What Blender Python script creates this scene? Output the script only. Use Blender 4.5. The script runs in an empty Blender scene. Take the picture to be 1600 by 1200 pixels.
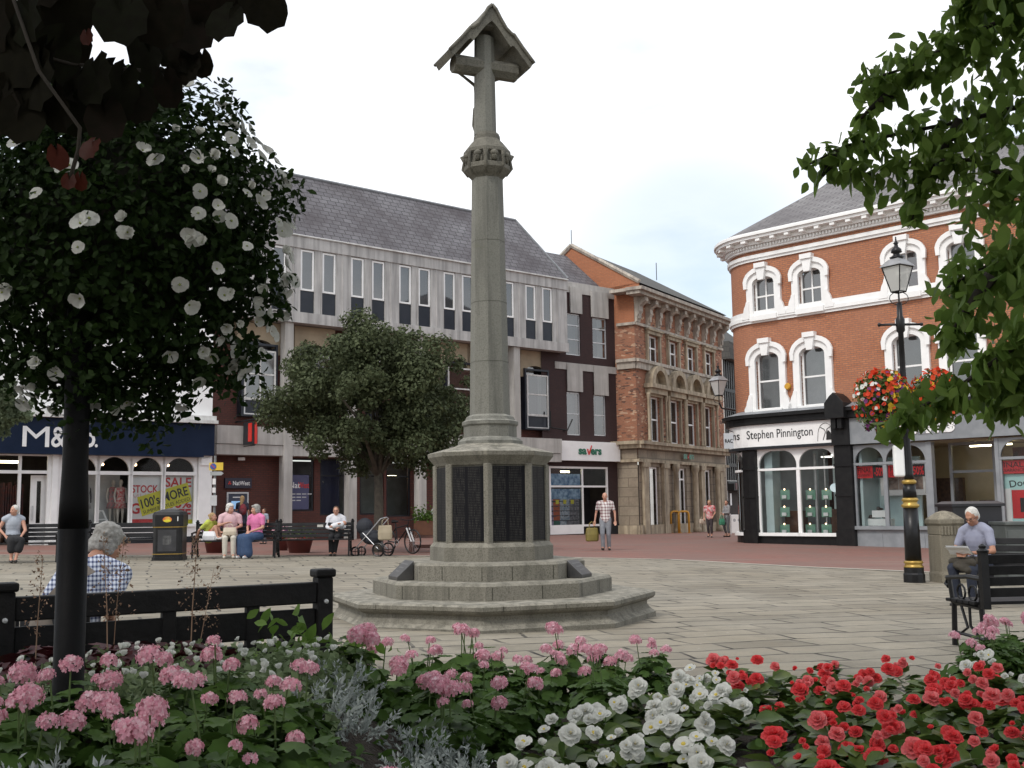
import bpy, math, random
import numpy as np
from mathutils import Vector, Matrix
R_ = math.radians
rnd = random.Random(7)
scene = bpy.context.scene

# ------------------------------------------------------------------ camera, sky, sun, exposure
FPX, PITCH, ROLL, EYE = 1700.0, math.atan(195/1700.0), 0.0138, 1.27
CAM = np.array([0.0, 0.0, EYE])
_f = np.array([0, math.cos(PITCH), math.sin(PITCH)])
_u0 = np.array([0, -math.sin(PITCH), math.cos(PITCH)])
_r0 = np.array([1.0, 0, 0])
_r = _r0*math.cos(ROLL) - _u0*math.sin(ROLL)
_u = _u0*math.cos(ROLL) + _r0*math.sin(ROLL)
cd = bpy.data.cameras.new('camera')
cam = bpy.data.objects.new('camera', cd)
scene.collection.objects.link(cam)
cd.sensor_width = 36.0
cd.lens = FPX/1600*36
cd.clip_start = 0.05
cd.clip_end = 2000
M = Matrix.Identity(4)
for i in range(3):
    M[i][0] = _r[i]; M[i][1] = _u[i]; M[i][2] = -_f[i]; M[i][3] = CAM[i]
cam.matrix_world = M
scene.camera = cam

world = bpy.data.worlds.new('World')
scene.world = world
world.use_nodes = True
nt = world.node_tree
for n in list(nt.nodes): nt.nodes.remove(n)
SUN_EL, SUN_AZ = R_(48), R_(-140)          # azimuth measured from +Y towards +X
def wn(t, **k):
    n = nt.nodes.new(t)
    for a, b in k.items(): setattr(n, a, b)
    return n
sky = wn('ShaderNodeTexSky', sky_type='NISHITA', sun_disc=False, sun_elevation=SUN_EL, sun_rotation=SUN_AZ)
sky.air_density = 1.2; sky.dust_density = 2.0
bg1 = wn('ShaderNodeBackground'); bg1.inputs[1].default_value = 0.15
bg2 = wn('ShaderNodeBackground'); bg2.inputs[1].default_value = 1.18
bg2.inputs[0].default_value = (0.96, 0.975, 1.0, 1)
tc = wn('ShaderNodeTexCoord')
mp = wn('ShaderNodeMapping'); mp.inputs['Scale'].default_value = (1, 1, 2.6)
nz = wn('ShaderNodeTexNoise'); nz.inputs['Scale'].default_value = 2.3; nz.inputs['Detail'].default_value = 7; nz.inputs['Roughness'].default_value = 0.5
cr = wn('ShaderNodeValToRGB'); cr.color_ramp.elements[0].position = 0.40; cr.color_ramp.elements[1].position = 0.56
cr.color_ramp.elements[0].color = (0.45, 0.45, 0.45, 1)
mx = wn('ShaderNodeMixShader'); out = wn('ShaderNodeOutputWorld')
L = nt.links.new
L(tc.outputs['Generated'], mp.inputs['Vector']); L(mp.outputs['Vector'], nz.inputs['Vector'])
L(nz.outputs['Fac'], cr.inputs['Fac'])
# a thinner, bluer part of the cloud low over the side street
nrm = wn('ShaderNodeVectorMath', operation='NORMALIZE'); dp = wn('ShaderNodeVectorMath', operation='DOT_PRODUCT'); dp.inputs[1].default_value = (0.166, 0.968, 0.187)
mr = wn('ShaderNodeMapRange', interpolation_type='SMOOTHSTEP'); mr.inputs[1].default_value = .982; mr.inputs[2].default_value = 1.0; mr.inputs[4].default_value = .95
ml_ = wn('ShaderNodeMath', operation='MULTIPLY'); sb = wn('ShaderNodeMath', operation='SUBTRACT', use_clamp=True)
L(tc.outputs['Generated'], nrm.inputs[0]); L(nrm.outputs[0], dp.inputs[0]); L(dp.outputs['Value'], mr.inputs[0]); L(mr.outputs[0], ml_.inputs[0]); L(nz.outputs['Fac'], ml_.inputs[1]); L(cr.outputs['Color'], sb.inputs[0]); L(ml_.outputs[0], sb.inputs[1]); L(sb.outputs[0], mx.inputs[0])
L(sky.outputs['Color'], bg1.inputs[0]); L(bg1.outputs[0], mx.inputs[1]); L(bg2.outputs[0], mx.inputs[2]); L(mx.outputs[0], out.inputs[0])

sd = bpy.data.lights.new('sun', 'SUN'); sd.energy = 1.5; sd.angle = R_(14); sd.color = (1.0, 0.965, 0.91)
so = bpy.data.objects.new('sun', sd); scene.collection.objects.link(so)
sv = Vector((math.sin(SUN_AZ)*math.cos(SUN_EL), math.cos(SUN_AZ)*math.cos(SUN_EL), math.sin(SUN_EL)))
so.rotation_euler = sv.to_track_quat('Z', 'Y').to_euler()
vs = scene.view_settings
vs.view_transform = 'Standard'; vs.look = 'None'; vs.exposure = 0.22; vs.gamma = 1.0; vs.use_curve_mapping = False

# ------------------------------------------------------------------ measuring helpers
TILT = -0.016                                # the square falls gently to the right
def gz(x): return TILT*x
def ray(px, py): return _f*FPX + _r*(px-800) + _u*(600-py)
def G(px, py, h=0.0):                        # point at height h above the paving seen at a pixel
    d = ray(px, py); t = -(EYE-h)/(d[2]-TILT*d[0]); return CAM+t*d
def AT(px, py, y):                           # point seen at a pixel at depth y
    d = ray(px, py); return CAM + d*(y/d[1])
def PX(p):
    v = np.asarray(p, float)-CAM; w = v@_f
    return 800+FPX*(v@_r)/w, 600-FPX*(v@_u)/w
def HD(px, py):
    d = ray(px, py)[:2]; return d/np.linalg.norm(d)

# ------------------------------------------------------------------ materials
MATS = {}
def newmat(name):
    m = bpy.data.materials.new(name); m.use_nodes = True
    t = m.node_tree; b = t.nodes['Principled BSDF']; MATS[name] = m
    return m, t, b
def N(t, typ, **k):
    n = t.nodes.new(typ)
    for a, b in k.items(): setattr(n, a, b)
    return n
def rgb(c): return (c[0], c[1], c[2], 1)
def mixc(t, fac, a, b, mode='MIX'):
    n = N(t, 'ShaderNodeMix', data_type='RGBA', blend_type=mode)
    for i, v in ((0, fac), (6, a), (7, b)):
        if hasattr(v, 'is_linked') or hasattr(v, 'links'): t.links.new(v, n.inputs[i])
        elif i == 0: n.inputs[0].default_value = v
        else: n.inputs[i].default_value = rgb(v)
    return n.outputs[2]
def noise(t, vec, scale, detail=4, rough=0.55, lo=0.35, hi=0.65):
    n = N(t, 'ShaderNodeTexNoise'); n.inputs['Scale'].default_value = scale; n.inputs['Detail'].default_value = detail; n.inputs['Roughness'].default_value = rough
    if vec is not None: t.links.new(vec, n.inputs['Vector'])
    r = N(t, 'ShaderNodeMapRange'); r.inputs[1].default_value = lo; r.inputs[2].default_value = hi
    t.links.new(n.outputs['Fac'], r.inputs[0]); return r.outputs[0]
def bump(t, b, h, strength=0.3, dist=0.02):
    n = N(t, 'ShaderNodeBump'); n.inputs['Strength'].default_value = strength; n.inputs['Distance'].default_value = dist
    t.links.new(h, n.inputs['Height']); t.links.new(n.outputs[0], b.inputs['Normal'])
def coords(t, kind='Object', scale=None):
    c = N(t, 'ShaderNodeTexCoord')
    if scale is None: return c.outputs[kind]
    m = N(t, 'ShaderNodeMapping'); m.inputs['Scale'].default_value = scale
    t.links.new(c.outputs[kind], m.inputs[0]); return m.outputs[0]
def mat(name, c1, c2=None, scale=6, rough=0.7, bmp=0.0, metal=0.0, streak=None, kind='Object', spec=0.5, bdist=0.01):
    if name in MATS: return MATS[name]
    m, t, b = newmat(name)
    b.inputs['Roughness'].default_value = rough; b.inputs['Metallic'].default_value = metal
    b.inputs['Specular IOR Level'].default_value = spec
    v = coords(t, kind)
    if c2 is None: c2 = tuple(x*0.82 for x in c1)
    col = mixc(t, noise(t, v, scale), c1, c2)
    if streak:
        col = mixc(t, noise(t, coords(t, kind, (3.0, 3.0, 0.25) if kind == 'Object' else (3.0, .25, 1)), 1.3, 5, 0.6, 0.42, 0.72), col, streak)
    t.links.new(col, b.inputs['Base Color'])
    if bmp: bump(t, b, noise(t, v, scale*5, 6), bmp, bdist)
    return m
def brickmat(name, c1, c2, mortar, bw=0.225, bh=0.075, ms=0.01, grime=None, glazed=None, gscale=.35):
    m, t, b = newmat(name)
    v = coords(t, 'UV')
    br = N(t, 'ShaderNodeTexBrick'); br.inputs['Scale'].default_value = 1
    br.inputs['Brick Width'].default_value = bw; br.inputs['Row Height'].default_value = bh
    br.inputs['Mortar Size'].default_value = ms; br.inputs['Mortar Smooth'].default_value = 0.3; br.inputs['Bias'].default_value = 0.0
    br.inputs['Color1'].default_value = rgb(c1); br.inputs['Color2'].default_value = rgb(c2); br.inputs['Mortar'].default_value = rgb(mortar)
    t.links.new(v, br.inputs['Vector'])
    col = br.outputs['Color']
    if glazed:                                # scattered dark and pale headers
        mpp = N(t, 'ShaderNodeMapping'); mpp.inputs['Scale'].default_value = (4.4, 13.3, 1); t.links.new(v, mpp.inputs[0])
        wv = N(t, 'ShaderNodeTexVoronoi'); wv.inputs['Scale'].default_value = 1.0; t.links.new(mpp.outputs[0], wv.inputs['Vector'])
        sp = N(t, 'ShaderNodeSeparateColor'); t.links.new(wv.outputs['Color'], sp.inputs[0])
        g = N(t, 'ShaderNodeMath', operation='GREATER_THAN'); g.inputs[1].default_value = 0.86; t.links.new(sp.outputs[0], g.inputs[0])
        col = mixc(t, g.outputs[0], col, glazed[0])
        g2 = N(t, 'ShaderNodeMath', operation='GREATER_THAN'); g2.inputs[1].default_value = 0.88; t.links.new(sp.outputs[1], g2.inputs[0])
        col = mixc(t, g2.outputs[0], col, glazed[1])
    big = noise(t, v, gscale, 6, 0.6, 0.3, 0.75)
    col = mixc(t, big, col, grime or tuple(x*0.6 for x in c1))
    sm = noise(t, v, 9, 3, 0.6, 0.3, 0.7)
    col2 = mixc(t, 0.35, col, mixc(t, sm, (0.5, 0.5, 0.5), (1, 1, 1)), 'MULTIPLY')
    t.links.new(col2, b.inputs['Base Color']); b.inputs['Roughness'].default_value = 0.85
    bump(t, b, br.outputs['Fac'], -0.4, 0.01)
    return m
def glassmat(name, tint=(0.9, 0.95, 0.95), refl=0.10, clear=0.85, back=(0.05, 0.055, 0.06), ior=1.45):
    m, t, b = newmat(name); t.nodes.remove(b)
    o = t.nodes['Material Output']
    tr = N(t, 'ShaderNodeBsdfTransparent'); tr.inputs[0].default_value = rgb(tint)
    df = N(t, 'ShaderNodeBsdfDiffuse'); df.inputs[0].default_value = rgb(back)
    m1 = N(t, 'ShaderNodeMixShader'); m1.inputs[0].default_value = clear
    t.links.new(df.outputs[0], m1.inputs[1]); t.links.new(tr.outputs[0], m1.inputs[2])
    gl = N(t, 'ShaderNodeBsdfGlossy'); gl.inputs['Roughness'].default_value = 0.03
    fr = N(t, 'ShaderNodeFresnel'); fr.inputs[0].default_value = ior
    ad = N(t, 'ShaderNodeMath', operation='ADD'); ad.inputs[1].default_value = refl; t.links.new(fr.outputs[0], ad.inputs[0])
    m2 = N(t, 'ShaderNodeMixShader'); t.links.new(ad.outputs[0], m2.inputs[0])
    t.links.new(m1.outputs[0], m2.inputs[1]); t.links.new(gl.outputs[0], m2.inputs[2]); t.links.new(m2.outputs[0], o.inputs[0])
    return m
def emis(name, c, s):
    m, t, b = newmat(name); b.inputs['Emission Color'].default_value = rgb(c); b.inputs['Emission Strength'].default_value = s
    b.inputs['Base Color'].default_value = rgb(c)
    v = coords(t); t.links.new(mixc(t, noise(t, v, 3), c, tuple(x*.9 for x in c)), b.inputs['Base Color'])
    return m
def leafmat(name, c1, c2, rough=0.5, trans=0.25, kind='Object', scale=3.0):
    m, t, b = newmat(name)
    g = N(t, 'ShaderNodeNewGeometry')
    col = mixc(t, g.outputs['Random Per Island'], c1, c2)
    col = mixc(t, noise(t, coords(t), scale, 2, .5, .3, .7), col, tuple((a+b_)*.34 for a, b_ in zip(c1, c2)))
    t.links.new(col, b.inputs['Base Color']); b.inputs['Roughness'].default_value = rough
    b.inputs['Specular IOR Level'].default_value = 0.14
    if trans:
        o = t.nodes['Material Output']; tl = N(t, 'ShaderNodeBsdfTranslucent'); t.links.new(col, tl.inputs[0])
        mm = N(t, 'ShaderNodeMixShader'); mm.inputs[0].default_value = trans
        t.links.new(b.outputs[0], mm.inputs[1]); t.links.new(tl.outputs[0], mm.inputs[2]); t.links.new(mm.outputs[0], o.inputs[0])
    return m

# ------------------------------------------------------------------ mesh builder
def link(o, parent=None):
    scene.collection.objects.link(o)
    if parent is not None: o.parent = parent
    return o
def tag(o, label=None, cat=None, group=None, kind=None):
    if label: o['label'] = label
    if cat: o['category'] = cat
    if group: o['group'] = group
    if kind: o['kind'] = kind
    return o
def empty(name, loc=(0, 0, 0), rz=0.0, label=None, cat=None, group=None):
    o = bpy.data.objects.new(name, None); o.location = tuple(map(float, loc)); o.rotation_euler = (0, 0, rz)
    link(o); tag(o, label, cat, group); return o
def copy_tree(o, parent=None):
    c = o.copy(); link(c, parent)
    for ch in list(o.children): copy_tree(ch, c)
    return c

class MB:
    def __init__(s): s.v = []; s.f = []; s.m = []; s.uv = {}
    def add(s, vs, fs, mi=0):
        k = len(s.v); s.v.extend([tuple(map(float, v)) for v in vs])
        for f in fs: s.f.append(tuple(k+i for i in f)); s.m.append(mi)
        return k
    def quad(s, a, b, c, d, uv=None, mi=0):
        s.add([a, b, c, d], [(0, 1, 2, 3)], mi)
        if uv: s.uv[len(s.f)-1] = uv
    def box(s, x0, x1, y0, y1, z0, z1, mi=0):
        if x0 > x1: x0, x1 = x1, x0
        if y0 > y1: y0, y1 = y1, y0
        if z0 > z1: z0, z1 = z1, z0
        v = [(x0,y0,z0),(x1,y0,z0),(x1,y1,z0),(x0,y1,z0),(x0,y0,z1),(x1,y0,z1),(x1,y1,z1),(x0,y1,z1)]
        s.add(v, [(0,3,2,1),(4,5,6,7),(0,1,5,4),(1,2,6,5),(2,3,7,6),(3,0,4,7)], mi)
    def loft(s, rings, closed=True, cap=True, mi=0):
        n = len(rings[0]); k = len(s.v)
        for r in rings: s.v.extend([tuple(map(float, p)) for p in r])
        for i in range(len(rings)-1):
            for j in range(n if closed else n-1):
                a = k+i*n+j; b = k+i*n+(j+1) % n
                s.f.append((a, b, b+n, a+n)); s.m.append(mi)
        if cap:
            s.f.append(tuple(k+j for j in range(n))[::-1]); s.m.append(mi)
            s.f.append(tuple(k+(len(rings)-1)*n+j for j in range(n))); s.m.append(mi)
    def lathe(s, prof, c=(0, 0, 0), n=16, rot=0.0, mi=0, sy=1.0):
        s.loft([[(c[0]+r*math.cos(rot+2*math.pi*j/n), c[1]+sy*r*math.sin(rot+2*math.pi*j/n), c[2]+z) for j in range(n)] for r, z in prof], mi=mi)
    def tube(s, pts, r, n=8, mi=0, cap=True):
        pts = [Vector(tuple(map(float, p))) for p in pts]
        if not hasattr(r, '__len__'): r = [r]*len(pts)
        rings = []; ref = None
        for i, p in enumerate(pts):
            d = (pts[min(i+1, len(pts)-1)]-pts[max(i-1, 0)])
            d = d.normalized() if d.length > 1e-9 else Vector((0, 0, 1))
            if ref is None: ref = Vector((0, 0, 1)) if abs(d.z) < .9 else Vector((1, 0, 0))
            a = d.cross(ref).normalized(); b = a.cross(d).normalized(); ref = b
            rings.append([p+(a*math.cos(2*math.pi*j/n)+b*math.sin(2*math.pi*j/n))*r[i] for j in range(n)])
        s.loft(rings, cap=cap, mi=mi)
    def ell(s, c, r, nu=14, nv=9, M3=None, mi=0):
        rings = []
        for i in range(nv+1):
            t = math.pi*(i/nv); t = min(max(t, .06), math.pi-.06)
            ring = []
            for j in range(nu):
                a = 2*math.pi*j/nu; p = Vector((r[0]*math.sin(t)*math.cos(a), r[1]*math.sin(t)*math.sin(a), -r[2]*math.cos(t)))
                if M3: p = M3 @ p
                ring.append((c[0]+p.x, c[1]+p.y, c[2]+p.z))
            rings.append(ring)
        s.loft(rings, mi=mi)
    def cap2(s, a, b, ra, rb, n=12):          # tapered capsule
        a = Vector(tuple(map(float, a))); b = Vector(tuple(map(float, b))); d = (b-a)
        L_ = d.length; d = d.normalized() if L_ > 1e-6 else Vector((0, 0, 1))
        pts = []; rr = []
        for t in (-.98, -.8, -.5, 0): pts.append(a+d*ra*t); rr.append(ra*math.sqrt(1-t*t))
        for t in (0, .5, .8, .98): pts.append(b+d*rb*t); rr.append(rb*math.sqrt(1-t*t))
        s.tube(pts, rr, n)
    def build(s, name, mats, parent=None, smooth=False, label=None):
        me = bpy.data.meshes.new(name); me.from_pydata(s.v, [], s.f)
        if not isinstance(mats, (list, tuple)): mats = [mats]
        for m in mats: me.materials.append(m)
        if any(s.m): me.polygons.foreach_set('material_index', s.m)
        if s.uv:
            uvl = me.uv_layers.new(name='UVMap')
            for fi, uv in s.uv.items():
                for li, c in zip(me.polygons[fi].loop_indices, uv): uvl.data[li].uv = c
        if smooth: me.polygons.foreach_set('use_smooth', [True]*len(s.f))
        me.validate()
        o = bpy.data.objects.new(name, me); link(o, parent)
        if label: o['label'] = label
        return o

def bevel(o, w=0.01, seg=2):
    m = o.modifiers.new('bevel', 'BEVEL'); m.width = w; m.segments = seg; m.limit_method = 'ANGLE'; m.angle_limit = R_(40); return o

# facade frames: s runs along the front to the right, z up, o outwards
class Fac:
    def __init__(s, O, u, R=None, st=None):
        s.O = np.array(O[:2], float); s.u = np.array(u[:2], float); s.u /= np.linalg.norm(s.u)
        s.n = np.array([s.u[1], -s.u[0]]); s.R = R; s.st = st
        if R: s.C = s.O+s.u*st-s.n*R
    def P(s, S, z, o=0.0):
        if s.R and S < s.st:
            a = (s.st-S)/s.R; q = s.C+(s.n*math.cos(a)-s.u*math.sin(a))*(s.R+o)
        else: q = s.O+s.u*S+s.n*o
        return (q[0], q[1], z)
    def hit(s, px, py, o=0.0):
        d = ray(px, py); P0 = s.O+s.n*o
        t = s.n@(P0-CAM[:2])/(s.n@d[:2]); q = CAM+t*d; S = (q[:2]-P0)@s.u
        if s.R and S < s.st:
            A = d[:2]@d[:2]; w = CAM[:2]-s.C; B = 2*w@d[:2]; Cc = w@w-(s.R+o)**2; D = max(B*B-4*A*Cc, 0)
            t = (-B-math.sqrt(D))/(2*A); q = CAM+t*d; v = (q[:2]-s.C); a = math.atan2(-(v@s.u), v@s.n); S = s.st-a*s.R
        return S, q[2]
    def cuts(s, a, b, step=0.3):
        if s.R and a < s.st:
            e = min(b, s.st); k = max(1, int(math.ceil((e-a)/step))); c = [a+(e-a)*i/k for i in range(k+1)]
            if b > s.st: c.append(b)
            return c
        return [a, b]
def fbox(mb, F, s0, s1, z0, z1, o0, o1, mi=0):
    if s0 > s1: s0, s1 = s1, s0
    if z0 > z1: z0, z1 = z1, z0
    if o0 > o1: o0, o1 = o1, o0
    c = F.cuts(s0, s1)
    for i in range(len(c)-1):
        a, b = c[i], c[i+1]; P = F.P
        mb.quad(P(a,z0,o1), P(b,z0,o1), P(b,z1,o1), P(a,z1,o1), [(a,z0),(b,z0),(b,z1),(a,z1)], mi)
        mb.quad(P(b,z0,o0), P(a,z0,o0), P(a,z1,o0), P(b,z1,o0), [(b,z0),(a,z0),(a,z1),(b,z1)], mi)
        mb.quad(P(a,z1,o1), P(b,z1,o1), P(b,z1,o0), P(a,z1,o0), [(a,z1),(b,z1),(b,z1-o0),(a,z1-o0)], mi)
        mb.quad(P(a,z0,o0), P(b,z0,o0), P(b,z0,o1), P(a,z0,o1), [(a,z0),(b,z0),(b,z0+.1),(a,z0+.1)], mi)
    mb.quad(F.P(s0,z0,o0), F.P(s0,z0,o1), F.P(s0,z1,o1), F.P(s0,z1,o0), [(o0,z0),(o1,z0),(o1,z1),(o0,z1)], mi)
    mb.quad(F.P(s1,z0,o1), F.P(s1,z0,o0), F.P(s1,z1,o0), F.P(s1,z1,o1), [(o1,z0),(o0,z0),(o0,z1),(o1,z1)], mi)
def fpoly(mb, F, pts, o0, o1, mi=0):
    n = len(pts); k = mb.add([F.P(a, b, o1) for a, b in pts]+[F.P(a, b, o0) for a, b in pts], [tuple(range(n)), tuple(range(2*n-1, n-1, -1))]+[(i, i+n, (i+1) % n+n, (i+1) % n) for i in range(n)], mi)
def fwall(mb, F, s0, s1, z0, z1, ops, o=0.0, depth=0.22, mi=0):
    ss = set(F.cuts(s0, s1)); zs = {z0, z1}
    for a, b, c, d in ops: ss |= {a, b}; zs |= {c, d}
    ss = sorted(x for x in ss if s0-1e-6 <= x <= s1+1e-6); zs = sorted(x for x in zs if z0-1e-6 <= x <= z1+1e-6)
    inside = lambda x, y: any(a < x < b and c < y < d for a, b, c, d in ops)
    for i in range(len(ss)-1):
        for j in range(len(zs)-1):
            a, b, c, d = ss[i], ss[i+1], zs[j], zs[j+1]
            if b-a < 1e-5 or d-c < 1e-5 or inside((a+b)/2, (c+d)/2): continue
            mb.quad(F.P(a,c,o), F.P(b,c,o), F.P(b,d,o), F.P(a,d,o), [(a,c),(b,c),(b,d),(a,d)], mi)
    for a, b, c, d in ops:
        q = o-depth
        mb.quad(F.P(a,c,q), F.P(a,c,o), F.P(a,d,o), F.P(a,d,q), [(0,c),(depth,c),(depth,d),(0,d)], mi)
        mb.quad(F.P(b,c,o), F.P(b,c,q), F.P(b,d,q), F.P(b,d,o), [(0,c),(depth,c),(depth,d),(0,d)], mi)
        mb.quad(F.P(a,d,o), F.P(b,d,o), F.P(b,d,q), F.P(a,d,q), [(a,0),(b,0),(b,depth),(a,depth)], mi)
        mb.quad(F.P(a,c,q), F.P(b,c,q), F.P(b,c,o), F.P(a,c,o), [(a,0),(b,0),(b,depth),(a,depth)], mi)
def body_shell(mb, F, s0, s1, z0, z1, o, back, mi=0):    # sides, back and top of a building volume
    P = F.P
    mb.quad(P(s0,z0,back), P(s0,z0,o), P(s0,z1,o), P(s0,z1,back), [(back,z0),(o,z0),(o,z1),(back,z1)], mi)
    mb.quad(P(s1,z0,o), P(s1,z0,back), P(s1,z1,back), P(s1,z1,o), [(o,z0),(back,z0),(back,z1),(o,z1)], mi)
    mb.quad(P(s1,z0,back), P(s0,z0,back), P(s0,z1,back), P(s1,z1,back), [(s1,z0),(s0,z0),(s0,z1),(s1,z1)], mi)
    mb.quad(P(s0,z1,o), P(s1,z1,o), P(s1,z1,back), P(s0,z1,back), [(s0,0),(s1,0),(s1,o-back),(s0,o-back)], mi)

# lettering: flat text turned into mesh, then laid on a facade
_tc = {}
def textmesh(txt, bold=0.0, ext=0.02, shear=0.0):
    key = (txt, bold, ext, shear)
    if key not in _tc:
        cu = bpy.data.curves.new('t', 'FONT'); cu.body = txt; cu.size = 1; cu.extrude = ext; cu.offset = bold; cu.shear = shear; cu.resolution_u = 3
        cu.align_x = 'CENTER'; cu.align_y = 'CENTER'
        o = bpy.data.objects.new('t', cu); scene.collection.objects.link(o)
        dg = bpy.context.evaluated_depsgraph_get(); me = bpy.data.meshes.new_from_object(o.evaluated_get(dg))
        vs = np.array([v.co[:] for v in me.vertices]); fs = [tuple(p.vertices) for p in me.polygons]
        mn, mxx = vs.min(0), vs.max(0); vs[:, :2] -= (mn[:2]+mxx[:2])/2
        bpy.data.objects.remove(o); bpy.data.curves.remove(cu); bpy.data.meshes.remove(me)
        _tc[key] = (vs, fs, (mxx-mn)[0], (mxx-mn)[1])
    return _tc[key]
def ftext(mb, F, txt, s, z, w, o, h=None, bold=0.0, rot=0.0, shear=0.0, mi=0, th=0.01):
    vs, fs, W, H = textmesh(txt, bold, 0.5, shear)
    kx = w/W; ky = kx if h is None else h/H; c, q = math.cos(rot), math.sin(rot)
    pts = []
    for x, y, zz in vs:
        a, b = x*kx, y*ky; pts.append(F.P(s+a*c-b*q, z+a*q+b*c, o+(zz+.5)*th))
    mb.add(pts, fs, mi)
def scatter(name, tv, tf, pos, rot, sc, m, parent=None, smooth=False):
    tv = np.asarray(tv, float); n = len(tv); k = len(pos)
    pos = np.asarray(pos, float); rot = np.asarray(rot, float); sc = np.asarray(sc, float)
    if sc.ndim == 1: sc = sc[:, None]
    vv = np.einsum('kij,knj->kni', rot, tv[None]*sc[:, None, :])+pos[:, None]
    me = bpy.data.meshes.new(name); nv = n*k
    me.vertices.add(nv); me.vertices.foreach_set('co', vv.reshape(-1))
    lens = [len(f) for f in tf]; tl = sum(lens); flat = np.concatenate([np.array(f) for f in tf])
    me.loops.add(tl*k); me.loops.foreach_set('vertex_index', (flat[None]+np.arange(k)[:, None]*n).reshape(-1).astype(np.int32))
    st = np.cumsum([0]+lens[:-1]); me.polygons.add(len(tf)*k)
    me.polygons.foreach_set('loop_start', (st[None]+np.arange(k)[:, None]*tl).reshape(-1).astype(np.int32))
    try: me.polygons.foreach_set('loop_total', np.tile(lens, k).astype(np.int32))
    except Exception: pass
    me.update(calc_edges=True)
    me.materials.append(m)
    if smooth: me.polygons.foreach_set('use_smooth', [True]*(len(tf)*k))
    o = bpy.data.objects.new(name, me); link(o, parent); return o
nr = np.random.default_rng(11)
def rots(n, tilt=1.0, up=None):
    """random rotations; z axis of the leaf leans from up by up to tilt*pi"""
    a = nr.uniform(0, 2*math.pi, n); t = nr.uniform(0, 1, n)*tilt*math.pi; b = nr.uniform(0, 2*math.pi, n)
    out = np.empty((n, 3, 3))
    ca, sa, ct, st, cb, sb = np.cos(a), np.sin(a), np.cos(t), np.sin(t), np.cos(b), np.sin(b)
    Z = np.zeros(n); O = np.ones(n)
    Ra = np.array([[ca, -sa, Z], [sa, ca, Z], [Z, Z, O]]).transpose(2, 0, 1)
    Rt = np.array([[O, Z, Z], [Z, ct, -st], [Z, st, ct]]).transpose(2, 0, 1)
    Rb = np.array([[cb, -sb, Z], [sb, cb, Z], [Z, Z, O]]).transpose(2, 0, 1)
    return Ra@Rt@Rb
def facing(dirs, jit=0.4):
    """rotations whose z axis follows dirs (with jitter)"""
    d = np.asarray(dirs, float)+nr.normal(0, jit, (len(dirs), 3)); d /= np.linalg.norm(d, axis=1)[:, None]
    r = nr.normal(0, 1, d.shape); x = np.cross(r, d); x /= np.linalg.norm(x, axis=1)[:, None]; y = np.cross(d, x)
    return np.stack([x, y, d], axis=2)
# leaf templates lie along +y with the tip at y=1
LEAF = [(0,0,0),(.2,.25,.05),(.27,.5,.04),(.16,.78,-.02),(0,1,-.1),(-.16,.78,-.02),(-.27,.5,.04),(-.2,.25,.05),(0,.35,-.03),(0,.7,-.06)]
LEAFF = [(0,1,8),(1,2,9,8),(2,3,9),(3,4,9),(4,5,9),(5,6,9),(6,7,8,9),(7,0,8)]
SLEAF = [(0,0,0),(.3,.5,.06),(0,1,-.05),(-.3,.5,.06)]
SLEAFF = [(0,1,2),(0,2,3)]
def roundleaf(n=10, scal=0.06, cup=0.12):
    v = [(0, 0, 0)]
    for i in range(n*2):
        a = 2*math.pi*i/(n*2)-math.pi/2; r = 1+(scal if i % 2 else -scal)
        if i == 0: r = 0.35
        v.append((r*math.cos(a), r*math.sin(a)+.0, cup*(1-.5*(i % 2))))
    return v, [(0, 1+i, 1+(i+1) % (n*2)) for i in range(n*2)]
# ------------------------------------------------------------------ shared materials
WHITE = mat('white_paint', (.86,.86,.85), (.80,.80,.79), 2.5, .45, .03)
WHITE2 = mat('aged_white_paint', (.72,.72,.70), (.55,.55,.53), 1.6, .55, .05, streak=(.42,.41,.39))
BLACK = mat('black_paint', (.008,.008,.009), (.014,.014,.014), 5, .42, .06, spec=.25)
DKGREY = mat('charcoal_paint', (.016,.018,.022), (.024,.026,.03), 4, .5, .05, spec=.25)
NAVY = mat('navy_fascia', (.006,.014,.036), (.009,.018,.044), 2, .5, spec=.15)
GREYP = mat('grey_paint', (.25,.265,.28), (.20,.215,.23), 3, .5)
CONC = mat('weathered_concrete', (.50,.49,.475), (.41,.40,.39), 1.1, .85, .25, streak=(.22,.215,.21))
CONC2 = mat('pale_concrete', (.48,.465,.44), (.40,.385,.36), 1.5, .85, .2, streak=(.30,.29,.27))
BUFF = mat('buff_concrete', (.36,.29,.20), (.30,.245,.17), 2, .85, .15)
SOFF = mat('dark_soffit', (.06,.05,.045), None, 3, .9)
SLATE = brickmat('grey_slate', (.17,.165,.18), (.23,.225,.24), (.05,.05,.052), .42, .27, .022, grime=(.065,.055,.06), gscale=.45)
SLATE2 = brickmat('dark_roof_tile', (.085,.082,.075), (.11,.105,.095), (.03,.03,.03), .35, .3, .014, grime=(.055,.055,.05))
SLATE3 = brickmat('pale_slate', (.22,.21,.21), (.31,.30,.30), (.06,.06,.06), .55, .26, .03, grime=(.10,.09,.095))
LEAD = mat('lead_sheet', (.24,.25,.27), (.17,.18,.19), 3, .5, .1)
BR_BANK = brickmat('red_brown_brick', (.17,.048,.033), (.11,.034,.026), (.05,.035,.03), grime=(.085,.03,.023), ms=.014)
BR_DARK = brickmat('dark_purple_brick', (.062,.028,.026), (.045,.022,.022), (.035,.026,.025), grime=(.035,.018,.018))
BR_RED = brickmat('bright_red_brick', (.57,.215,.09), (.42,.14,.058), (.20,.115,.085), grime=(.38,.17,.10), ms=.017)
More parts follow.
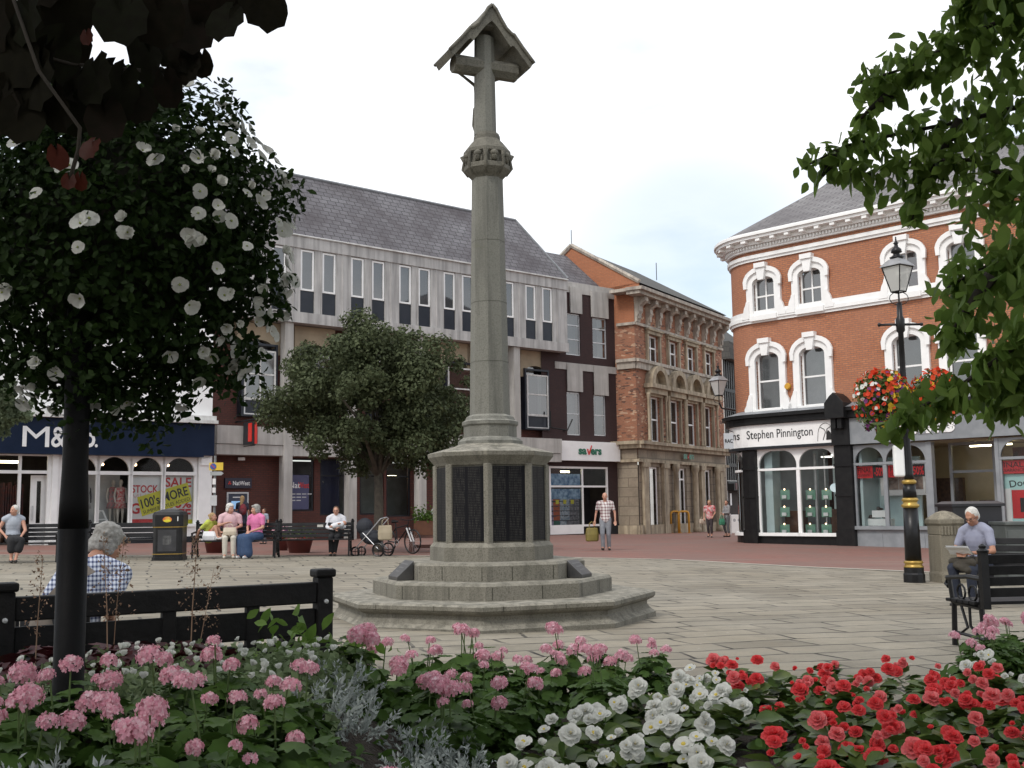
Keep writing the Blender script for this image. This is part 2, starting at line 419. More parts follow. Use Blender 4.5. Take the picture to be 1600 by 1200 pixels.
BR_MOT = brickmat('mottled_brick', (.44,.145,.065), (.30,.095,.045), (.30,.2,.14), grime=(.30,.14,.085), ms=.015, glazed=((.045,.035,.035), (.62,.44,.30)))
BR_GAB = brickmat('orange_gable_brick', (.50,.17,.07), (.38,.12,.05), (.25,.14,.09), grime=(.40,.16,.08), ms=.015)
STONE = brickmat('ashlar_sandstone', (.40,.335,.25), (.33,.27,.20), (.15,.12,.09), 1.1, .42, .02, grime=(.17,.14,.105), gscale=.8)
STONE_T = mat('carved_sandstone', (.46,.39,.28), (.33,.27,.19), 2.5, .85, .3, streak=(.16,.13,.095))
CORN = mat('pale_cornice_stone', (.50,.45,.38), (.36,.32,.27), 3, .8, .3, streak=(.2,.17,.15))
GLASS = glassmat('shop_glass', (.93,.96,.96), .0, .96, ior=1.28)
UPG = glassmat('upper_window_glass', (.75,.8,.82), .16, .55, (.03,.035,.04))
UPGD = glassmat('dark_window_glass', (.6,.65,.7), .05, .35, (.012,.014,.02))
PANEL = mat('dark_slate_blue_panel', (.014,.019,.028), (.022,.027,.038), 2, .3, spec=.35)
CURT = mat('pale_curtain', (.55,.55,.53), (.40,.40,.40), 2, .9)
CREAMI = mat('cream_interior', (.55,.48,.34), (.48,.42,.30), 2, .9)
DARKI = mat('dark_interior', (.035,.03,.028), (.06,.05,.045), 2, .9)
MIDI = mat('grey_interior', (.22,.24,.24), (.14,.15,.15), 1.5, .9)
STRIP = emis('light_tube', (1, .86, .55), 9)
SPOT = emis('display_spotlight', (1, .62, .35), 7)
WSTRIP = emis('white_light_tube', (1, .96, .85), 4)
REDP = mat('red_sale_print', (.55,.02,.025), None, 3, .5)
YELP = mat('yellow_print', (.72,.68,.03), None, 3, .5)
PAPER = mat('white_poster_paper', (.75,.75,.74), (.68,.68,.68), 2, .6)
INK = mat('black_ink', (.015,.015,.015), None, 3, .5)
GREENP = mat('green_lettering', (.0,.14,.07), None, 3, .4)
REDL = mat('red_lettering', (.62,.03,.02), None, 3, .4)
ALU = mat('pale_metal_frame', (.58,.59,.60), (.48,.49,.5), 3, .35, metal=.3)

# ------------------------------------------------------------------ ground
def groundmat():
    m, t, b = newmat('stone_flags')
    c = N(t, 'ShaderNodeTexCoord'); mp = N(t, 'ShaderNodeMapping'); mp.inputs['Rotation'].default_value = (0, 0, R_(-18)); t.links.new(c.outputs['Object'], mp.inputs[0])
    nn = N(t, 'ShaderNodeTexNoise'); nn.inputs['Scale'].default_value = .9; nn.inputs['Detail'].default_value = 3; t.links.new(mp.outputs[0], nn.inputs['Vector'])
    vm = N(t, 'ShaderNodeVectorMath', operation='SCALE'); vm.inputs[3].default_value = .3; t.links.new(nn.outputs['Color'], vm.inputs[0])
    va = N(t, 'ShaderNodeVectorMath', operation='ADD'); t.links.new(mp.outputs[0], va.inputs[0]); t.links.new(vm.outputs[0], va.inputs[1])
    def br(w, h, ms, off):
        q = N(t, 'ShaderNodeTexBrick'); q.inputs['Scale'].default_value = 1; q.inputs['Brick Width'].default_value = w; q.inputs['Row Height'].default_value = h
        q.inputs['Mortar Size'].default_value = ms; q.inputs['Mortar Smooth'].default_value = .25; q.offset = off; q.squash = 1.35; q.squash_frequency = 3; q.offset_frequency = 2
        q.inputs['Color1'].default_value = rgb((.28,.243,.18)); q.inputs['Color2'].default_value = rgb((.17,.145,.105)); q.inputs['Mortar'].default_value = rgb((.13,.115,.09))
        t.links.new(va.outputs[0], q.inputs['Vector']); return q
    b1 = br(.92, .46, .021, .37)
    big = noise(t, c.outputs['Object'], .35, 5, .6, .35, .65)
    col = mixc(t, big, b1.outputs['Color'], mixc(t, .55, b1.outputs['Color'], (.36,.33,.27)))
    col = mixc(t, noise(t, c.outputs['Object'], 2.2, 8, .7, .40, .72), col, mixc(t, .5, col, (.16,.15,.12)))
    sp = noise(t, c.outputs['Object'], 38, 3, .6, .58, .72)
    col = mixc(t, sp, col, mixc(t, .45, col, (.10,.095,.08)))
    lt = N(t, 'ShaderNodeTexVoronoi'); lt.inputs['Scale'].default_value = 3.2; t.links.new(c.outputs['Object'], lt.inputs['Vector'])
    lr = N(t, 'ShaderNodeMapRange'); lr.inputs[1].default_value = .06; lr.inputs[2].default_value = .03; t.links.new(lt.outputs['Distance'], lr.inputs[0])
    col = mixc(t, lr.outputs[0], col, mixc(t, .5, col, (.5,.48,.43)))
    jm = N(t, 'ShaderNodeMath', operation='MULTIPLY'); t.links.new(b1.outputs['Fac'], jm.inputs[0]); t.links.new(noise(t, c.outputs['Object'], 1.6, 4, .7, .38, .56), jm.inputs[1]); col = mixc(t, jm.outputs[0], col, (.014,.011,.008))
    st_ = noise(t, coords(t, 'Object', (.5, .9, 1)), 1.7, 9, .75, .52, .62); col = mixc(t, st_, col, mixc(t, .35, col, (.09,.08,.06)))
    t.links.new(col, b.inputs['Base Color']); b.inputs['Roughness'].default_value = .8
    nb = noise(t, c.outputs['Object'], 5, 8, .65, .3, .7)
    ad = N(t, 'ShaderNodeMath', operation='SUBTRACT'); t.links.new(nb, ad.inputs[0])
    ml = N(t, 'ShaderNodeMath', operation='MULTIPLY'); ml.inputs[1].default_value = 1.6; t.links.new(b1.outputs['Fac'], ml.inputs[0]); t.links.new(ml.outputs[0], ad.inputs[1])
    bump(t, b, ad.outputs[0], .7, .012)
    return m
FLAG = groundmat()
g = MB(); S_ = 300
n_ = 12
for i in range(n_):
    for j in range(n_):
        xs = [-S_+2*S_*k/n_ for k in (i, i+1)]; ys = [-S_+2*S_*k/n_ for k in (j, j+1)]
        g.quad((xs[0], ys[0], gz(xs[0])), (xs[1], ys[0], gz(xs[1])), (xs[1], ys[1], gz(xs[1])), (xs[0], ys[1], gz(xs[0])))
tag(g.build('ground', FLAG), 'worn beige stone flags of the market square', None, None, 'structure')
PAV = None
def pavmat():
    m, t, b = newmat('red_brick_paving')
    c = N(t, 'ShaderNodeTexCoord'); mp = N(t, 'ShaderNodeMapping'); mp.inputs['Rotation'].default_value = (0, 0, R_(-40)); t.links.new(c.outputs['Object'], mp.inputs[0])
    q = N(t, 'ShaderNodeTexBrick'); q.inputs['Scale'].default_value = 1; q.inputs['Brick Width'].default_value = .22; q.inputs['Row Height'].default_value = .11; q.inputs['Mortar Size'].default_value = .006
    q.inputs['Color1'].default_value = rgb((.25,.105,.08)); q.inputs['Color2'].default_value = rgb((.19,.08,.062)); q.inputs['Mortar'].default_value = rgb((.13,.09,.075))
    t.links.new(mp.outputs[0], q.inputs['Vector'])
    col = mixc(t, noise(t, c.outputs['Object'], .5, 6, .65, .35, .65), q.outputs['Color'], (.17,.10,.082))
    col = mixc(t, noise(t, coords(t, 'Object', (.15, 2.2, 1)), 1.1, 4, .6, .55, .68), col, (.20,.145,.12))
    t.links.new(col, b.inputs['Base Color']); b.inputs['Roughness'].default_value = .8; bump(t, b, q.outputs['Fac'], -.3, .006); return m
edge = [G(*p) for p in ((-500,866),(0,867),(300,868),(640,868),(900,871),(1050,874),(1250,885),(1440,893),(1800,909),(2600,940))]
pv = MB(); far = [(p[0]*1.0+2*(p[0]), 95.0) for p in edge]
for i in range(len(edge)-1):
    a, b_ = edge[i], edge[i+1]
    for k in range(6):
        def lerp(e, fr, t): x = e[0]+(fr[0]-e[0])*t; y = e[1]+(fr[1]-e[1])*t; return (x, y, gz(x)+.004)
        pv.quad(lerp(a, far[i], k/6), lerp(b_, far[i+1], k/6), lerp(b_, far[i+1], (k+1)/6), lerp(a, far[i], (k+1)/6))
tag(pv.build('brick_paving', pavmat()), 'red brick paving running past the shop fronts', None, None, 'structure')
ke = MB()
for i in range(len(edge)-1):
    a, b_ = np.array(edge[i]), np.array(edge[i+1]); d = (b_-a)/np.linalg.norm(b_-a); nn = np.array([d[1], -d[0], 0])*.28
    q = [a, b_, b_+nn, a+nn]; ke.quad(*[(p[0], p[1], gz(p[0])+.008) for p in (q[3], q[2], q[1], q[0])])
tag(ke.build('kerb_strip', mat('pale_kerb_stone', (.40,.37,.31), (.30,.28,.24), 2, .8, .2)), 'pale stone edging between flags and brick paving', None, None, 'structure')

# ------------------------------------------------------------------ buildings on the long left side
u1 = HD(2864, 766); u2 = -HD(-900, 818); u3 = HD(1890, 780)
A = Fac(G(890, 836.5), u1)
def S_at(F, px, py=700, o=0): return float(F.hit(px, py, o)[0])
def Z_at(F, px, py, o=0): return float(F.hit(px, py, o)[1])
def frame(mb, F, s0, s1, z0, z1, w, o0, o1, mids=(), vm=(), mi=0):
    fbox(mb, F, s0, s0+w, z0, z1, o0, o1, mi); fbox(mb, F, s1-w, s1, z0, z1, o0, o1, mi)
    fbox(mb, F, s0+w, s1-w, z0, z0+w, o0, o1, mi); fbox(mb, F, s0+w, s1-w, z1-w, z1, o0, o1, mi)
    for m_ in mids: fbox(mb, F, s0+w, s1-w, m_-w*.45, m_+w*.45, o0+.002, o1-.002, mi)
    for v in vm: fbox(mb, F, v-w*.4, v+w*.4, z0+w, z1-w, o0+.004, o1-.004, mi)
def window(F, parent, s0, s1, z0, z1, o, fm=WHITE, gm=UPG, w=.06, mids=(), vm=(), back=None, label=None, th=.06, drape=None):
    mb = MB(); frame(mb, F, s0, s1, z0, z1, w, o-th, o, mids, vm); f = mb.build('window', fm, parent, label=label)
    mb = MB(); mb.quad(F.P(s0+w*.5,z0+w*.5,o-th*.6), F.P(s1-w*.5,z0+w*.5,o-th*.6), F.P(s1-w*.5,z1-w*.5,o-th*.6), F.P(s0+w*.5,z1-w*.5,o-th*.6)); mb.build('pane', gm, f)
    if back is not None:
        mb = MB(); q = o-.45
        mb.quad(F.P(s0-.1,z0-.1,q), F.P(s1+.1,z0-.1,q), F.P(s1+.1,z1+.1,q), F.P(s0-.1,z1+.1,q)); mb.build('blind', back, f)
    if drape:
        mb = MB(); q = o-.2
        for a, b in drape:
            n = max(3, int((b-a)/.05)); pts = [(a+(b-a)*i/n, q+(.02 if i % 2 else -.02)) for i in range(n+1)]
            for i in range(n): mb.quad(F.P(pts[i][0],z0,pts[i][1]), F.P(pts[i+1][0],z0,pts[i+1][1]), F.P(pts[i+1][0],z1,pts[i+1][1]), F.P(pts[i][0],z1,pts[i][1]))
        mb.build('curtain', CURT, f)
    return f
BT = {}
def building(name, F, label, s=0):
    p = F.P(s, 0, 0); e = empty(name, (0, 0, 0), 0, label, 'building'); return e

# ---- bank with the concrete top floor
bank = building('bank_building', A, 'modern bank with a slit-windowed concrete top floor and steep slate roof behind the round tree')
sL, sR = -18.2, 0.12
zb, ze = 8.93, 12.5
upx = [436, 480.5, 514.5, 559, 591.5, 633.5, 663.5, 702.5, 731, 763, 795, 829, 855]
ops = []; wins = []
for px in upx:
    sc_ = S_at(A, px, 450); hw = .33
    wins.append(sc_); ops.append((sc_-hw, sc_+hw, 9.35, 12.0))
mb = MB(); fwall(mb, A, sL, sR, zb, ze, ops, 0, .25); body_shell(mb, A, sL, sR, zb, ze, 0, -9)
mb.quad(A.P(sL,zb,-9), A.P(sR,zb,-9), A.P(sR,zb,0), A.P(sL,zb,0))
mb.build('concrete_wall', CONC, bank)
mb = MB(); fbox(mb, A, sL, sR+.03, zb-.02, zb+.42, .0, .06); fbox(mb, A, sL, sR+.03, 12.02, 12.5, 0, .05)
x = sL
for w_ in wins: fbox(mb, A, w_+.62, w_+.65, zb+.42, 12.02, 0, .035)
mb.build('concrete_band', CONC, bank)
mb = MB(); fbox(mb, A, -12.5, sR, 12.5, 12.56, -.06, .14); mb.build('gutter', WHITE2, bank)
mb = MB(); fbox(mb, A, sL, -12.5, 12.5, 12.55, -.06, .10); mb.build('gutter', CONC2, bank)
for i, sc_ in enumerate(wins):
    f = window(A, bank, sc_-.31, sc_+.31, 10.28, 11.98, -.03, WHITE, UPG, .075, back=CURT if i in (5,) else (MIDI if i < 6 else DARKI))
    mb = MB(); fbox(mb, A, sc_-.31, sc_+.31, 9.36, 10.26, -.2, -.06); mb.build('window_panel', PANEL, bank)
# mansard roof
def P3(F, S, z, o): return F.P(S, z, o)
ro = -2.3
rz_ = Z_at(A, 805, 345, ro); rs = S_at(A, 805, 345, ro)
mb = MB()
def rquad(mb, F, a, b, c, d):                 # each (s, z, o); uv from s and slope length
    v = [F.P(*q) for q in (a, b, c, d)]; l = math.hypot(c[1]-b[1], c[2]-b[2])
    mb.quad(*v, [(a[0], 0), (b[0], 0), (c[0], l), (d[0], l)])
rquad(mb, A, (sL, 12.56, .1), (sR, 12.56, .1), (rs, rz_, ro), (sL, rz_, ro))
rquad(mb, A, (sR, 12.56, .1), (sR, 12.56, -9), (rs, rz_, -7), (rs, rz_, ro))
rquad(mb, A, (sL, rz_, ro), (rs, rz_, ro), (rs, rz_, -7), (sL, rz_, -7))
rquad(mb, A, (sL, 12.56, -9), (sL, 12.56, .1), (sL, rz_, ro), (sL, rz_, -7))
mb.build('roof', SLATE, bank)
mb = MB(); mb.tube([A.P(sL, rz_+.03, ro), A.P(rs, rz_+.03, ro), A.P(sR, 12.6, .1)], .07, 6); mb.build('ridge_capping', LEAD, bank)
# lower brick wall
ob = -.9
bw = []
for c_ in (-17.0, -14.05, -10.2, -8.7, -6.2, -4.7, -1.85): bw.append(c_)
xs0 = S_at(A, 815, 620, ob+.25); xs1 = S_at(A, 857, 620, ob+.25); bww = (xs1-xs0)/2
bw[-1] = (xs0+xs1)/2
bw[0] = S_at(A, 403, 600, ob+.25); bw[1] = S_at(A, 491, 600, ob+.25)
ops = [(c_-.72, c_+.72, 5.35, 8.25) for c_ in bw]
gops = [(-14.75, -13.35, .9, 3.4), (-13.2, -9.2, .9, 3.4), (-9.0, -6.4, .3, 3.4), (-6.3, -4.1, .9, 3.4)]
gops = [(S_at(A, 452, 760, ob), S_at(A, 491, 760, ob), 1.3, 3.45), (S_at(A, 500, 760, ob), S_at(A, 556, 760, ob), 1.1, 3.45), (S_at(A, 562, 760, ob), S_at(A, 600, 760, ob), 1.1, 3.45), (S_at(A, 600, 760, ob)+.12, S_at(A, 642, 760, ob), 1.0, 3.45)]
mb = MB(); fwall(mb, A, sL, S_at(A, 876, 760, ob), -1, zb, ops+gops, ob, .3); mb.build('wall', BR_BANK, bank)
for i, c_ in enumerate(bw):
    # oriel: dark casing, pale frame, arched concrete head
    mb = MB(); frame(mb, A, c_-.78, c_+.78, 5.05, 8.0, .09, ob-.1, ob+.42); fbox(mb, A, c_-.70, c_+.70, 5.13, 5.75, ob, ob+.38); mb.build('oriel_casing', PANEL, bank)
    window(A, bank, c_-.68, c_+.68, 5.72, 7.72, ob+.46, WHITE2, UPG if i else UPG, .07, (6.75,), (c_,) if i < 2 else (), back=MIDI if i < 2 else DARKI, drape=[(c_+.15, c_+.6)] if i in (0, 6) else None)
    mb = MB(); frame(mb, A, c_-.68, c_+.68, 5.12, 5.74, .05, ob+.42, ob+.45); mb.build('oriel_apron', ALU, bank)
    arc = [(c_+.72*math.cos(a), 7.75+.42*math.sin(a)) for a in [math.pi*k/10 for k in range(11)]]
    mb = MB(); fpoly(mb, A, [(c_-.95, 7.6), (c_-.72, 7.6)]+arc[::-1]+[(c_+.72, 7.6), (c_+.95, 7.6), (c_+.95, zb-.03), (c_-.95, zb-.03)], ob, ob+.30); mb.build('arched_head', BUFF, bank)
    mb = MB(); fpoly(mb, A, [(c_-.7, 7.74)]+arc[::-1][1:-1]+[(c_+.7, 7.74)], ob+.02, ob+.06); mb.build('fanlight', UPGD, bank)
for i, px in enumerate((447, 547, 655, 803)):
    s_ = S_at(A, px, 600, ob+.6)
    mb = MB(); fbox(mb, A, s_-.19, s_+.19, -.5, zb-.02, ob+.45, ob+.85); bevel(mb.build('concrete_column', CONC2, bank), .03)
# concrete canopy band above the ground floor
z0_, z1_ = 3.5, 4.62
mb = MB()
ends = S_at(A, 876, 700, -.2)
fbox(mb, A, sL+.1, ends, z0_+.42, z1_, ob+.0, ob+.80); fbox(mb, A, sL+.1, ends, z0_, z0_+.40, ob, ob+.76); bevel(mb.build('concrete_band', CONC2, bank), .02)
for (a, b, c, d) in gops:
    window(A, bank, a+.02, b-.02, c, d, ob-.06, DKGREY, GLASS, .07, (2.75,), (), back=None)
mb = MB(); fwall(mb, A, -15.2, -4, -.5, 3.45, [], ob-2.5); fbox(mb, A, -15.2, -4, .2, .3, ob-2.5, ob-.4)
mb.build('interior', MIDI, bank)
mb = MB(); fbox(mb, A, gops[2][0]-.1, gops[2][1]-.6, .3, 3.4, ob-1.2, ob-1.1); fbox(mb, A, gops[1][0]+.1, gops[1][1]-.5, .3, 3.4, ob-.6, ob-.5); mb.build('interior_partition', mat('blue_partition', (.015,.02,.06), None, 3, .5), bank)
mb = MB(); fbox(mb, A, gops[3][0]+.1, gops[3][1]-.2, 2.78, 2.82, ob-.9, ob-.85); mb.build('ceiling_light', STRIP, bank)
# bank name board, cash machine, poster, projecting sign
s_ = S_at(A, 371, 755, ob); zc = Z_at(A, 371, 755, ob)
mb = MB(); fbox(mb, A, s_-.56, s_+.56, zc-.2, zc+.2, ob, ob+.1); nb = mb.build('name_board', mat('bank_navy', (.02,.018,.04), None, 3, .4), bank)
mb = MB(); ftext(mb, A, 'NatWest', s_+.12, zc, .72, ob+.1, .17, .01); mb.build('lettering', WHITE, nb)
mb = MB()
for k in range(3):
    a_ = R_(90+120*k); q = [(s_-.38+.07*math.cos(a_+d_)*1.0, zc+.07*math.sin(a_+d_)) for d_ in (-.6, 0, .6)]; fpoly(mb, A, [(s_-.38, zc)]+q, ob+.1, ob+.115)
mb.build('emblem', REDL, nb)
s0_, s1_ = S_at(A, 353, 800, ob), S_at(A, 387, 800, ob); zt = Z_at(A, 370, 769, ob)
mb = MB(); frame(mb, A, s0_, s1_, zt-1.25, zt, .06, ob, ob+.07); atm = mb.build('cash_machine', ALU, bank)
mb = MB(); fbox(mb, A, s0_+.07, s1_-.07, zt-1.18, zt-.07, ob, ob+.04); mb.build('machine_face', mat('atm_blue', (.02,.03,.06), (.05,.06,.1), 3, .3), atm)
mb = MB(); fbox(mb, A, s0_+.2, s1_-.3, zt-.65, zt-.35, ob+.04, ob+.05); mb.build('screen', emis('atm_screen', (.25,.45,.7), .5), atm)
mb = MB(); fbox(mb, A, (s0_+s1_)/2-.2, (s0_+s1_)/2+.2, zt-.22, zt-.18, ob+.04, ob+.046); mb.build('printed_word', WHITE, atm)
s0_, s1_ = S_at(A, 451, 760, ob), S_at(A, 483, 760, ob); zt = Z_at(A, 465, 742, ob); zq = Z_at(A, 465, 796, ob)
mb = MB(); fbox(mb, A, s0_, s1_, zq, zt, ob-.05, ob-.02); po = mb.build('window_poster', mat('violet_poster', (.055,.06,.13), (.08,.085,.17), 1, .5), bank)
mb = MB(); ftext(mb, A, 'Nat', s0_+(s1_-s0_)*.30, zt-.42, .50, ob-.02, .24, .012)
mb.build('lettering', WHITE, po)
for k in range(3):
    for q in range(4-k): mb = MB(); fbox(mb, A, s0_+.12+.25*q, s0_+.32+.25*q, zt-.80-.13*k, zt-.76-.13*k, ob-.02, ob-.016); mb.build('printed_word', ALU, po)
mb = MB(); ftext(mb, A, 'West', s0_+(s1_-s0_)*.74, zt-.42, .5, ob-.02, .24, .012); mb.build('lettering', REDL, po)
s_ = S_at(A, 384, 680, ob+.9); z_a, z_b = Z_at(A, 395, 660, ob+1.1), Z_at(A, 395, 695, ob+1.1)
mb = MB(); fbox(mb, A, s_-.08, s_+.08, z_b, z_a, ob+.85, ob+1.75); ps = mb.build('projecting_sign', DKGREY, bank)
mb = MB(); fbox(mb, A, s_-.10, s_+.10, z_b+.1, z_a-.06, ob+1.3, ob+1.6); fbox(mb, A, s_-.05, s_+.05, z_b, z_a, ob+1.752, ob+1.78); mb.build('sign_face', REDL, ps)
mb = MB(); mb.tube([A.P(s_, z_a+.08, ob), A.P(s_, z_a+.08, ob+1.7)], .03); mb.tube([A.P(s_, z_b-.05, ob+.6), A.P(s_, z_b-.05, ob+1.7)], .02); mb.build('bracket', DKGREY, ps)
for k, (pa, pb, m_) in enumerate(((769, 778, PAPER), (779, 792, PANEL), (793, 804, PAPER))):
    sa, sb = S_at(A, 650, 780, ob), S_at(A, 661, 780, ob)
    mb = MB(); fbox(mb, A, sa, sb, Z_at(A, 655, pb, ob), Z_at(A, 655, pa, ob), ob, ob+.04); mb.build('notice_plate', m_, bank)
mb = MB(); p_ = A.P(S_at(A, 374, 717, ob), Z_at(A, 374, 717, ob), ob+.2); mb.box(p_[0]-.12, p_[0]+.12, p_[1]-.1, p_[1]+.1, p_[2]-.07, p_[2]+.05); mb.tube([A.P(S_at(A, 374, 717, ob), p_[2], ob), p_], .03); bevel(mb.build('security_light', WHITE, bank), .02)

# ---- dark brick block with the discount chemist's
dk = building('dark_brick_building', A, 'dark brick block with two columns of sash windows above a white-fronted discount shop')
od = -.55
dl, dr = S_at(A, 880, 640, od)-1.4, S_at(A, 968, 640, od)
def SZ(px, py, o=od): return A.hit(px, py, o)
wz = [(884,907,490,555,'u1'), (926,948,497,560,'u2'), (886,907,613,680,'m1'), (928,947,617,681,'m2')]
ops = []; wi = []
for a, b, c, d, k in wz:
    cx_ = (a+b)/2; s0_, s1_ = S_at(A, a, (c+d)/2, od), S_at(A, b, (c+d)/2, od); z1_, z0_ = Z_at(A, cx_, c, od), Z_at(A, cx_, d, od)
    ops.append((s0_, s1_, z0_, z1_)); wi.append((s0_, s1_, z0_, z1_))
shop = (S_at(A, 858, 780, od), S_at(A, 951, 780, od), .0, Z_at(A, 905, 729, od))
mb = MB(); fwall(mb, A, dl, dr, -1, Z_at(A, 960, 468, od), ops+[shop], od, .2); mb.build('wall', BR_DARK, dk)
for i, (a, b, c, d) in enumerate(wi):
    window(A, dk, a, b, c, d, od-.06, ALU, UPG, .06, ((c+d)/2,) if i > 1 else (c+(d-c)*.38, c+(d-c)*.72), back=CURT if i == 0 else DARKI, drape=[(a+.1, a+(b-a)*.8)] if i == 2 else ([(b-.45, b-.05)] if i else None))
ztop = Z_at(A, 960, 468, od)
mb = MB(); fbox(mb, A, dl, dr, ztop, ztop+.55, od-.2, od+.04); mb.build('parapet_band', CONC2, dk)
for (a, b, c, d) in ((889, 907, 449, 490), (922, 948, 457, 497)):
    mb = MB(); fbox(mb, A, S_at(A, a, 470, od), S_at(A, b, 470, od), Z_at(A, (a+b)/2, d, od), Z_at(A, (a+b)/2, c, od), od+.045, od+.12); mb.build('concrete_panel', CONC2, dk)
zq = Z_at(A, 950, 583, od); mb = MB(); fbox(mb, A, S_at(A, 867, 580, od), dr, zq-.02, zq+.33, od, od+.05); mb.build('concrete_string_course', CONC2, dk)
for (a, b, c, d) in ((885, 909, 576, 612), (927, 949, 581, 618)):
    mb = MB(); fbox(mb, A, S_at(A, a, 600, od), S_at(A, b, 600, od), Z_at(A, (a+b)/2, d, od), zq+.3, od+.055, od+.09); mb.build('concrete_panel', CONC2, dk)
# its roof
mb = MB(); o2 = -3.2
zr = Z_at(A, 870, 397, o2); s_r = S_at(A, 897, 404, o2)
rquad(mb, A, (sR-.5, ztop+.3, od-.3), (dr, ztop+.3, od-.3), (s_r+1.2, zr, o2), (-4, zr, o2))
rquad(mb, A, (-4, zr, o2), (s_r+1.2, zr, o2), (s_r+1.2, zr-3, o2-4), (-4, zr-3, o2-4))
mb.build('roof', SLATE, dk)
mb = MB(); mb.tube([A.P(s_r+1.2, zr+.03, o2), A.P(dr-.05, ztop+.35, od-.3)], .10, 6); mb.build('lead_flashing', LEAD, dk)
# shop front
a, b, c, d = shop
fz0, fz1 = Z_at(A, 920, 720, od+.3), Z_at(A, 920, 690, od+.3)
fs0, fs1 = S_at(A, 876, 705, od+.3), S_at(A, 969, 705, od+.3)
mb = MB(); fbox(mb, A, fs0, fs1, fz0, fz1, od, od+.3); sg = bevel(mb.build('shop_fascia', WHITE, dk), .02)
sm = (S_at(A, 903, 705, od+.3)+S_at(A, 940, 705, od+.3))/2; sw = S_at(A, 940, 705, od+.3)-S_at(A, 903, 705, od+.3); zm = (fz0+fz1)/2
mb = MB(); ftext(mb, A, 'sa', sm-sw*.31, zm-.03, sw*.34, od+.31, .30, .04); ftext(mb, A, 'ers', sm+sw*.26, zm-.03, sw*.46, od+.31, .30, .04); mb.build('lettering', GREENP, sg)
mb = MB(); fpoly(mb, A, [(sm-sw*.13, zm+.10), (sm-sw*.08, zm+.12), (sm-sw*.045, zm-.05), (sm+sw*.06, zm+.30), (sm+sw*.09, zm+.27), (sm-.02*sw, zm-.18), (sm-.07*sw, zm-.18)], od+.305, od+.325); mb.build('tick_emblem', REDL, sg)
vm_ = a+(b-a)*.565; zt_ = Z_at(A, 905, 760, od)
mb = MB(); frame(mb, A, a+.05, b, c+.35, d, .1, od-.12, od-.02, (zt_,), (vm_,)); fbox(mb, A, a+.05, vm_, c-.1, c+.36, od-.14, od-.015); mb.build('shop_front_frame', WHITE, dk)
mb = MB(); q = od-.08
mb.quad(A.P(a,c+.3,q), A.P(vm_,c+.3,q), A.P(vm_,d,q), A.P(a,d,q)); mb.quad(A.P(vm_,zt_,q), A.P(b,zt_,q), A.P(b,d,q), A.P(vm_,d,q)); mb.build('shop_pane', GLASS, dk)
mb = MB(); fwall(mb, A, a-.5, b+.5, -.2, d+.4, [], od-3.5)
for sx in (a-.5, b+.5): mb.quad(A.P(sx,-.2,od-3.5), A.P(sx,-.2,od-.2), A.P(sx,d+.4,od-.2), A.P(sx,d+.4,od-3.5))
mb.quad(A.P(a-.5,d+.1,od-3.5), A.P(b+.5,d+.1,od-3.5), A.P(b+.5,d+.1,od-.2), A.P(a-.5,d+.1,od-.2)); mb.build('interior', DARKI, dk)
mb = MB(); fbox(mb, A, a+.15, vm_-.35, d-.28, d-.2, od-.7, od-.6); fbox(mb, A, a+1.4, vm_-.4, d-.55, d-.5, od-2.2, od-2.1); mb.build('ceiling_light', STRIP, dk)
bl = mat('blue_product_print', (.35,.52,.68), (.05,.15,.3), 5, .5); 
mb = MB(); fbox(mb, A, a+.12, vm_-.08, zt_+.06, zt_+.62, od-.14, od-.13); fbox(mb, A, a+.12, vm_-.08, zt_-.62, zt_-.12, od-.14, od-.13); mb.build('window_banner', bl, dk)
pc = [mat('stock_orange', (.55,.12,.03), None, 8, .5), mat('stock_white', (.6,.65,.7), (.2,.3,.4), 8, .5), mat('stock_grey', (.3,.3,.33), (.1,.1,.12), 9, .5), mat('stock_green', (.02,.15,.10), None, 8, .5), mat('stock_violet', (.25,.2,.4), (.5,.5,.6), 8, .5)]
shelf = [MB() for _ in pc]
for col in range(9):
    for row in range(7):
        s_ = a+.2+col*(vm_-a-.35)/9; z_ = c+.45+row*.235; k = [4, 0, 0, 1, 1, 1, 2, 2, 2][col] if row else [4, 3, 3, 1, 1, 2, 2, 2, 2][col]
        for j in range(3): fbox(shelf[k], A, s_+j*.07, s_+j*.07+.05, z_, z_+.16+.06*rnd.random(), od-.2, od-.15)
for k, m_ in enumerate(shelf): m_.build('shelf_stock', pc[k], dk)
mb = MB(); fbox(mb, A, a+.12, vm_-.1, c+.38, zt_-.65, od-.26, od-.22); mb.build('display_panel', mat('display_panel_grey', (.10,.11,.13), (.06,.07,.08), 3, .7), dk)
for k in range(3):
    s_ = a+.55+k*.5; mb = MB(); fbox(mb, A, s_, s_+.2, zt_-.86, zt_-.66, od-.145, od-.135); mb.build('price_card', YELP, dk)
mb = MB(); fbox(mb, A, vm_+.15, b-.2, 0, zt_-.1, od-1.2, od-1.15); mb.build('open_door', DKGREY, dk)
mb = MB(); fbox(mb, A, dl+.02, a, -.3, .45, od, od+.03); fbox(mb, A, b, dr, -.3, .45, od, od+.03); mb.build('plinth', DKGREY, dk)
mb = MB(); p0 = A.P(S_at(A, 872, 670, od), 0, 0); 
sx = S_at(A, 893, 665, od+.5); zx = Z_at(A, 893, 672, od+.5)
mb.tube([A.P(sx-1.2, zx+.9, od+.3), A.P(sx-1.2, zx+.1, od+.3), A.P(sx-.1, zx, od+.3), A.P(sx+.25, zx+.55, od+.3)], .035); mb.tube([A.P(sx-.1, zx, od), A.P(sx-.1, zx, od+.3)], .03); mb.build('flagpole_bracket', BLACK, dk)

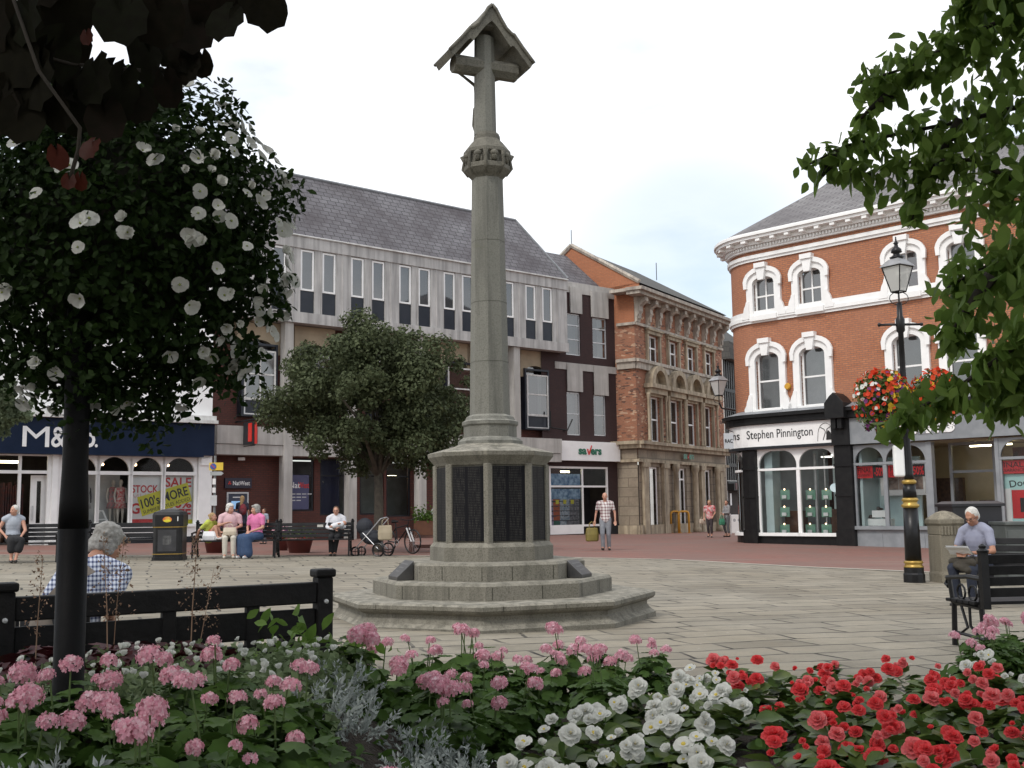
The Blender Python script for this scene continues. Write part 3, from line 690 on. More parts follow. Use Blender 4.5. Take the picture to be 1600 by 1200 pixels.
# ---- white shop building at far left
sh = building('clothes_shop_building', A, 'white painted shop building with a broad navy fascia at the left edge of the square')
mL, mR = -31.5, S_at(A, 331, 700)
ops = []
for c_ in (-29.6, -26.6, -23.6, -20.6): ops.append((c_-.55, c_+.55, 6.1, 8.2)); ops.append((c_-.5, c_+.5, 9.3, 10.9))
mb = MB(); fwall(mb, A, mL, mR, 3.5, 11.8, ops, 0, .2); body_shell(mb, A, mL, mR, 3.5, 11.8, 0, -9); mb.build('wall', WHITE, sh)
for a, b, c, d in ops: window(A, sh, a, b, c, d, -.05, WHITE, UPG, .07, ((c+d)/2,), ((a+b)/2,), back=DARKI)
mb = MB(); rquad(mb, A, (mL, 11.8, .3), (mR, 11.8, .3), (mR, 14.4, -4.5), (mL, 14.4, -4.5)); rquad(mb, A, (mR, 11.8, -9), (mL, 11.8, -9), (mL, 14.4, -4.5), (mR, 14.4, -4.5)); mb.build('roof', SLATE, sh)
mb = MB(); fpoly(mb, A, [(mL, 11.8), (mR, 11.8), (mR, 12), (mL, 12)], 0, .32); mb.build('eaves_gutter', WHITE2, sh)
f0, f1 = Z_at(A, 200, 709, .35), Z_at(A, 200, 657, .35)
mb = MB(); fbox(mb, A, mL, mR-.05, f0, f1, 0, .34); fa = mb.build('shop_fascia', NAVY, sh)
mb = MB(); fbox(mb, A, mL, mR, f1, f1+.12, 0, .55); fbox(mb, A, mL, mR, f1+.122, f1+.3, 0, .38); mb.build('fascia_cornice', WHITE2, sh)
mb = MB(); fbox(mb, A, mL, mR-.5, f0-.07, f0-.002, .0, .42); mb.build('awning_box', NAVY, sh)
zt = (Z_at(A, 150, 678, .36)+Z_at(A, 150, 699, .36))/2
mb = MB()
def put(t_, pa, pb, ya, yb, bd=.012):
    sa, sb = S_at(A, pa, 690, .36), S_at(A, pb, 690, .36); za, zb_ = Z_at(A, (pa+pb)/2, yb, .36), Z_at(A, (pa+pb)/2, ya, .36)
    ftext(mb, A, t_, (sa+sb)/2, (za+zb_)/2, sb-sa, .345, zb_-za, bd)
put('M', 35, 77, 666, 698, .0); put('&', 80, 104, 667, 699); put('C', 107, 128, 667, 699); put('o', 130, 149, 676, 699, .02); put('.', 148.5, 153, 694, 699, .04)
mb.build('lettering', WHITE, fa)
# ground floor: door recess at left, arched display windows
gx = lambda px: S_at(A, px, 780)
zsill = .78; ztrans = Z_at(A, 250, 739.5); zfa = f0
arches = [(100, 149.5), (155, 201), (207, 252), (258, 303)]
mb = MB()
fbox(mb, A, gx(79), gx(88), 0, zfa, -.1, .12); fbox(mb, A, gx(88), gx(98), 0, zfa, -.12, .0)
fbox(mb, A, gx(308), gx(328), 0, zfa, -.2, .14)
fbox(mb, A, gx(310), gx(326), 3.05, zfa-.1, .14, .2); fbox(mb, A, gx(98), gx(308), .42, zsill, -.25, .04); fbox(mb, A, gx(98), gx(308), zsill, zsill+.1, -.25, .12)
mb.build('shop_front_pilaster', WHITE, sh)
mb = MB(); fbox(mb, A, gx(98), gx(328), -.3, .42, -.25, .05); fbox(mb, A, gx(78), gx(90), -.1, .36, -.1, .14); mb.build('plinth', DKGREY, sh)
for a_, b_ in arches:
    sa, sb = gx(a_), gx(b_); r = (sb-sa)/2; c_ = (sa+sb)/2; zz = ztrans+.06; hgt = min(r, zfa-zz-.1)
    arc = [(c_+r*math.cos(t), zz+hgt*math.sin(t)) for t in [math.pi*k/14 for k in range(15)]]
    e0, e1 = sa-.11, sb+.11
    mb = MB(); fpoly(mb, A, [(e0, zz), (sa, zz)]+arc[::-1][1:-1]+[(sb, zz), (e1, zz), (e1, zfa), (e0, zfa)], -.12, .0)
    fbox(mb, A, e0, e1, zz-.13, zz-.002, -.12, .02); fbox(mb, A, e0, sa, zsill+.1, zz-.135, -.12, .01); fbox(mb, A, sb, e1, zsill+.1, zz-.135, -.12, .01)
    wf = mb.build('display_window', WHITE, sh)
    mb = MB(); mb.quad(A.P(e0,zsill,-.07), A.P(e1,zsill,-.07), A.P(e1,zfa,-.07), A.P(e0,zfa,-.07)); mb.build('pane', GLASS, wf)
    mb = MB(); p_ = A.P(c_-.25, zfa-.35, -.55); mb.ell(p_, (.05, .05, .05)); mb.build('spotlight', SPOT, wf)
# door zone
mb = MB(); frame(mb, A, mL, gx(79), 0, zfa, .12, -.12, -.02, (ztrans,), (gx(30),)); mb.build('door_frame', WHITE, sh)
mb = MB(); frame(mb, A, gx(52), gx(78), .05, ztrans-.1, .2, -.4, -.34); fbox(mb, A, gx(54), gx(76), .1, 1.0, -.4, -.35); dr_ = mb.build('door', WHITE, sh)
mb = MB(); mb.tube([A.P(gx(55), 1.1, -.28), A.P(gx(55), 1.6, -.28)], .03); mb.build('door_handle', ALU, dr_)
mb = MB(); mb.quad(A.P(gx(56),1,-.37), A.P(gx(75),1,-.37), A.P(gx(75),ztrans-.2,-.37), A.P(gx(56),ztrans-.2,-.37)); mb.build('pane', GLASS, dr_)
mb = MB(); fwall(mb, A, mL, mR-.3, -.2, f1, [], -5); mb.quad(A.P(mL,f0+.02,-5), A.P(mR,f0+.02,-5), A.P(mR,f0+.02,-.13), A.P(mL,f0+.02,-.13))
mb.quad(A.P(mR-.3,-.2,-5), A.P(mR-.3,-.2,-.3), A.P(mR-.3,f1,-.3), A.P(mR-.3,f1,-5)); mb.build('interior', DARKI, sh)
mb = MB()
for s_ in (-29.5, -27.3, -25.2): fbox(mb, A, s_-.7, s_+.5, f0-.28, f0-.2, -2.2, -2.05)
mb.build('ceiling_light', STRIP, sh)
mb = MB(); fbox(mb, A, gx(98), gx(308), .5, zsill+.05, -1.3, -.3); mb.build('window_bed', MIDI, sh)
mb = MB(); fbox(mb, A, gx(98), gx(206), zsill, ztrans+.1, -1.3, -1.25); mb.build('display_back', CURT, sh)
clo = [mat('rack_clothes', (.10,.03,.03), (.03,.03,.04), 7, .9), mat('rack_clothes_pale', (.3,.25,.2), (.1,.08,.08), 6, .9)]
for k in range(7):
    mb = MB(); s_ = mL+.8+k*.95
    for j in range(9): fbox(mb, A, s_+j*.08, s_+j*.08+.05, .9+.1*rnd.random(), 2.3+.2*rnd.random(), -3.2-.3*(k % 3), -2.8-.3*(k % 3))
    mb.build('clothes_rail', clo[k % 2], sh)
# sale posters in the last two bays
def poster(px0, px1, y0, y1, m_, o, name, parent=sh):
    a_, b_ = S_at(A, px0, (y0+y1)/2, o), S_at(A, px1, (y0+y1)/2, o); c_, d_ = Z_at(A, (px0+px1)/2, y1, o), Z_at(A, (px0+px1)/2, y0, o)
    mb = MB(); fbox(mb, A, a_, b_, c_, d_, o-.01, o); return mb.build(name, m_, parent)
def ptext(txt, px0, px1, y0, y1, m_, o, parent, bold=.0, rot=0.0, name='lettering'):
    a_, b_ = S_at(A, px0, (y0+y1)/2, o), S_at(A, px1, (y0+y1)/2, o); c_, d_ = Z_at(A, (px0+px1)/2, y1, o), Z_at(A, (px0+px1)/2, y0, o)
    mb = MB(); ftext(mb, A, txt, (a_+b_)/2, (c_+d_)/2, (b_-a_), o, d_-c_, bold, rot, th=.004); return mb.build(name, m_, parent)
p1 = poster(204, 252, 743, 822, PAPER, -.16, 'sale_poster'); p2 = poster(256, 303, 744, 822, PAPER, -.16, 'sale_poster')
ptext('STOCK', 206, 247, 758, 770, REDP, -.155, p1, .02); ptext('MUST', 206, 246, 771, 784, mat('pale_red_print', (.75,.55,.55), None, 3, .5), -.155, p1, 0)
ptext('GO', 204, 236, 786, 803, REDP, -.155, p1, .03)
ptext('SALE', 258, 299, 746, 761, REDP, -.155, p2, .02); ptext('50%', 262, 299, 780, 794, REDP, -.155, p2, .03); ptext('OFF', 262, 298, 795, 811, REDP, -.155, p2, .03)
rb = poster(203, 252, 811, 822, REDP, -.153, 'red_band', p1)
poster(257, 303, 812, 822, YELP, -.153, 'yellow_band', p2)
yo = -.145
cs, cz = S_at(A, 258, 780, yo), Z_at(A, 258, 780, yo); hw = (S_at(A, 299, 780, yo)-S_at(A, 218, 780, yo))/2; th_ = R_(16)
def rotp(x, y): return (cs+x*math.cos(th_)-y*math.sin(th_), cz+x*math.sin(th_)+y*math.cos(th_))
mb = MB(); fpoly(mb, A, [rotp(-hw,-.36), rotp(hw,-.36), rotp(hw,.36), rotp(-hw,.36)], yo-.006, yo); yb = mb.build('yellow_banner', YELP, sh)
mb = MB(); ftext(mb, A, "100's MORE", *rotp(0, .08), hw*1.85, yo+.002, .36, .02, th_, th=.004); ftext(mb, A, 'SUMMER STYLES ADDED', *rotp(0, -.24), hw*1.85, yo+.002, .13, .0, th_, th=.004); mb.build('lettering', INK, yb)
# ------------------------------------------------------------------ Victorian brick and sandstone building
Bc = Fac(G(1000, 835), u3); Bs = Fac(Bc.O, np.array([u3[1], -u3[0]]))
vb = building('victorian_building', Bc, 'mottled brick building with sandstone ground floor and bracketed cornice beside the timber framed house')
sE = S_at(Bc, 1129, 600); zc0 = 12.35
up = []; lo = []
for a, b, c, d in ((1011,1028,523,566), (1043,1058,534,574), (1071,1085,543,580), (1099,1112,551,586)): up.append((S_at(Bc,a,545), S_at(Bc,b,545), Z_at(Bc,(a+b)/2,d), Z_at(Bc,(a+b)/2,c)))
for a, b, c, d in ((1014,1031,620,691), (1045,1061,626,694), (1072,1087,631,697), (1099,1112,636,699)): lo.append((S_at(Bc,a,660), S_at(Bc,b,660), Z_at(Bc,(a+b)/2,d), Z_at(Bc,(a+b)/2,c)))
uz0 = sum(x[2] for x in up)/4; uz1 = sum(x[3] for x in up)/4; lz0 = sum(x[2] for x in lo)/4; lz1 = sum(x[3] for x in lo)/4
print('victorian', sE, uz0, uz1, lz0, lz1, [round(x[0],2) for x in up], [round(x[0],2) for x in lo])
zs = 4.25                                    # top of the stone ground floor
up = [(a, b, uz0, uz1) for a, b, _, _ in up]; lo = [(a, b, lz0, lz1) for a, b, _, _ in lo]
mb = MB(); fwall(mb, Bc, 0, sE, zs, zc0, up+lo, 0, .3); body_shell(mb, Bc, 0, sE, zs, zc0, 0, -8.2); mb.build('wall', BR_MOT, vb)
side = -8.6
pk = Bs.hit(893, 385); lft = Bs.hit(880, 402)
mb = MB(); P = Bs.P
zg = 12.4; gr = [(side, zg), (.35, zg), (.35, zg+.4), (float(pk[0]), float(pk[1])), (side, float(pk[1])-(float(pk[0])-side)*.8)]
k = mb.add([P(a, b, .02) for a, b in gr], [(0, 1, 2, 3, 4)]); mb.uv[len(mb.f)-1] = gr
mb.quad(P(side,9,.01), P(-1.3,9,.01), P(-1.3,zg,.01), P(side,zg,.01), [(side,9),(-1.3,9),(-1.3,zg),(side,zg)])
mb.quad(P(-1.3,10.7,.01), P(0,10.7,.01), P(0,zg,.01), P(-1.3,zg,.01), [(-1.3,10.7),(0,10.7),(0,zg),(-1.3,zg)])
mb.build('gable_wall', BR_GAB, vb)
mb = MB(); mb.quad(P(-1.3,4,.01), P(0,4,.01), P(0,10.7,.01), P(-1.3,10.7,.01), [(-1.3,4),(0,4),(0,10.7),(-1.3,10.7)]); mb.build('return_wall', BR_MOT, vb)
# roof
pz, psd = float(pk[1]), float(pk[0])
ux, rs_ = None, S_at(Bc, 1026, 436, psd)
rend = sE-1.0
rz = Bc
mb = MB()
ov = .35
rquad(mb, Bc, (-.02, zc0+.45, ov), (sE+.2, zc0+.45, ov), (rend-3, pz, psd), (-.02, pz, psd))
rquad(mb, Bc, (sE+.2, zc0+.45, -8.4), (-.02, zc0+.45, -8.4), (-.02, pz, psd), (rend-3, pz, psd))
rquad(mb, Bc, (sE+.2, zc0+.45, ov), (sE+.2, zc0+.45, -8.4), (rend-3, pz, psd), (rend-3, pz, psd))
mb.build('roof', SLATE2, vb)
mb = MB(); mb.tube([Bc.P(-.02, zc0+.5, ov), Bc.P(-.02, pz+.05, psd)], .13, 6); mb.tube([Bc.P(-.02, pz+.05, psd), Bc.P(-.02, lft[1]-.6, lft[0]-1.0)], .13, 6); mb.build('gable_coping', CORN, vb)
mb = MB(); mb.tube([Bc.P(rs_, pz, psd), Bc.P(rs_, pz+1.1, psd)], .025, 5); mb.tube([Bc.P(0, pz, psd), Bc.P(0, pz+.9, psd)], .02, 5); mb.build('lightning_rod', DKGREY, vb)
# cornice with brackets
mb = MB(); fbox(mb, Bc, -.95, sE+.35, 12.25, 12.42, 0, .95); fbox(mb, Bc, -.85, sE+.25, 12.07, 12.248, 0, .75); fbox(mb, Bc, -.0, sE, 11.85, 12.068, 0, .35)
fbox(mb, Bc, 0, sE, 10.62, 10.76, 0, .14); fbox(mb, Bs, -.98, .1, 10.62, 10.76, .01, .14)
mb.build('cornice', CORN, vb)
mb = MB(); fbox(mb, Bs, -1.0, .9, 12.255, 12.415, 0.03, .8); mb.build('cornice_return', CORN, vb)
for k in range(10):
    s_ = .25+k*(sE-.6)/9
    mb = MB(); prof = [(0, 10.77), (.12, 10.8), (.16, 11.1), (.3, 11.35), (.28, 11.6), (.62, 11.85), (.62, 12.06), (0, 12.06)]
    w_ = .32 if k else .42
    vsx = [Bc.P(s_-w_/2, z, o) for o, z in prof]+[Bc.P(s_+w_/2, z, o) for o, z in prof]; n = len(prof)
    mb.add(vsx, [tuple(range(n))[::-1], tuple(range(n, 2*n))]+[(i, (i+1) % n, (i+1) % n+n, i+n) for i in range(n)])
    fbox(mb, Bc, s_-w_*.3, s_+w_*.3, 10.95, 11.2, .1, .24); mb.build('cornice_bracket', CORN, vb)
# string course and window dressings
mb = MB(); fbox(mb, Bc, -.05, sE, 8.35, 8.7, 0, .16); fbox(mb, Bc, -.12, sE, 8.7, 8.86, 0, .26); fbox(mb, Bs, -1.0, .05, 8.35, 8.7, .01, .16); fbox(mb, Bs, -1.0, .12, 8.7, 8.86, .01, .26); mb.build('string_course', CORN, vb)
for i, (a, b, c, d) in enumerate(up):
    mb = MB(); fbox(mb, Bc, a-.18, a, c-.02, d+.02, 0, .13); fbox(mb, Bc, b, b+.18, c-.02, d+.02, 0, .13); fbox(mb, Bc, a-.24, b+.24, d+.022, d+.2, 0, .17); fbox(mb, Bc, a-.30, b+.30, d+.202, d+.3, 0, .26); mb.build('window_surround', STONE_T, vb)
    window(Bc, vb, a, b, c, d, -.12, WHITE, UPG, .09, ((c+d)/2+.05,), ((a+b)/2,), back=CURT if i % 2 == 0 else MIDI)
for i, (a, b, c, d) in enumerate(lo):
    m_ = (a+b)/2
    mb = MB(); fbox(mb, Bc, a-.14, a, c, d, 0, .14); fbox(mb, Bc, b, b+.14, c, d, 0, .14); fbox(mb, Bc, a-.2, b+.2, d, d+.3, 0, .16); mb.build('window_surround', STONE_T, vb)
    # arched hood carried on little columns
    R1, R0 = 1.05, .68; zz = d+.62
    o_ = [(m_+R1*math.cos(t), zz+1.0*math.sin(t)) for t in [math.pi*k/12 for k in range(13)]]; i_ = [(m_+R0*math.cos(t), zz+.74*math.sin(t)) for t in [math.pi*k/12 for k in range(13)]]
    mb = MB(); fpoly(mb, Bc, o_+i_[::-1], 0, .46); fpoly(mb, Bc, i_, 0, .05); fbox(mb, Bc, m_-R1-.12, m_+R1+.12, zz-.22, zz-.002, 0, .5); fbox(mb, Bc, m_-R1, m_+R1, zz-.5, zz-.222, 0, .34); mb.build('arched_hood', STONE_T, vb)
    for q in ((a-.42), (b+.42)):
        mb = MB()
        mb.lathe([(.09, 0), (.09, .1), (.065, .15), (.06, lz1-lz0-.25), (.12, lz1-lz0+.05), (.12, lz1-lz0+.12)], Bc.P(q, lz0, .2), 10); mb.build('colonnette', STONE_T, vb, True)
    window(Bc, vb, a, b, c, d, -.12, WHITE, UPG, .09, ((c+d)/2,), (), back=MIDI)
# stone ground floor
g_op = [(S_at(Bc,1013,780), S_at(Bc,1030,780), Z_at(Bc,1022,827), 3.35), (S_at(Bc,1056,780), S_at(Bc,1073,780), -.25, 3.35), (S_at(Bc,1101,780), S_at(Bc,1112,780), .2, 3.35)]
mb = MB(); fwall(mb, Bc, 0, sE, -.6, zs, g_op, 0.02, .35)
mb.quad(Bs.P(-1.5,-.6,.05), Bs.P(0,-.6,.05), Bs.P(0,zs,.05), Bs.P(-1.5,zs,.05), [(-1.5,0),(0,0),(0,zs),(-1.5,zs)])
mb.build('stone_ground_floor', STONE, vb)
for i, (a, b, c, d) in enumerate(g_op):
    window(Bc, vb, a+.02, b-.02, c, d, -.1, WHITE, GLASS, .1, (2.75,) if i == 1 else (), (), back=DARKI)
mb = MB()
for F, a, b in ((Bc, -.25, sE+.1), (Bs, -1.5, .2)):
    fbox(mb, F, a, b, 3.55, 3.7, .02, .2); fbox(mb, F, a, b, 4.25, 4.45, .02, .3); fbox(mb, F, a-.02, b+.02, 4.45, 4.62, .02, .48); fbox(mb, F, a, b, -.6, .35, .02, .14)
mb.build('stone_entablature', STONE_T, vb)
for (px, w_) in ((1037, .55), (1051, .3), (1081, .34), (1095, .5), (1125, .5), (1116, .3), (1006, .55)):
    s_ = S_at(Bc, px, 780)
    mb = MB()
    if w_ < .4: mb.lathe([(w_*.75, 0), (w_*.75, .25), (w_*.5, .35), (w_*.47, 3.3), (w_*.7, 3.5), (w_*.7, 3.75)], Bc.P(s_, -.2, .25), 14)
    else: fbox(mb, Bc, s_-w_/2, s_+w_/2, -.3, 3.3, .03, .2); fbox(mb, Bc, s_-w_/2-.08, s_+w_/2+.08, 3.3, 3.54, .03, .27)
    mb.build('stone_column', STONE_T, vb, w_ < .4)
s_ = S_at(Bc, 1070, 716)
mb = MB(); ftext(mb, Bc, 'sa', s_-.42, 4.0, .5, .22, .28, .04); ftext(mb, Bc, 'ers', s_+.42, 4.0, .62, .22, .28, .04); lt_ = mb.build('lettering', GREENP, vb)
mb = MB(); fpoly(mb, Bc, [(s_-.17, 4.05), (s_-.02, 3.86), (s_+.16, 4.25), (s_-.02, 3.95)], .2, .235); mb.build('tick_emblem', REDL, vb)

# ------------------------------------------------------------------ timber framed house down the side street
T = Fac(G(1128, 826), u3); T.O = T.O+u3*1.2
th = building('timber_framed_house', T, 'black and white timber framed house in the gap of the side street')
tz = Z_at(T, 1140, 556, 0)+.2
mb = MB(); fwall(mb, T, 0, 7, -1, tz, [], 0); body_shell(mb, T, 0, 7, -1, tz, 0, -6); mb.build('wall', WHITE2, th)
mb = MB()
for z in (2.7, 3.9, 5.3, 6.6, 7.7, 9.0): fbox(mb, T, 0, 7, z, z+.22, 0, .10)
for k in range(18): fbox(mb, T, k*.4, k*.4+.16, 3.0, tz-.3, 0, .08)
fbox(mb, T, 0, 7, 2.3, 2.75, 0, .5); mb.build('timber_frame', BLACK, th)
mb = MB(); fpoly(mb, T, [(-.2, tz-.6), (7, tz-.6), (7, tz+.1), (-.2, tz+.6)], 0, .6); rquad(mb, T, (-.2, tz, .6), (7, tz, .6), (7, tz+3, -3), (-.2, tz+3, -3)); mb.build('roof', SLATE2, th)
mb = MB(); fbox(mb, T, .1, 2.6, -.3, 2.3, 0, .02); mb.build('shop_opening', DARKI, th)
mb = MB(); fbox(mb, T, .2, 3.0, 2.35, 2.8, .5, .52); mb.build('shop_sign', mat('maroon_sign', (.10,.03,.03), None, 3, .5), th)
mb = MB(); fbox(mb, T, .35, .6, 1.3, 2.1, .03, .06); mb.build('notice', WHITE, th)

# ------------------------------------------------------------------ red brick corner building
Rr = 1.85; st = S_at(Fac(G(1330, 853), u2), 1187, 700)
RB = Fac(G(1330, 853), u2, Rr, st)
rbd = building('red_brick_corner_building', RB, 'bright red brick corner building with white window surrounds, white cornice and two shops below')
sA = st-Rr*math.pi*.5; sB = 10.5
s12 = 8.32; s23 = 10.72
def WS(px, py): return S_at(RB, px, py)
cl = [WS(1201, 590), WS(1272, 590), WS(1419, 560), WS(1419, 560)+(WS(1272, 590)-WS(1201, 590))*1.0, 8.2]
cu = [WS(1195, 465), WS(1267, 452), WS(1416, 440), WS(1416, 440)+(WS(1267, 452)-WS(1195, 465)), 8.1]
zl0, zl1 = Z_at(RB, 1272, 634), Z_at(RB, 1272, 541); zu0, zu1 = Z_at(RB, 1267, 482), Z_at(RB, 1267, 419)
print('red', st, cl, cu, zl0, zl1, zu0, zu1, 'outer', Z_at(RB,1272,527), Z_at(RB,1267,402), WS(1234,590), WS(1307,590), WS(1253,590), WS(1293,590))
hwl = (WS(1293,590)-WS(1253,590))/2; hwu = (WS(1285,450)-WS(1249,450))/2
ops = [(c-hwl, c+hwl, zl0, zl1) for c in cl]+[(c-hwu, c+hwu, zu0, zu1) for c in cu]
mb = MB(); fwall(mb, RB, sA, sB, 4.2, 11.4, ops, 0, .2)
p0 = RB.P(sA, 0, 0); pe = RB.P(sB, 0, 0)
mb.build('wall', BR_RED, rbd)
# side and back walls
back = -9.0
Cn = RB.C; pa = np.array(p0[:2]); sidepts = [pa, pa-RB.n*(9-Rr+0)]
mb = MB()
bk1 = np.array(RB.P(sA, 0, 0)[:2])-RB.n*8; bk2 = np.array(RB.P(sB, 0, 0)[:2])-RB.n*10.4; e2 = np.array(RB.P(sB, 0, 0)[:2])
for a, b in ((bk1, pa), (e2, bk2), (bk2, bk1)):
    l = float(np.linalg.norm(b-a)); mb.quad((*a, -1), (*b, -1), (*b, 11.4), (*a, 11.4), [(0, -1), (l, -1), (l, 11.4), (0, 11.4)])
mb.build('side_wall', BR_RED, rbd)
# string courses
mb = MB(); fbox(mb, RB, sA, sB, s12-.02, s12+.12, 0, .14); fbox(mb, RB, sA, sB, s12+.122, s12+.34, 0, .08); fbox(mb, RB, sA, sB, s12-.12, s12-.022, 0, .08); mb.build('string_course', WHITE, rbd)
mb = MB(); fbox(mb, RB, sA, sB, s23-.12, s23-.02, 0, .07); fbox(mb, RB, sA, sB, s23-.018, s23+.12, 0, .13); mb.build('string_course', WHITE, rbd)
# cornice
zc = 11.0
mb = MB()
fbox(mb, RB, sA, sB, zc, zc+.07, 0, .14); fbox(mb, RB, sA, sB, zc+.20, zc+.36, 0, .30); fbox(mb, RB, sA, sB, zc+.362, zc+.47, 0, .56); fbox(mb, RB, sA, sB, zc+.472, zc+.56, 0, .64); fbox(mb, RB, sA, sB, zc+.562, zc+.61, 0, .60)
mb.build('cornice', WHITE, rbd)
mb = MB(); x = sA+.05
while x < sB: fbox(mb, RB, x, x+.07, zc+.08, zc+.19, 0, .21); x += .13
fbox(mb, RB, sA, sB, zc+.072, zc+.198, 0, .14); mb.build('dentil_course', WHITE, rbd)
x = sA+.3
while x < sB: mb = MB(); fbox(mb, RB, x, x+.18, zc+.25, zc+.358, .30, .53); mb.build('modillion', WHITE, rbd); x += .62
# windows with modelled surrounds
def surround(c, hw, z0, z1, up_):
    W = hw+.33; E = .10; rise = .30 if not up_ else .24
    arcI = [(c+hw*math.cos(t), z1-rise+rise*math.sin(t)) for t in [math.pi*k/12 for k in range(13)]]
    arcO = [(c+(W)*math.cos(t)*1.0, z1-rise+.12+(rise+.28)*math.sin(t)) for t in [math.pi*k/12 for k in range(1, 12)]]
    zb_ = z0-.02
    mb = MB()
    left = [(c-hw, zb_), (c-hw, z1-rise)]; 
    # body
    fpoly(mb, RB, [(c-hw, zb_)]+[(a, b) for a, b in arcI[::-1]]+[(c+hw, zb_), (c+W-.06, zb_), (c+W-.06, z1-rise)]+[(c+(W-.06)*math.cos(t), z1-rise+.02+(rise+.22)*math.sin(t)) for t in [math.pi*k/12 for k in range(1, 12)]]+[(c-W+.06, z1-rise), (c-W+.06, zb_)], -.19, .12)
    # hood mould
    fpoly(mb, RB, [(c+W, z1-rise-.16), (c+W+.02, z1-rise+.12)]+arcO+[(c-W-.02, z1-rise+.12), (c-W, z1-rise-.16), (c-W+.13, z1-rise-.16), (c-W+.13, z1-rise+.05)]+[(c+(W-.15)*math.cos(t), z1-rise+.10+(rise+.12)*math.sin(t)) for t in [math.pi*k/12 for k in range(11, 0, -1)]]+[(c+W-.13, z1-rise+.05), (c+W-.13, z1-rise-.16)], .1, .2)
    # keystone
    kz = z1+.13
    fpoly(mb, RB, [(c-.12, z1-.14), (c+.12, z1-.14), (c+.2, kz+.22), (c-.2, kz+.22)], .12, .27); fbox(mb, RB, c-.24, c+.24, kz+.2, kz+.38, .1, .33)
    # scrolled feet and sill
    for sg_ in (-1, 1):
        fx = c+sg_*(W-.06)
        fpoly(mb, RB, [(fx-sg_*.12, zb_-.05), (fx+sg_*.22, zb_-.05), (fx+sg_*.24, zb_+.08), (fx+sg_*.14, zb_+.22), (fx+sg_*.10, zb_+.38), (fx+sg_*.03, zb_+.5), (fx, zb_+.62), (fx-sg_*.12, zb_+.62)][::sg_], .05, .16)
    fbox(mb, RB, c-hw-.1, c+hw+.1, zb_-.16, zb_+.04, -.1, .2)
    if up_ is False: fbox(mb, RB, c-W-.04, c+W+.04, zb_-.42, zb_-.162, 0, .13)
    o = mb.build('window_surround', WHITE, rbd); return o
for i, c in enumerate(cl):
    surround(c, hwl, zl0, zl1, False)
    window(RB, rbd, c-hwl, c+hwl, zl0, zl1, -.1, WHITE, UPG, .07, ((zl0+zl1)/2,), (), back=CURT if i < 2 else MIDI)
for i, c in enumerate(cu):
    surround(c, hwu, zu0, zu1, True)
    window(RB, rbd, c-hwu, c+hwu, zu0, zu1, -.1, WHITE, UPG, .07, ((zu0+zu1)/2+.02,), (c,), back=MIDI if i != 2 else mat('red_curtain', (.35,.05,.05), (.4,.35,.35), 2, .8))
s_, z_ = RB.hit(1232, 604)
mb = MB(); q = MB()
ring = lambda r, o: [RB.P(s_+r*math.cos(t), z_+r*math.sin(t), o) for t in [2*math.pi*k/16 for k in range(16)]]
mb.loft([ring(.12, 0), ring(.13, .08), ring(.10, .13)]); mb.build('alarm_bell', mat('amber_plastic', (.62,.33,.03), None, 3, .4), rbd)
# hipped roof
zr0 = zc+.6; apx = RB.hit(1292, 288, -4.6); ra, rzz = float(apx[0]), float(apx[1])
print('roof apex', ra, rzz)
edge_pts = [RB.P(s, zr0, .56) for s in RB.cuts(sA, st, .3)]; el = list(RB.cuts(sA, st, .3))
ap = RB.P(ra, rzz, -4.6); mb = MB()
for i in range(len(edge_pts)-1):
    l = math.dist(edge_pts[i], ap); mb.quad(edge_pts[i], edge_pts[i+1], ap, ap, [(el[i], 0), (el[i+1], 0), (el[i+1], l), (el[i], l)])
l = math.hypot(5.3, rzz-zr0)
mb.quad(edge_pts[-1], RB.P(sB, zr0, .56), RB.P(sB, rzz, -4.6), ap, [(st, 0), (sB, 0), (sB, l), (ra, l)])
b1_ = (*bk1, zr0); b2_ = (*bk2, zr0); mb.quad(b1_, edge_pts[0], ap, ap, [(0, 0), (8, 0), (6, l), (3, l)]); mb.quad(b2_, b1_, ap, RB.P(sB, rzz, -4.6), [(12, 0), (0, 0), (3, l), (12, l)])
mb.build('roof', SLATE3, rbd)
mb = MB(); mb.tube([edge_pts[0], ap], .05, 5); mb.tube([ap, RB.P(sB, rzz+.03, -4.6)], .08, 6); mb.build('ridge_capping', LEAD, rbd)

# shop fronts --------------------------------------------------------------
z_f0, z_f1 = 3.46, 4.28
mb = MB(); fbox(mb, RB, sA, sB, z_f1+.02, z_f1+.26, 0, .42); fbox(mb, RB, sA, sB, z_f1+.262, z_f1+.38, 0, .56); mb.build('shop_cornice', BLACK, rbd)
mb = MB(); c_ = RB.cuts(sA, sB)
for i in range(len(c_)-1): mb.quad(RB.P(c_[i], z_f1+.39, .58), RB.P(c_[i+1], z_f1+.39, .58), RB.P(c_[i+1], z_f1+.58, 0.01), RB.P(c_[i], z_f1+.58, 0.01))
mb.build('lead_flashing', LEAD, rbd)
sp = lambda px, py=760: WS(px, py)
pil = [(sp(1170), sp(1187)), (sp(1311), sp(1337))]
mb = MB()
fbox(mb, RB, sA, pil[1][0]+.05, z_f0, z_f1, 0, .30); of = mb.build('optician_fascia', WHITE, rbd)
mb = MB(); fbox(mb, RB, pil[1][1]-.05, sB, z_f0-.1, z_f1, 0, .28); shf = mb.build('shoe_shop_fascia', GREYP, rbd)
mb = MB(); fbox(mb, RB, sA, pil[1][0]+.05, z_f0-.1, z_f0-.003, 0, .34); mb.build('fascia_bead', DKGREY, rbd)
mb = MB(); zt = 3.87; a_, b_ = S_at(RB, 1167, 686, .3), S_at(RB, 1270, 680, .3)
ftext(mb, RB, 'Stephen Pinnington', (a_+b_)/2, zt, b_-a_, .302, .42, .0)
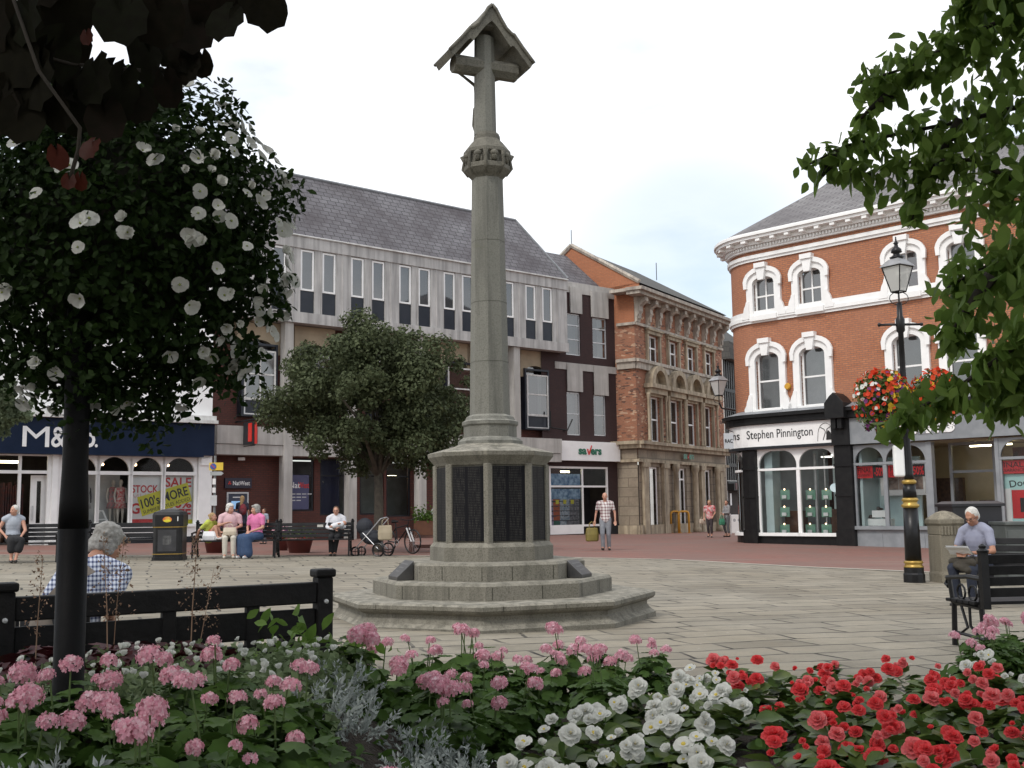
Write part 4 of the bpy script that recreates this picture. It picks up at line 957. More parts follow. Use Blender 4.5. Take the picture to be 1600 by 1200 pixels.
e_ = S_at(RB, 1156, 688, .3); ftext(mb, RB, 'opticians', e_-.95, zt, 1.9, .302, .38, .0); mb.build('lettering', DKGREY, of)
# line-drawn emblem beside the name
mb = MB(); ec = S_at(RB, 1290, 679, .3); 
arcp = [RB.P(ec+.30*math.cos(t), zt-.12+.42*math.sin(t), .31) for t in [math.pi*k/12 for k in range(13)]]
mb.tube([RB.P(ec+.36, zt-.34, .31)]+arcp+[RB.P(ec-.32, zt-.34, .31)], .008, 4)
mb.tube([RB.P(ec-.2, zt+.16, .31), RB.P(ec-.05, zt+.08, .31), RB.P(ec, zt-.02, .31), RB.P(ec-.1, zt-.3, .31)], .014, 4)
mb.tube([RB.P(ec+.2, zt+.16, .31), RB.P(ec+.06, zt+.08, .31), RB.P(ec+.04, zt-.1, .31)], .014, 4)
fpoly(mb, RB, [(ec+.02, zt-.3), (ec+.26, zt-.3), (ec+.2, zt-.05), (ec+.1, zt+.05), (ec+.04, zt-.1)], .305, .315); mb.build('line_emblem', INK, of)
a_, b_ = S_at(RB, 1405, 672, .28), S_at(RB, 1495, 664, .28)
mb = MB(); ftext(mb, RB, 'Clarks', (a_+b_)/2, 3.84, b_-a_, .282, .52, .05, 0, .35, th=.03); mb.build('lettering', WHITE, shf)
# pilasters with bracket tops
for i, (a, b) in enumerate(pil):
    mb = MB(); fbox(mb, RB, a, b, -.7, z_f0-.12, -.05, .26); fbox(mb, RB, a-.03, b+.03, -.7, .35, -.05, .31); fbox(mb, RB, a-.02, b+.02, 2.6, 2.7, -.05, .3); fbox(mb, RB, a-.02, b+.02, 1.55, 1.62, -.05, .29)
    if i == 1:
        fbox(mb, RB, a-.02, b+.02, z_f0-.11, z_f1+.0, 0, .36)
        m_ = (a+b)/2; w_ = (b-a)/2
        fpoly(mb, RB, [(m_-w_-.05, z_f1+.0), (m_+w_+.05, z_f1+.0), (m_+w_+.05, z_f1+.55), (m_+w_*.5, z_f1+.8), (m_, z_f1+.92), (m_-w_*.5, z_f1+.8), (m_-w_-.05, z_f1+.55)], 0, .72)
        fbox(mb, RB, m_-w_*.6, m_-w_*.1, z_f1-.35, z_f1-.001, .36, .58); fbox(mb, RB, m_+w_*.1, m_+w_*.6, z_f1-.35, z_f1-.001, .36, .58)
    bevel(mb.build('shop_pilaster', BLACK, rbd), .015)
def archwin(s0, s1, z0, ztr, z1, m_, name='display_window', o=.1, rr=.55):
    c = (s0+s1)/2; hw = (s1-s0)/2-.05; zz = ztr+.04; h = z1-zz-.08; n = 10
    r = min(rr, hw, h)
    pts = [(c+hw-r+r*math.cos(t), zz+h-r+r*math.sin(t)) for t in [math.pi/2*k/n for k in range(n+1)]]+[(c-hw+r+r*math.cos(t), zz+h-r+r*math.sin(t)) for t in [math.pi/2+math.pi/2*k/n for k in range(n+1)]]
    mb = MB(); fpoly(mb, RB, [(s0, zz), (c-hw, zz)]+pts[::-1]+[(c+hw, zz), (s1, zz), (s1, z1), (s0, z1)], o-.1, o)
    fbox(mb, RB, s0, s1, zz-.09, zz-.002, o-.1, o+.02); fbox(mb, RB, s0, s0+.07, z0+.06, zz-.092, o-.1, o+.01); fbox(mb, RB, s1-.07, s1, z0+.06, zz-.092, o-.1, o+.01); fbox(mb, RB, s0-.02, s1+.02, z0-.06, z0+.058, o-.12, o+.12)
    f = mb.build(name, m_, rbd)
    mb = MB(); q = o-.05
    cc = RB.cuts(s0, s1)
    for i in range(len(cc)-1): mb.quad(RB.P(cc[i],z0,q), RB.P(cc[i+1],z0,q), RB.P(cc[i+1],z1,q), RB.P(cc[i],z1,q))
    mb.build('pane', GLASS, f); return f
zb0 = Z_at(RB, 1290, 842, .1)+.15; ztr = Z_at(RB, 1290, 730, .1)
mid = sp(1250)
archwin(pil[0][1]+.01, mid, zb0, ztr, z_f0-.1, WHITE); archwin(mid+.0, pil[1][0]-.01, zb0, ztr, z_f0-.1, WHITE)
archwin(sA+.2, pil[0][0]-.02, zb0, ztr, z_f0-.1, WHITE)
mb = MB(); fbox(mb, RB, sA, pil[1][0], -.7, zb0-.062, -.05, .12); mb.build('stall_riser', BLACK, rbd)
# interior of the optician's
mb = MB(); cc = RB.cuts(sA+.1, pil[1][1]-.1)
mb.quad(RB.P(st-1.2,-.5,-4.2), RB.P(pil[1][1]-.1,-.5,-4.2), RB.P(pil[1][1]-.1,3.5,-4.2), RB.P(st-1.2,3.5,-4.2)); mb.quad(RB.P(pil[1][1]-.1,-.5,-4.2), RB.P(pil[1][1]-.1,-.5,-.06), RB.P(pil[1][1]-.1,3.5,-.06), RB.P(pil[1][1]-.1,3.5,-4.2))
mb.quad(RB.P(sA+.2,-.5,-.4), RB.P(st-.4,-.5,-4.2), RB.P(st-.4,3.5,-4.2), RB.P(sA+.2,3.5,-.4)); mb.build('interior', mat('pale_grey_interior', (.50,.54,.54), (.36,.39,.40), 1.2, .9), rbd)
mb = MB()
for q_ in range(5): mb.tube([RB.P(pil[0][1]+.9+.55*q_, -.3, -1.3-.3*(q_ % 2)), RB.P(pil[0][1]+.9+.55*q_, 3.2, -1.3-.3*(q_ % 2))], .03+.03*(q_ % 2), 6)
mb.build('display_pole', ALU, rbd)
mb = MB(); fbox(mb, RB, st-.5, pil[1][0], zb0-.3, zb0-.2, -2.5, -.06); mb.build('window_bed', DARKI, rbd)
PALEG = mat('pale_aqua_panel', (.50,.60,.60), (.42,.52,.53), 2, .4)
GREENG = mat('green_glass_shelf', (.13,.27,.20), (.18,.33,.26), 3, .15)
mb = MB(); a = pil[0][1]; fbox(mb, RB, a+.12, a+.45, zb0, 3.3, -.75, -.2); fbox(mb, RB, mid+.35, mid+.75, zb0+.4, 3.3, -1.9, -1.8); fbox(mb, RB, a+1.2, a+1.35, zb0, 3.3, -2.0, -1.9); mb.build('display_screen', PALEG, rbd)
mb = MB(); fbox(mb, RB, st-1.7, st-1.3, zb0, 3.3, -.6, -.5); mb.build('display_screen', PALEG, rbd)
mb = MB(); fbox(mb, RB, a+.55, a+1.1, zb0-.1, zb0+.85, -1.5, -.8); fbox(mb, RB, mid+.3, mid+1.9, zb0-.1, zb0+.9, -2.4, -1.6); mb.build('counter', mat('dark_wood_counter', (.07,.03,.02), (.10,.05,.03), 3, .4), rbd)
for px in (1227, 1267, 1292):
    for py in (773, 800, 827):
        s_, z_ = RB.hit(px, py, -.5)
        mb = MB(); fbox(mb, RB, s_-.2, s_+.2, z_-.18, z_+.18, -.5, -.48); mb.build('lit_glass_shelf', GREENG, rbd)
        mb = MB(); mb.ell(RB.P(s_, z_+.2, -.45), (.028, .028, .028), 8, 6); mb.build('display_spotlight', SPOT, rbd)
        mb = MB(); fbox(mb, RB, s_-.1, s_+.08, z_-.14, z_-.02, -.46, -.42); mb.build('spectacle_case', PAPER, rbd)
mb = MB(); fbox(mb, RB, pil[1][0]-.75, pil[1][0]-.3, 3.05, 3.1, -1.3, -.9); fbox(mb, RB, mid-.5, mid-.15, 3.08, 3.12, -2.8, -2.5); mb.build('ceiling_light', WSTRIP, rbd)
s_, z_ = RB.hit(1305, 762, .07); mb = MB(); ell_ = [(s_+.21*math.cos(t), z_+.16*math.sin(t)) for t in [2*math.pi*k/20 for k in range(20)]]; fpoly(mb, RB, ell_, .058, .066); mb.build('oval_window_sticker', mat('pale_blue_sticker', (.55,.7,.75), (.65,.78,.8), 6, .5), rbd)
# grey shoe shop: window | window | pilaster | doorway | window
zb1 = Z_at(RB, 1390, 833, .1)+.18; zt1 = Z_at(RB, 1390, 723, .1); top1 = z_f0-.15
m1 = sp(1386); w0 = pil[1][1]+.02; w1 = sp(1452); d0 = sp(1461); d1 = sp(1527); w2 = sp(1541)
archwin(w0, m1, zb1, zt1, top1, GREYP, rr=.8); archwin(m1, w1, zb1, zt1, top1, GREYP, rr=.8); 
archwin(w2+.5, w2+2.2, zb1, zt1, top1, GREYP, rr=.8); archwin(w2+2.2, sB-.3, zb1, zt1, top1, GREYP, rr=.8)
mb = MB(); fbox(mb, RB, w1, d0, -.8, top1, -.1, .14); fbox(mb, RB, w0, w1, -.8, zb1-.062, -.05, .1); fbox(mb, RB, w2+.4, sB, -.8, zb1-.062, -.05, .1); fbox(mb, RB, w2+.38, w2+.5, -.8, top1, -.1, .13); fbox(mb, RB, sB-.3, sB, -.8, top1, -.1, .2)
fbox(mb, RB, w0+.3, m1-.2, -.28, zb1-.2, .1, .12); fbox(mb, RB, m1+.2, w1-.2, -.28, zb1-.2, .1, .12)
mb.build('grey_shop_front', GREYP, rbd)
# recessed doorway
mb = MB(); frame(mb, RB, d0, w2+.4, -.5, top1, .1, -1.3, -1.2, (zt1-.35,), (d0+1.5,)); mb.build('door_frame', GREYP, rbd)
mb = MB(); mb.quad(RB.P(d0,-.5,-1.25), RB.P(w2+.4,-.5,-1.25), RB.P(w2+.4,top1,-1.25), RB.P(d0,top1,-1.25)); mb.quad(RB.P(w2+.45,zb1,-1.2), RB.P(w2+.45,zb1,0), RB.P(w2+.45,top1,0), RB.P(w2+.45,top1,-1.2)); mb.build('door_pane', GLASS, rbd)
mb = MB(); a = pil[1][1]+.02
mb.quad(RB.P(a,-.8,-4.5), RB.P(sB,-.8,-4.5), RB.P(sB,3.4,-4.5), RB.P(a,3.4,-4.5)); mb.quad(RB.P(sB,-.8,-4.5), RB.P(sB,-.8,-.1), RB.P(sB,3.4,-.1), RB.P(sB,3.4,-4.5)); mb.quad(RB.P(a,3.35,-4.5), RB.P(sB,3.35,-4.5), RB.P(sB,3.35,-.1), RB.P(a,3.35,-.1)); mb.build('interior', CREAMI, rbd)
mb = MB(); fbox(mb, RB, a+.1, a+.2, zb1-.1, top1, -1.3, -.1); fbox(mb, RB, a+.2, m1+.6, zb1-.1, top1-.4, -1.4, -1.3); fbox(mb, RB, a, w1, zb1-.25, zb1-.1, -1.4, -.06); mb.build('window_display_wall', PALEG, rbd)
mb = MB(); fbox(mb, RB, m1+.4, w1-.05, zb1, zb1+1.7, -3.0, -2.8); mb.build('shoe_wall', mat('dark_shoe_racks', (.05,.03,.025), (.10,.06,.04), 8, .6), rbd)
mb = MB(); fbox(mb, RB, d0+.3, d0+2.4, 0, 1.35, -3.3, -2.8); mb.build('shop_counter', mat('brown_counter', (.09,.05,.03), (.12,.07,.04), 4, .5), rbd)
mb = MB(); fbox(mb, RB, d0+.4, d0+1.45, 1.9, 3.2, -4.4, -4.35); fbox(mb, RB, d0+2.0, d0+2.4, 1.3, 2.0, -4.4, -4.35); mb.build('wall_picture', mat('dark_red_picture', (.14,.03,.02), (.05,.03,.03), 2.5, .6), rbd)
mb = MB(); fbox(mb, RB, d0+.2, d0+1.6, 3.2, 3.25, -2.6, -2.5); fbox(mb, RB, w2+.8, w2+2, 3.2, 3.25, -2.4, -2.3); mb.build('ceiling_light', STRIP, rbd)
shoe = mat('black_shoe_leather', (.03,.025,.025), (.06,.04,.03), 5, .3)
for k, (px, py) in enumerate(((1358, 829), (1374, 830), (1362, 816), (1383, 816), (1374, 803))):
    s_, z_ = RB.hit(px, py, -.4)
    mb = MB(); fbox(mb, RB, s_-.25, s_+.25, z_-.12, z_+.12, -.62, -.35); bevel(mb.build('white_shoe_box', PAPER, rbd), .01)
    mb = MB(); p_ = RB.P(s_, z_+.17, -.45); mb.ell(p_, (.13, .07, .045)); mb.ell((p_[0]-.05, p_[1], p_[2]+.04), (.06, .055, .05)); mb.build('shoe', shoe, rbd, True)
for (pa_, pb_) in ((1338, 1384), (1388, 1446), (1558, 1640)):
    a_, b_ = S_at(RB, pa_, 740, .0), S_at(RB, pb_, 740, .0); z1_ = zt1-.08
    mb = MB(); m_ = a_+(b_-a_)*.58; fbox(mb, RB, a_, m_-.02, z1_-.42, z1_, -.02, .0); fo = mb.build('final_sale_banner', REDP, rbd)
    mb = MB(); fbox(mb, RB, m_+.0, b_, z1_-.42, z1_, -.02, .0); fb = mb.build('discount_banner', INK, rbd)
    mb = MB(); ftext(mb, RB, 'FINAL', (a_+m_)/2, z1_-.14, (m_-a_)*.8, .002, .17, .02, th=.004); ftext(mb, RB, 'CLEARANCE', (a_+m_)/2, z1_-.31, (m_-a_)*.85, .002, .10, .01, th=.004); mb.build('lettering', mat('dark_red_ink', (.08,.0,.0), None, 3, .5), fo)
    mb = MB(); ftext(mb, RB, '-50%', (b_+m_)/2, z1_-.21, (b_-m_)*.85, .002, .30, .03, th=.004); mb.build('lettering', REDP, fb)
# children's poster and price lists
a_, b_ = S_at(RB, 1567, 790, -.1), S_at(RB, 1640, 790, -.1); z1_ = Z_at(RB, 1580, 741, -.1); z0_ = Z_at(RB, 1580, 815, -.1)
mb = MB(); fbox(mb, RB, a_, b_, z0_, z1_, -.14, -.1); po = mb.build('window_poster', mat('aqua_poster', (.35,.6,.6), (.45,.65,.62), 2, .5), rbd)
mb = MB(); fbox(mb, RB, a_+.3, b_, z0_+.1, z1_-.5, -.1, -.09); mb.build('poster_panel', REDP, po)
mb = MB(); fbox(mb, RB, a_+.55, a_+.95, z0_+.3, z1_-.75, -.09, -.08); mb.build('poster_figure', INK, po)
mb = MB(); ftext(mb, RB, 'Doodles', a_+.8, z1_-.25, 1.1, -.1, .22, .01, .12, th=.004); mb.build('lettering', INK, po)
mb = MB(); fbox(mb, RB, a_, a_+.28, z0_, z1_-.45, -.1, -.085); mb.build('price_list', PAPER, po)
mb = MB(); a_, b_ = S_at(RB, 1377, 780, -.9), S_at(RB, 1447, 780, -.9); fbox(mb, RB, a_, b_, 1.55, 2.75, -.95, -.9); mb.build('display_board', PAPER, rbd)
for k in range(3):
    q = a_+.25+k*(b_-a_-.3)/3; mb = MB(); fbox(mb, RB, q, q+.42, 1.75, 2.6, -.9, -.88); mb.build('display_picture', mat('brown_picture', (.07,.045,.035), (.35,.25,.2), 3, .6), rbd)
# hanging RAC sign at the corner
pc_ = G(1139, 830)
tz0, tz1 = AT(1139, 701, 41.0)[2], AT(1139, 677, 41.0)[2]; tx = AT(1131, 690, 41.0)[0], AT(1146, 690, 41.0)[0]
mb = MB(); mb.box(tx[0], tx[1], 40.97, 41.03, tz0, tz1); hs = mb.build('hanging_sign', mat('silver_sign', (.50,.52,.54), (.42,.44,.46), 3, .4), None)
tag(hs, 'small pale hanging sign lettered RAC beside the curved shop corner', 'sign')
mb = MB(); vs_, fs_, W_, H_ = textmesh('RAC', .02, .5, 0); k_ = (tx[1]-tx[0])*.8/W_
mb.add([((tx[0]+tx[1])/2+x*k_, 40.97-.012*(z+.5), (tz0+tz1)/2+y*k_*1.3) for x, y, z in vs_], fs_); mb.build('lettering', INK, hs)
mb = MB(); mb.tube([((tx[0]+tx[1])/2, 41, tz1), ((tx[0]+tx[1])/2, 41, tz1+.12), RB.P(st-2.2, tz1+.12, 0)], .02); mb.build('bracket', BLACK, hs)
# ------------------------------------------------------------------ war memorial
MST = None
def memstone(name, c1, c2, c3):
    m, t, b = newmat(name); v = coords(t)
    col = mixc(t, noise(t, v, 2.2, 6, .6), c1, c2)
    col = mixc(t, noise(t, v, 60, 3, .6, .45, .7), col, c3)
    col = mixc(t, noise(t, coords(t, 'Object', (5, 5, .35)), 1.2, 6, .65, .5, .75), col, tuple(x*.5 for x in c1))
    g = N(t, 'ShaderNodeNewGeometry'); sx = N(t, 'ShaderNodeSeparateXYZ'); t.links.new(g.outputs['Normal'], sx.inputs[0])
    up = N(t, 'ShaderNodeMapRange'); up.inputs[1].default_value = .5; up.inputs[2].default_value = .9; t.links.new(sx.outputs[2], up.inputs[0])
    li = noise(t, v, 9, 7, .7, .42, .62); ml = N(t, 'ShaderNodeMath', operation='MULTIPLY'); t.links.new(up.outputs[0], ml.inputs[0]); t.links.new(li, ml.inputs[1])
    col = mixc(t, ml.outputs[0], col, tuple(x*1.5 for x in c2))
    mo = noise(t, v, 3.5, 6, .7, .62, .85)
    col = mixc(t, mo, col, (.105,.11,.06))
    t.links.new(col, b.inputs['Base Color']); b.inputs['Roughness'].default_value = .88
    bump(t, b, noise(t, v, 45, 8, .7, .2, .8), .35, .008); return m
MST = memstone('memorial_stone', (.165,.155,.125), (.215,.20,.165), (.10,.095,.075))
MST2 = memstone('shaft_stone', (.165,.163,.14), (.195,.19,.165), (.12,.12,.10))
MST3 = memstone('weathered_head_stone', (.12,.112,.092), (.165,.155,.125), (.07,.067,.052))
base = G(755, 990); MR = 1.957
mc = np.array([-.275, base[1]+MR-.02]); mz = gz(mc[0])-.02
MROT = R_(-90-1.6)
memo = empty('war_memorial', (mc[0], mc[1], mz), 0, 'tall octagonal stone war memorial cross with black name panels on stepped base', 'war memorial')
def zfront(py, R, px=757):                    # height of a point on the front vertex of radius R
    d = ray(px, py); y = mc[1]-R; t = y/d[1]; return (CAM+d*t)[2]-mz
def octa(mb, prof, rot=MROT, n=8, c=(0, 0)):
    mb.loft([[(c[0]+r*math.cos(rot+2*math.pi*j/n), c[1]+r*math.sin(rot+2*math.pi*j/n), z) for j in range(n)] for r, z in prof])
z1 = zfront(947, MR); z2 = zfront(913, 1.44); z3 = zfront(881, 1.12)
mb = MB(); octa(mb, [(MR, -.15), (MR, .05), (MR-.06, .09), (MR-.10, .14), (MR-.10, z1-.12), (MR-.03, z1-.09), (MR, z1-.06), (MR, z1-.02), (MR-.03, z1)]); s1_ = mb.build('step', MST, memo)
mb = MB(); octa(mb, [(1.44, z1-.02), (1.44, z2-.03), (1.41, z2)]); mb.build('step', MST, memo)
mb = MB(); octa(mb, [(1.12, z2-.02), (1.12, z3-.03), (1.09, z3)]); mb.build('step', MST, memo)
# vertical joints of the steps, thin dark strips on their faces
def joints(R, za, zb, fr, nm='step_joint'):
    mb = MB()
    for j in range(8):
        a0 = MROT+2*math.pi*j/8; a1 = MROT+2*math.pi*(j+1)/8
        p = np.array([R*math.cos(a0), R*math.sin(a0)]); q = np.array([R*math.cos(a1), R*math.sin(a1)]); d = (q-p)/np.linalg.norm(q-p); n_ = np.array([d[1], -d[0]])
        for f_ in fr:
            m_ = p+(q-p)*f_; a = m_-d*.004+n_*.0015; b = m_+d*.004+n_*.0015
            mb.quad((*a, za), (*b, za), (*b, zb), (*a, zb))
    mb.build(nm, mat('dark_step_joint', (.03,.03,.02), None, 4, .9), memo)
joints(1.44, z1+.01, z2-.04, (.07, .6)); joints(1.12, z2+.01, z3-.04, (.35, .93)); joints(MR, z1-.07, z1-.015, (.15, .62))
zp0 = zfront(849, .735); zp1 = zfront(725, .69); zc1 = zfront(704, .76); zs0 = zfront(692, .38)
mb = MB(); octa(mb, [(.745, z3-.02), (.745, zp0-.05), (.70, zp0)]); mb.build('plinth_base', MST, memo)
mb = MB(); octa(mb, [(.655, zp0-.01), (.655, zp1+.02)]); mb.build('plinth_core', MST, memo)
mb = MB()
for j in range(8):
    a = MROT+2*math.pi*j/8; r = .655
    p = np.array([r*math.cos(a), r*math.sin(a)])
    ring = lambda z, k: [(p[0]+k*math.cos(a+t), p[1]+k*math.sin(a+t), z) for t in (R_(0), R_(72), R_(112), R_(180), R_(-112), R_(-72))]
    mb = MB(); mb.loft([ring(zp0-.01, .055), ring(zp1+.01, .055)]); bevel(mb.build('corner_pier', MST, memo), .008)
mb = MB(); octa(mb, [(.68, zp1), (.70, zp1+.03), (.765, zc1-.045), (.77, zc1), (.74, zc1+.012), (.44, zs0-.02), (.40, zs0)]); mb.build('plinth_cornice', MST, memo)
# name panels with engraved rows
def namemat():
    m, t, b = newmat('black_name_panel'); v = coords(t, 'UV')
    mp = N(t, 'ShaderNodeMapping'); mp.inputs['Scale'].default_value = (14, 1, 1); t.links.new(v, mp.inputs[0])
    n1 = N(t, 'ShaderNodeTexNoise'); n1.inputs['Scale'].default_value = 6; n1.inputs['Detail'].default_value = 6; t.links.new(mp.outputs[0], n1.inputs['Vector'])
    sp_ = N(t, 'ShaderNodeSeparateXYZ'); t.links.new(v, sp_.inputs[0])
    row = N(t, 'ShaderNodeMath', operation='FRACT'); q = N(t, 'ShaderNodeMath', operation='MULTIPLY'); q.inputs[1].default_value = 46; t.links.new(sp_.outputs[1], q.inputs[0]); t.links.new(q.outputs[0], row.inputs[0])
    gt = N(t, 'ShaderNodeMath', operation='GREATER_THAN'); gt.inputs[1].default_value = .5; t.links.new(row.outputs[0], gt.inputs[0])
    g2 = N(t, 'ShaderNodeMath', operation='GREATER_THAN'); g2.inputs[1].default_value = .5; t.links.new(n1.outputs['Fac'], g2.inputs[0])
    mu = N(t, 'ShaderNodeMath', operation='MULTIPLY'); t.links.new(gt.outputs[0], mu.inputs[0]); t.links.new(g2.outputs[0], mu.inputs[1])
    c1 = N(t, 'ShaderNodeMath', operation='FRACT'); q2 = N(t, 'ShaderNodeMath', operation='MULTIPLY'); q2.inputs[1].default_value = 2; t.links.new(sp_.outputs[0], q2.inputs[0]); t.links.new(q2.outputs[0], c1.inputs[0])
    g3 = N(t, 'ShaderNodeMath', operation='LESS_THAN'); g3.inputs[1].default_value = .8; t.links.new(c1.outputs[0], g3.inputs[0])
    m3 = N(t, 'ShaderNodeMath', operation='MULTIPLY'); t.links.new(mu.outputs[0], m3.inputs[0]); t.links.new(g3.outputs[0], m3.inputs[1])
    m4 = N(t, 'ShaderNodeMath', operation='MULTIPLY'); m4.inputs[1].default_value = .5; t.links.new(m3.outputs[0], m4.inputs[0])
    t.links.new(mixc(t, m4.outputs[0], (.006,.006,.008), (.085,.08,.07)), b.inputs['Base Color']); b.inputs['Roughness'].default_value = .5; b.inputs['Specular IOR Level'].default_value = .12; return m
NAMEM = namemat()
for j in range(8):
    a0 = MROT+2*math.pi*j/8; a1 = MROT+2*math.pi*(j+1)/8; r = .662
    p = np.array([r*math.cos(a0), r*math.sin(a0)]); q = np.array([r*math.cos(a1), r*math.sin(a1)]); d = q-p
    a, b = p+d*.10, p+d*.90; n_ = np.array([d[1], -d[0]])/np.linalg.norm(d)*.012
    mb = MB(); za, zb_ = zp0+.02, zp1-.02
    mb.quad((*(a+n_), za), (*(b+n_), za), (*(b+n_), zb_), (*(a+n_), zb_), [(0,0),(1,0),(1,1),(0,1)])
    mb.quad((*a, zb_), (*(a+n_), zb_), (*(b+n_), zb_), (*b, zb_)); mb.quad((*a, za), (*(a+n_), za), (*(a+n_), zb_), (*a, zb_)); mb.quad((*(b+n_), za), (*b, za), (*b, zb_), (*(b+n_), zb_))
    mb.build('name_panel', NAMEM, memo)
zz = lambda py, R: zfront(py, R)
mb = MB(); octa(mb, [(.395, zs0-.02), (.395, zz(687, .39)), (.36, zz(683, .37)), (.325, zz(681, .33)), (.325, zz(664, .33)), (.345, zz(661, .34)), (.345, zz(656, .34)), (.31, zz(654, .31)), (.30, zz(652, .3)), (.29, zz(649, .29)), (.25, zz(646, .25))]); mb.build('shaft_base', MST2, memo)
zt_ = zz(275, .2); zb_ = zz(647, .25)
mb = MB()
octa(mb, [(.247, zb_-.02), (.195, zt_+.02)]); mb.build('shaft', MST2, memo)
mb = MB()
for f_ in (.22, .47, .73): octa(mb, [(.2475-.052*f_+.0015, zb_+(zt_-zb_)*f_), (.2475-.052*f_+.0012, zb_+(zt_-zb_)*f_+.006)])
mb.build('shaft_joint', mat('joint_line', (.10,.10,.08), None, 4, .9), memo)
# carved capital with heads
zk = [zz(275, .2), zz(268, .22), zz(257, .29), zz(250, .31), zz(232, .31), zz(226, .30), zz(216, .19), zz(208, .15), zz(204, .14)]
mb = MB(); octa(mb, [(.19, zk[0]), (.215, zk[0]+.03), (.24, zk[1]), (.30, zk[2]), (.30, zk[3]), (.265, zk[3]+.02), (.265, zk[4]-.02), (.30, zk[4]+.01), (.295, zk[5]), (.20, zk[6]), (.17, zk[6]+.03), (.165, zk[7]), (.15, zk[8])]); mb.build('capital', MST3, memo)
for j in range(8):
    a = MROT+2*math.pi*(j+.5)/8; zc_ = (zk[3]+zk[4])/2
    mb = MB(); c_ = (.262*math.cos(a), .262*math.sin(a), zc_+.01); mb.ell(c_, (.042, .042, .06), 12, 8)
    mb.ell((c_[0], c_[1], c_[2]+.03), (.055, .055, .045), 12, 8)
    n_ = np.array([math.cos(a), math.sin(a)]); t_ = np.array([-n_[1], n_[0]])
    for s_ in (-1, 1): mb.ell((c_[0]+t_[0]*.045*s_-n_[0]*.01, c_[1]+t_[1]*.045*s_-n_[1]*.01, zc_-.02), (.02, .02, .055), 8, 6)
    mb.ell((c_[0]+n_[0]*.042, c_[1]+n_[1]*.042, zc_), (.009, .009, .018), 6, 5); mb.build('carved_head', MST3, memo, True)
    a = MROT+2*math.pi*j/8
    mb = MB(); mb.tube([(.24*math.cos(a), .24*math.sin(a), zk[1]), (.305*math.cos(a), .305*math.sin(a), zk[2]+.03), (.29*math.cos(a), .29*math.sin(a), zc_), (.31*math.cos(a), .31*math.sin(a), zk[4])], [.012, .022, .018, .034], 8)
    mb.build('carved_rib', MST3, memo, True)
# cross, canopy and figure; the cross is turned so its left end is nearer
TH = R_(24)
ca, sa_ = math.cos(TH), math.sin(TH)
def cr_(x, y, z): return (x*ca-y*sa_+(-.02), x*sa_+y*ca, z)      # x along the arms, y away from the camera
def zmid(py): d = ray(757, py); t = mc[1]/d[1]; return (CAM+d*t)[2]-mz
sw0 = .135
mb = MB(); zx = [zmid(207), zmid(60)]
def cring(z, w, d): c = .35; return [cr_(x, y, z) for x, y in ((-w*c,-d),(w*c,-d),(w,-d*c),(w,d*c),(w*c,d),(-w*c,d),(-w,d*c),(-w,-d*c))]
mb.loft([cring(zk[8]-.02, .135, .125), cring(zx[1], .12, .11)]); mb.build('cross_upright', MST2, memo)
zar = zmid(107); arh = .11; arl = .43
mb = MB()
def aring(x, h, d): c = .4; return [cr_(x, y, zar+z) for y, z in ((-d, h*c), (-d*c, h), (d*c, h), (d, h*c), (d, -h*c), (d*c, -h), (-d*c, -h), (-d, -h*c))]
mb.loft([aring(-arl, arh, .11), aring(arl, arh, .11)]); mb.build('cross_arm', MST3, memo)
za = zmid(22)                                # apex
prof_o = [(0, za+.02), (.06, za-.03), (.13, za-.14), (.22, za-.26), (.30, za-.32), (.345, za-.33), (.37, za-.36), (.47, za-.47), (.60, za-.60), (.66, za-.66)]
prof_i = [(.60, za-.74), (.52, za-.66), (.40, za-.53), (.33, za-.47), (.30, za-.50), (.26, za-.47), (.17, za-.36), (.08, za-.26), (0, za-.20)]
prof_o = [(x*.87, z) for x, z in prof_o]; prof_i = [(x*.87, z) for x, z in prof_i]; right = prof_o+prof_i; poly = right+[(-x, z) for x, z in right[::-1] if x > 0]
poly = [(x, z) for x, z in prof_o]+[(x, z) for x, z in prof_i]+[(-x, z) for x, z in prof_i[::-1][1:]]+[(-x, z) for x, z in prof_o[::-1][:-1]]
mb = MB(); n = len(poly); dd = .26
for (y0, y1, k) in ((-dd, dd, 1.0),):
    mb.add([cr_(x, y0, z) for x, z in poly]+[cr_(x, y1, z) for x, z in poly], [(i, (i+1) % n, (i+1) % n+n, i+n) for i in range(n)])
    # end faces as strips between outer and inner line
    m_ = 8
def strip(mb, y, outp, inp, sx, flip):
    k = max(len(outp), len(inp))
    def samp(pl, t):
        f_ = t*(len(pl)-1); i = min(int(f_), len(pl)-2); u = f_-i; return (pl[i][0]+(pl[i+1][0]-pl[i][0])*u, pl[i][1]+(pl[i+1][1]-pl[i][1])*u)
    for i in range(12):
        a, b = samp(outp, i/12), samp(outp, (i+1)/12); c, d = samp(inp, (i+1)/12), samp(inp, i/12)
        mb.quad(*[cr_(sx*p[0], y, p[1]) for p in (a, b, c, d)])
for y in (-dd, dd):
    for sx in (-1, 1): strip(mb, y, prof_o, prof_i[::-1], sx, 0)
mb.build('gabled_canopy', MST3, memo)
mb = MB()
for y in (-dd-.012, dd+.012):
    for sx in (-1, 1):
        mb.tube([cr_(sx*x, y, z-.012) for x, z in prof_o], .022, 6)
mb.build('canopy_moulding', MST3, memo, True)
mb = MB(); mb.loft([[cr_(x, y, za-.25) for x, y in ((-.1,-.2),(.1,-.2),(.1,.2),(-.1,.2))], [cr_(x, y, za-.04) for x, y in ((-.03,-.24),(.03,-.24),(.03,.24),(-.03,.24))]]); mb.build('canopy_ridge_block', MST3, memo)
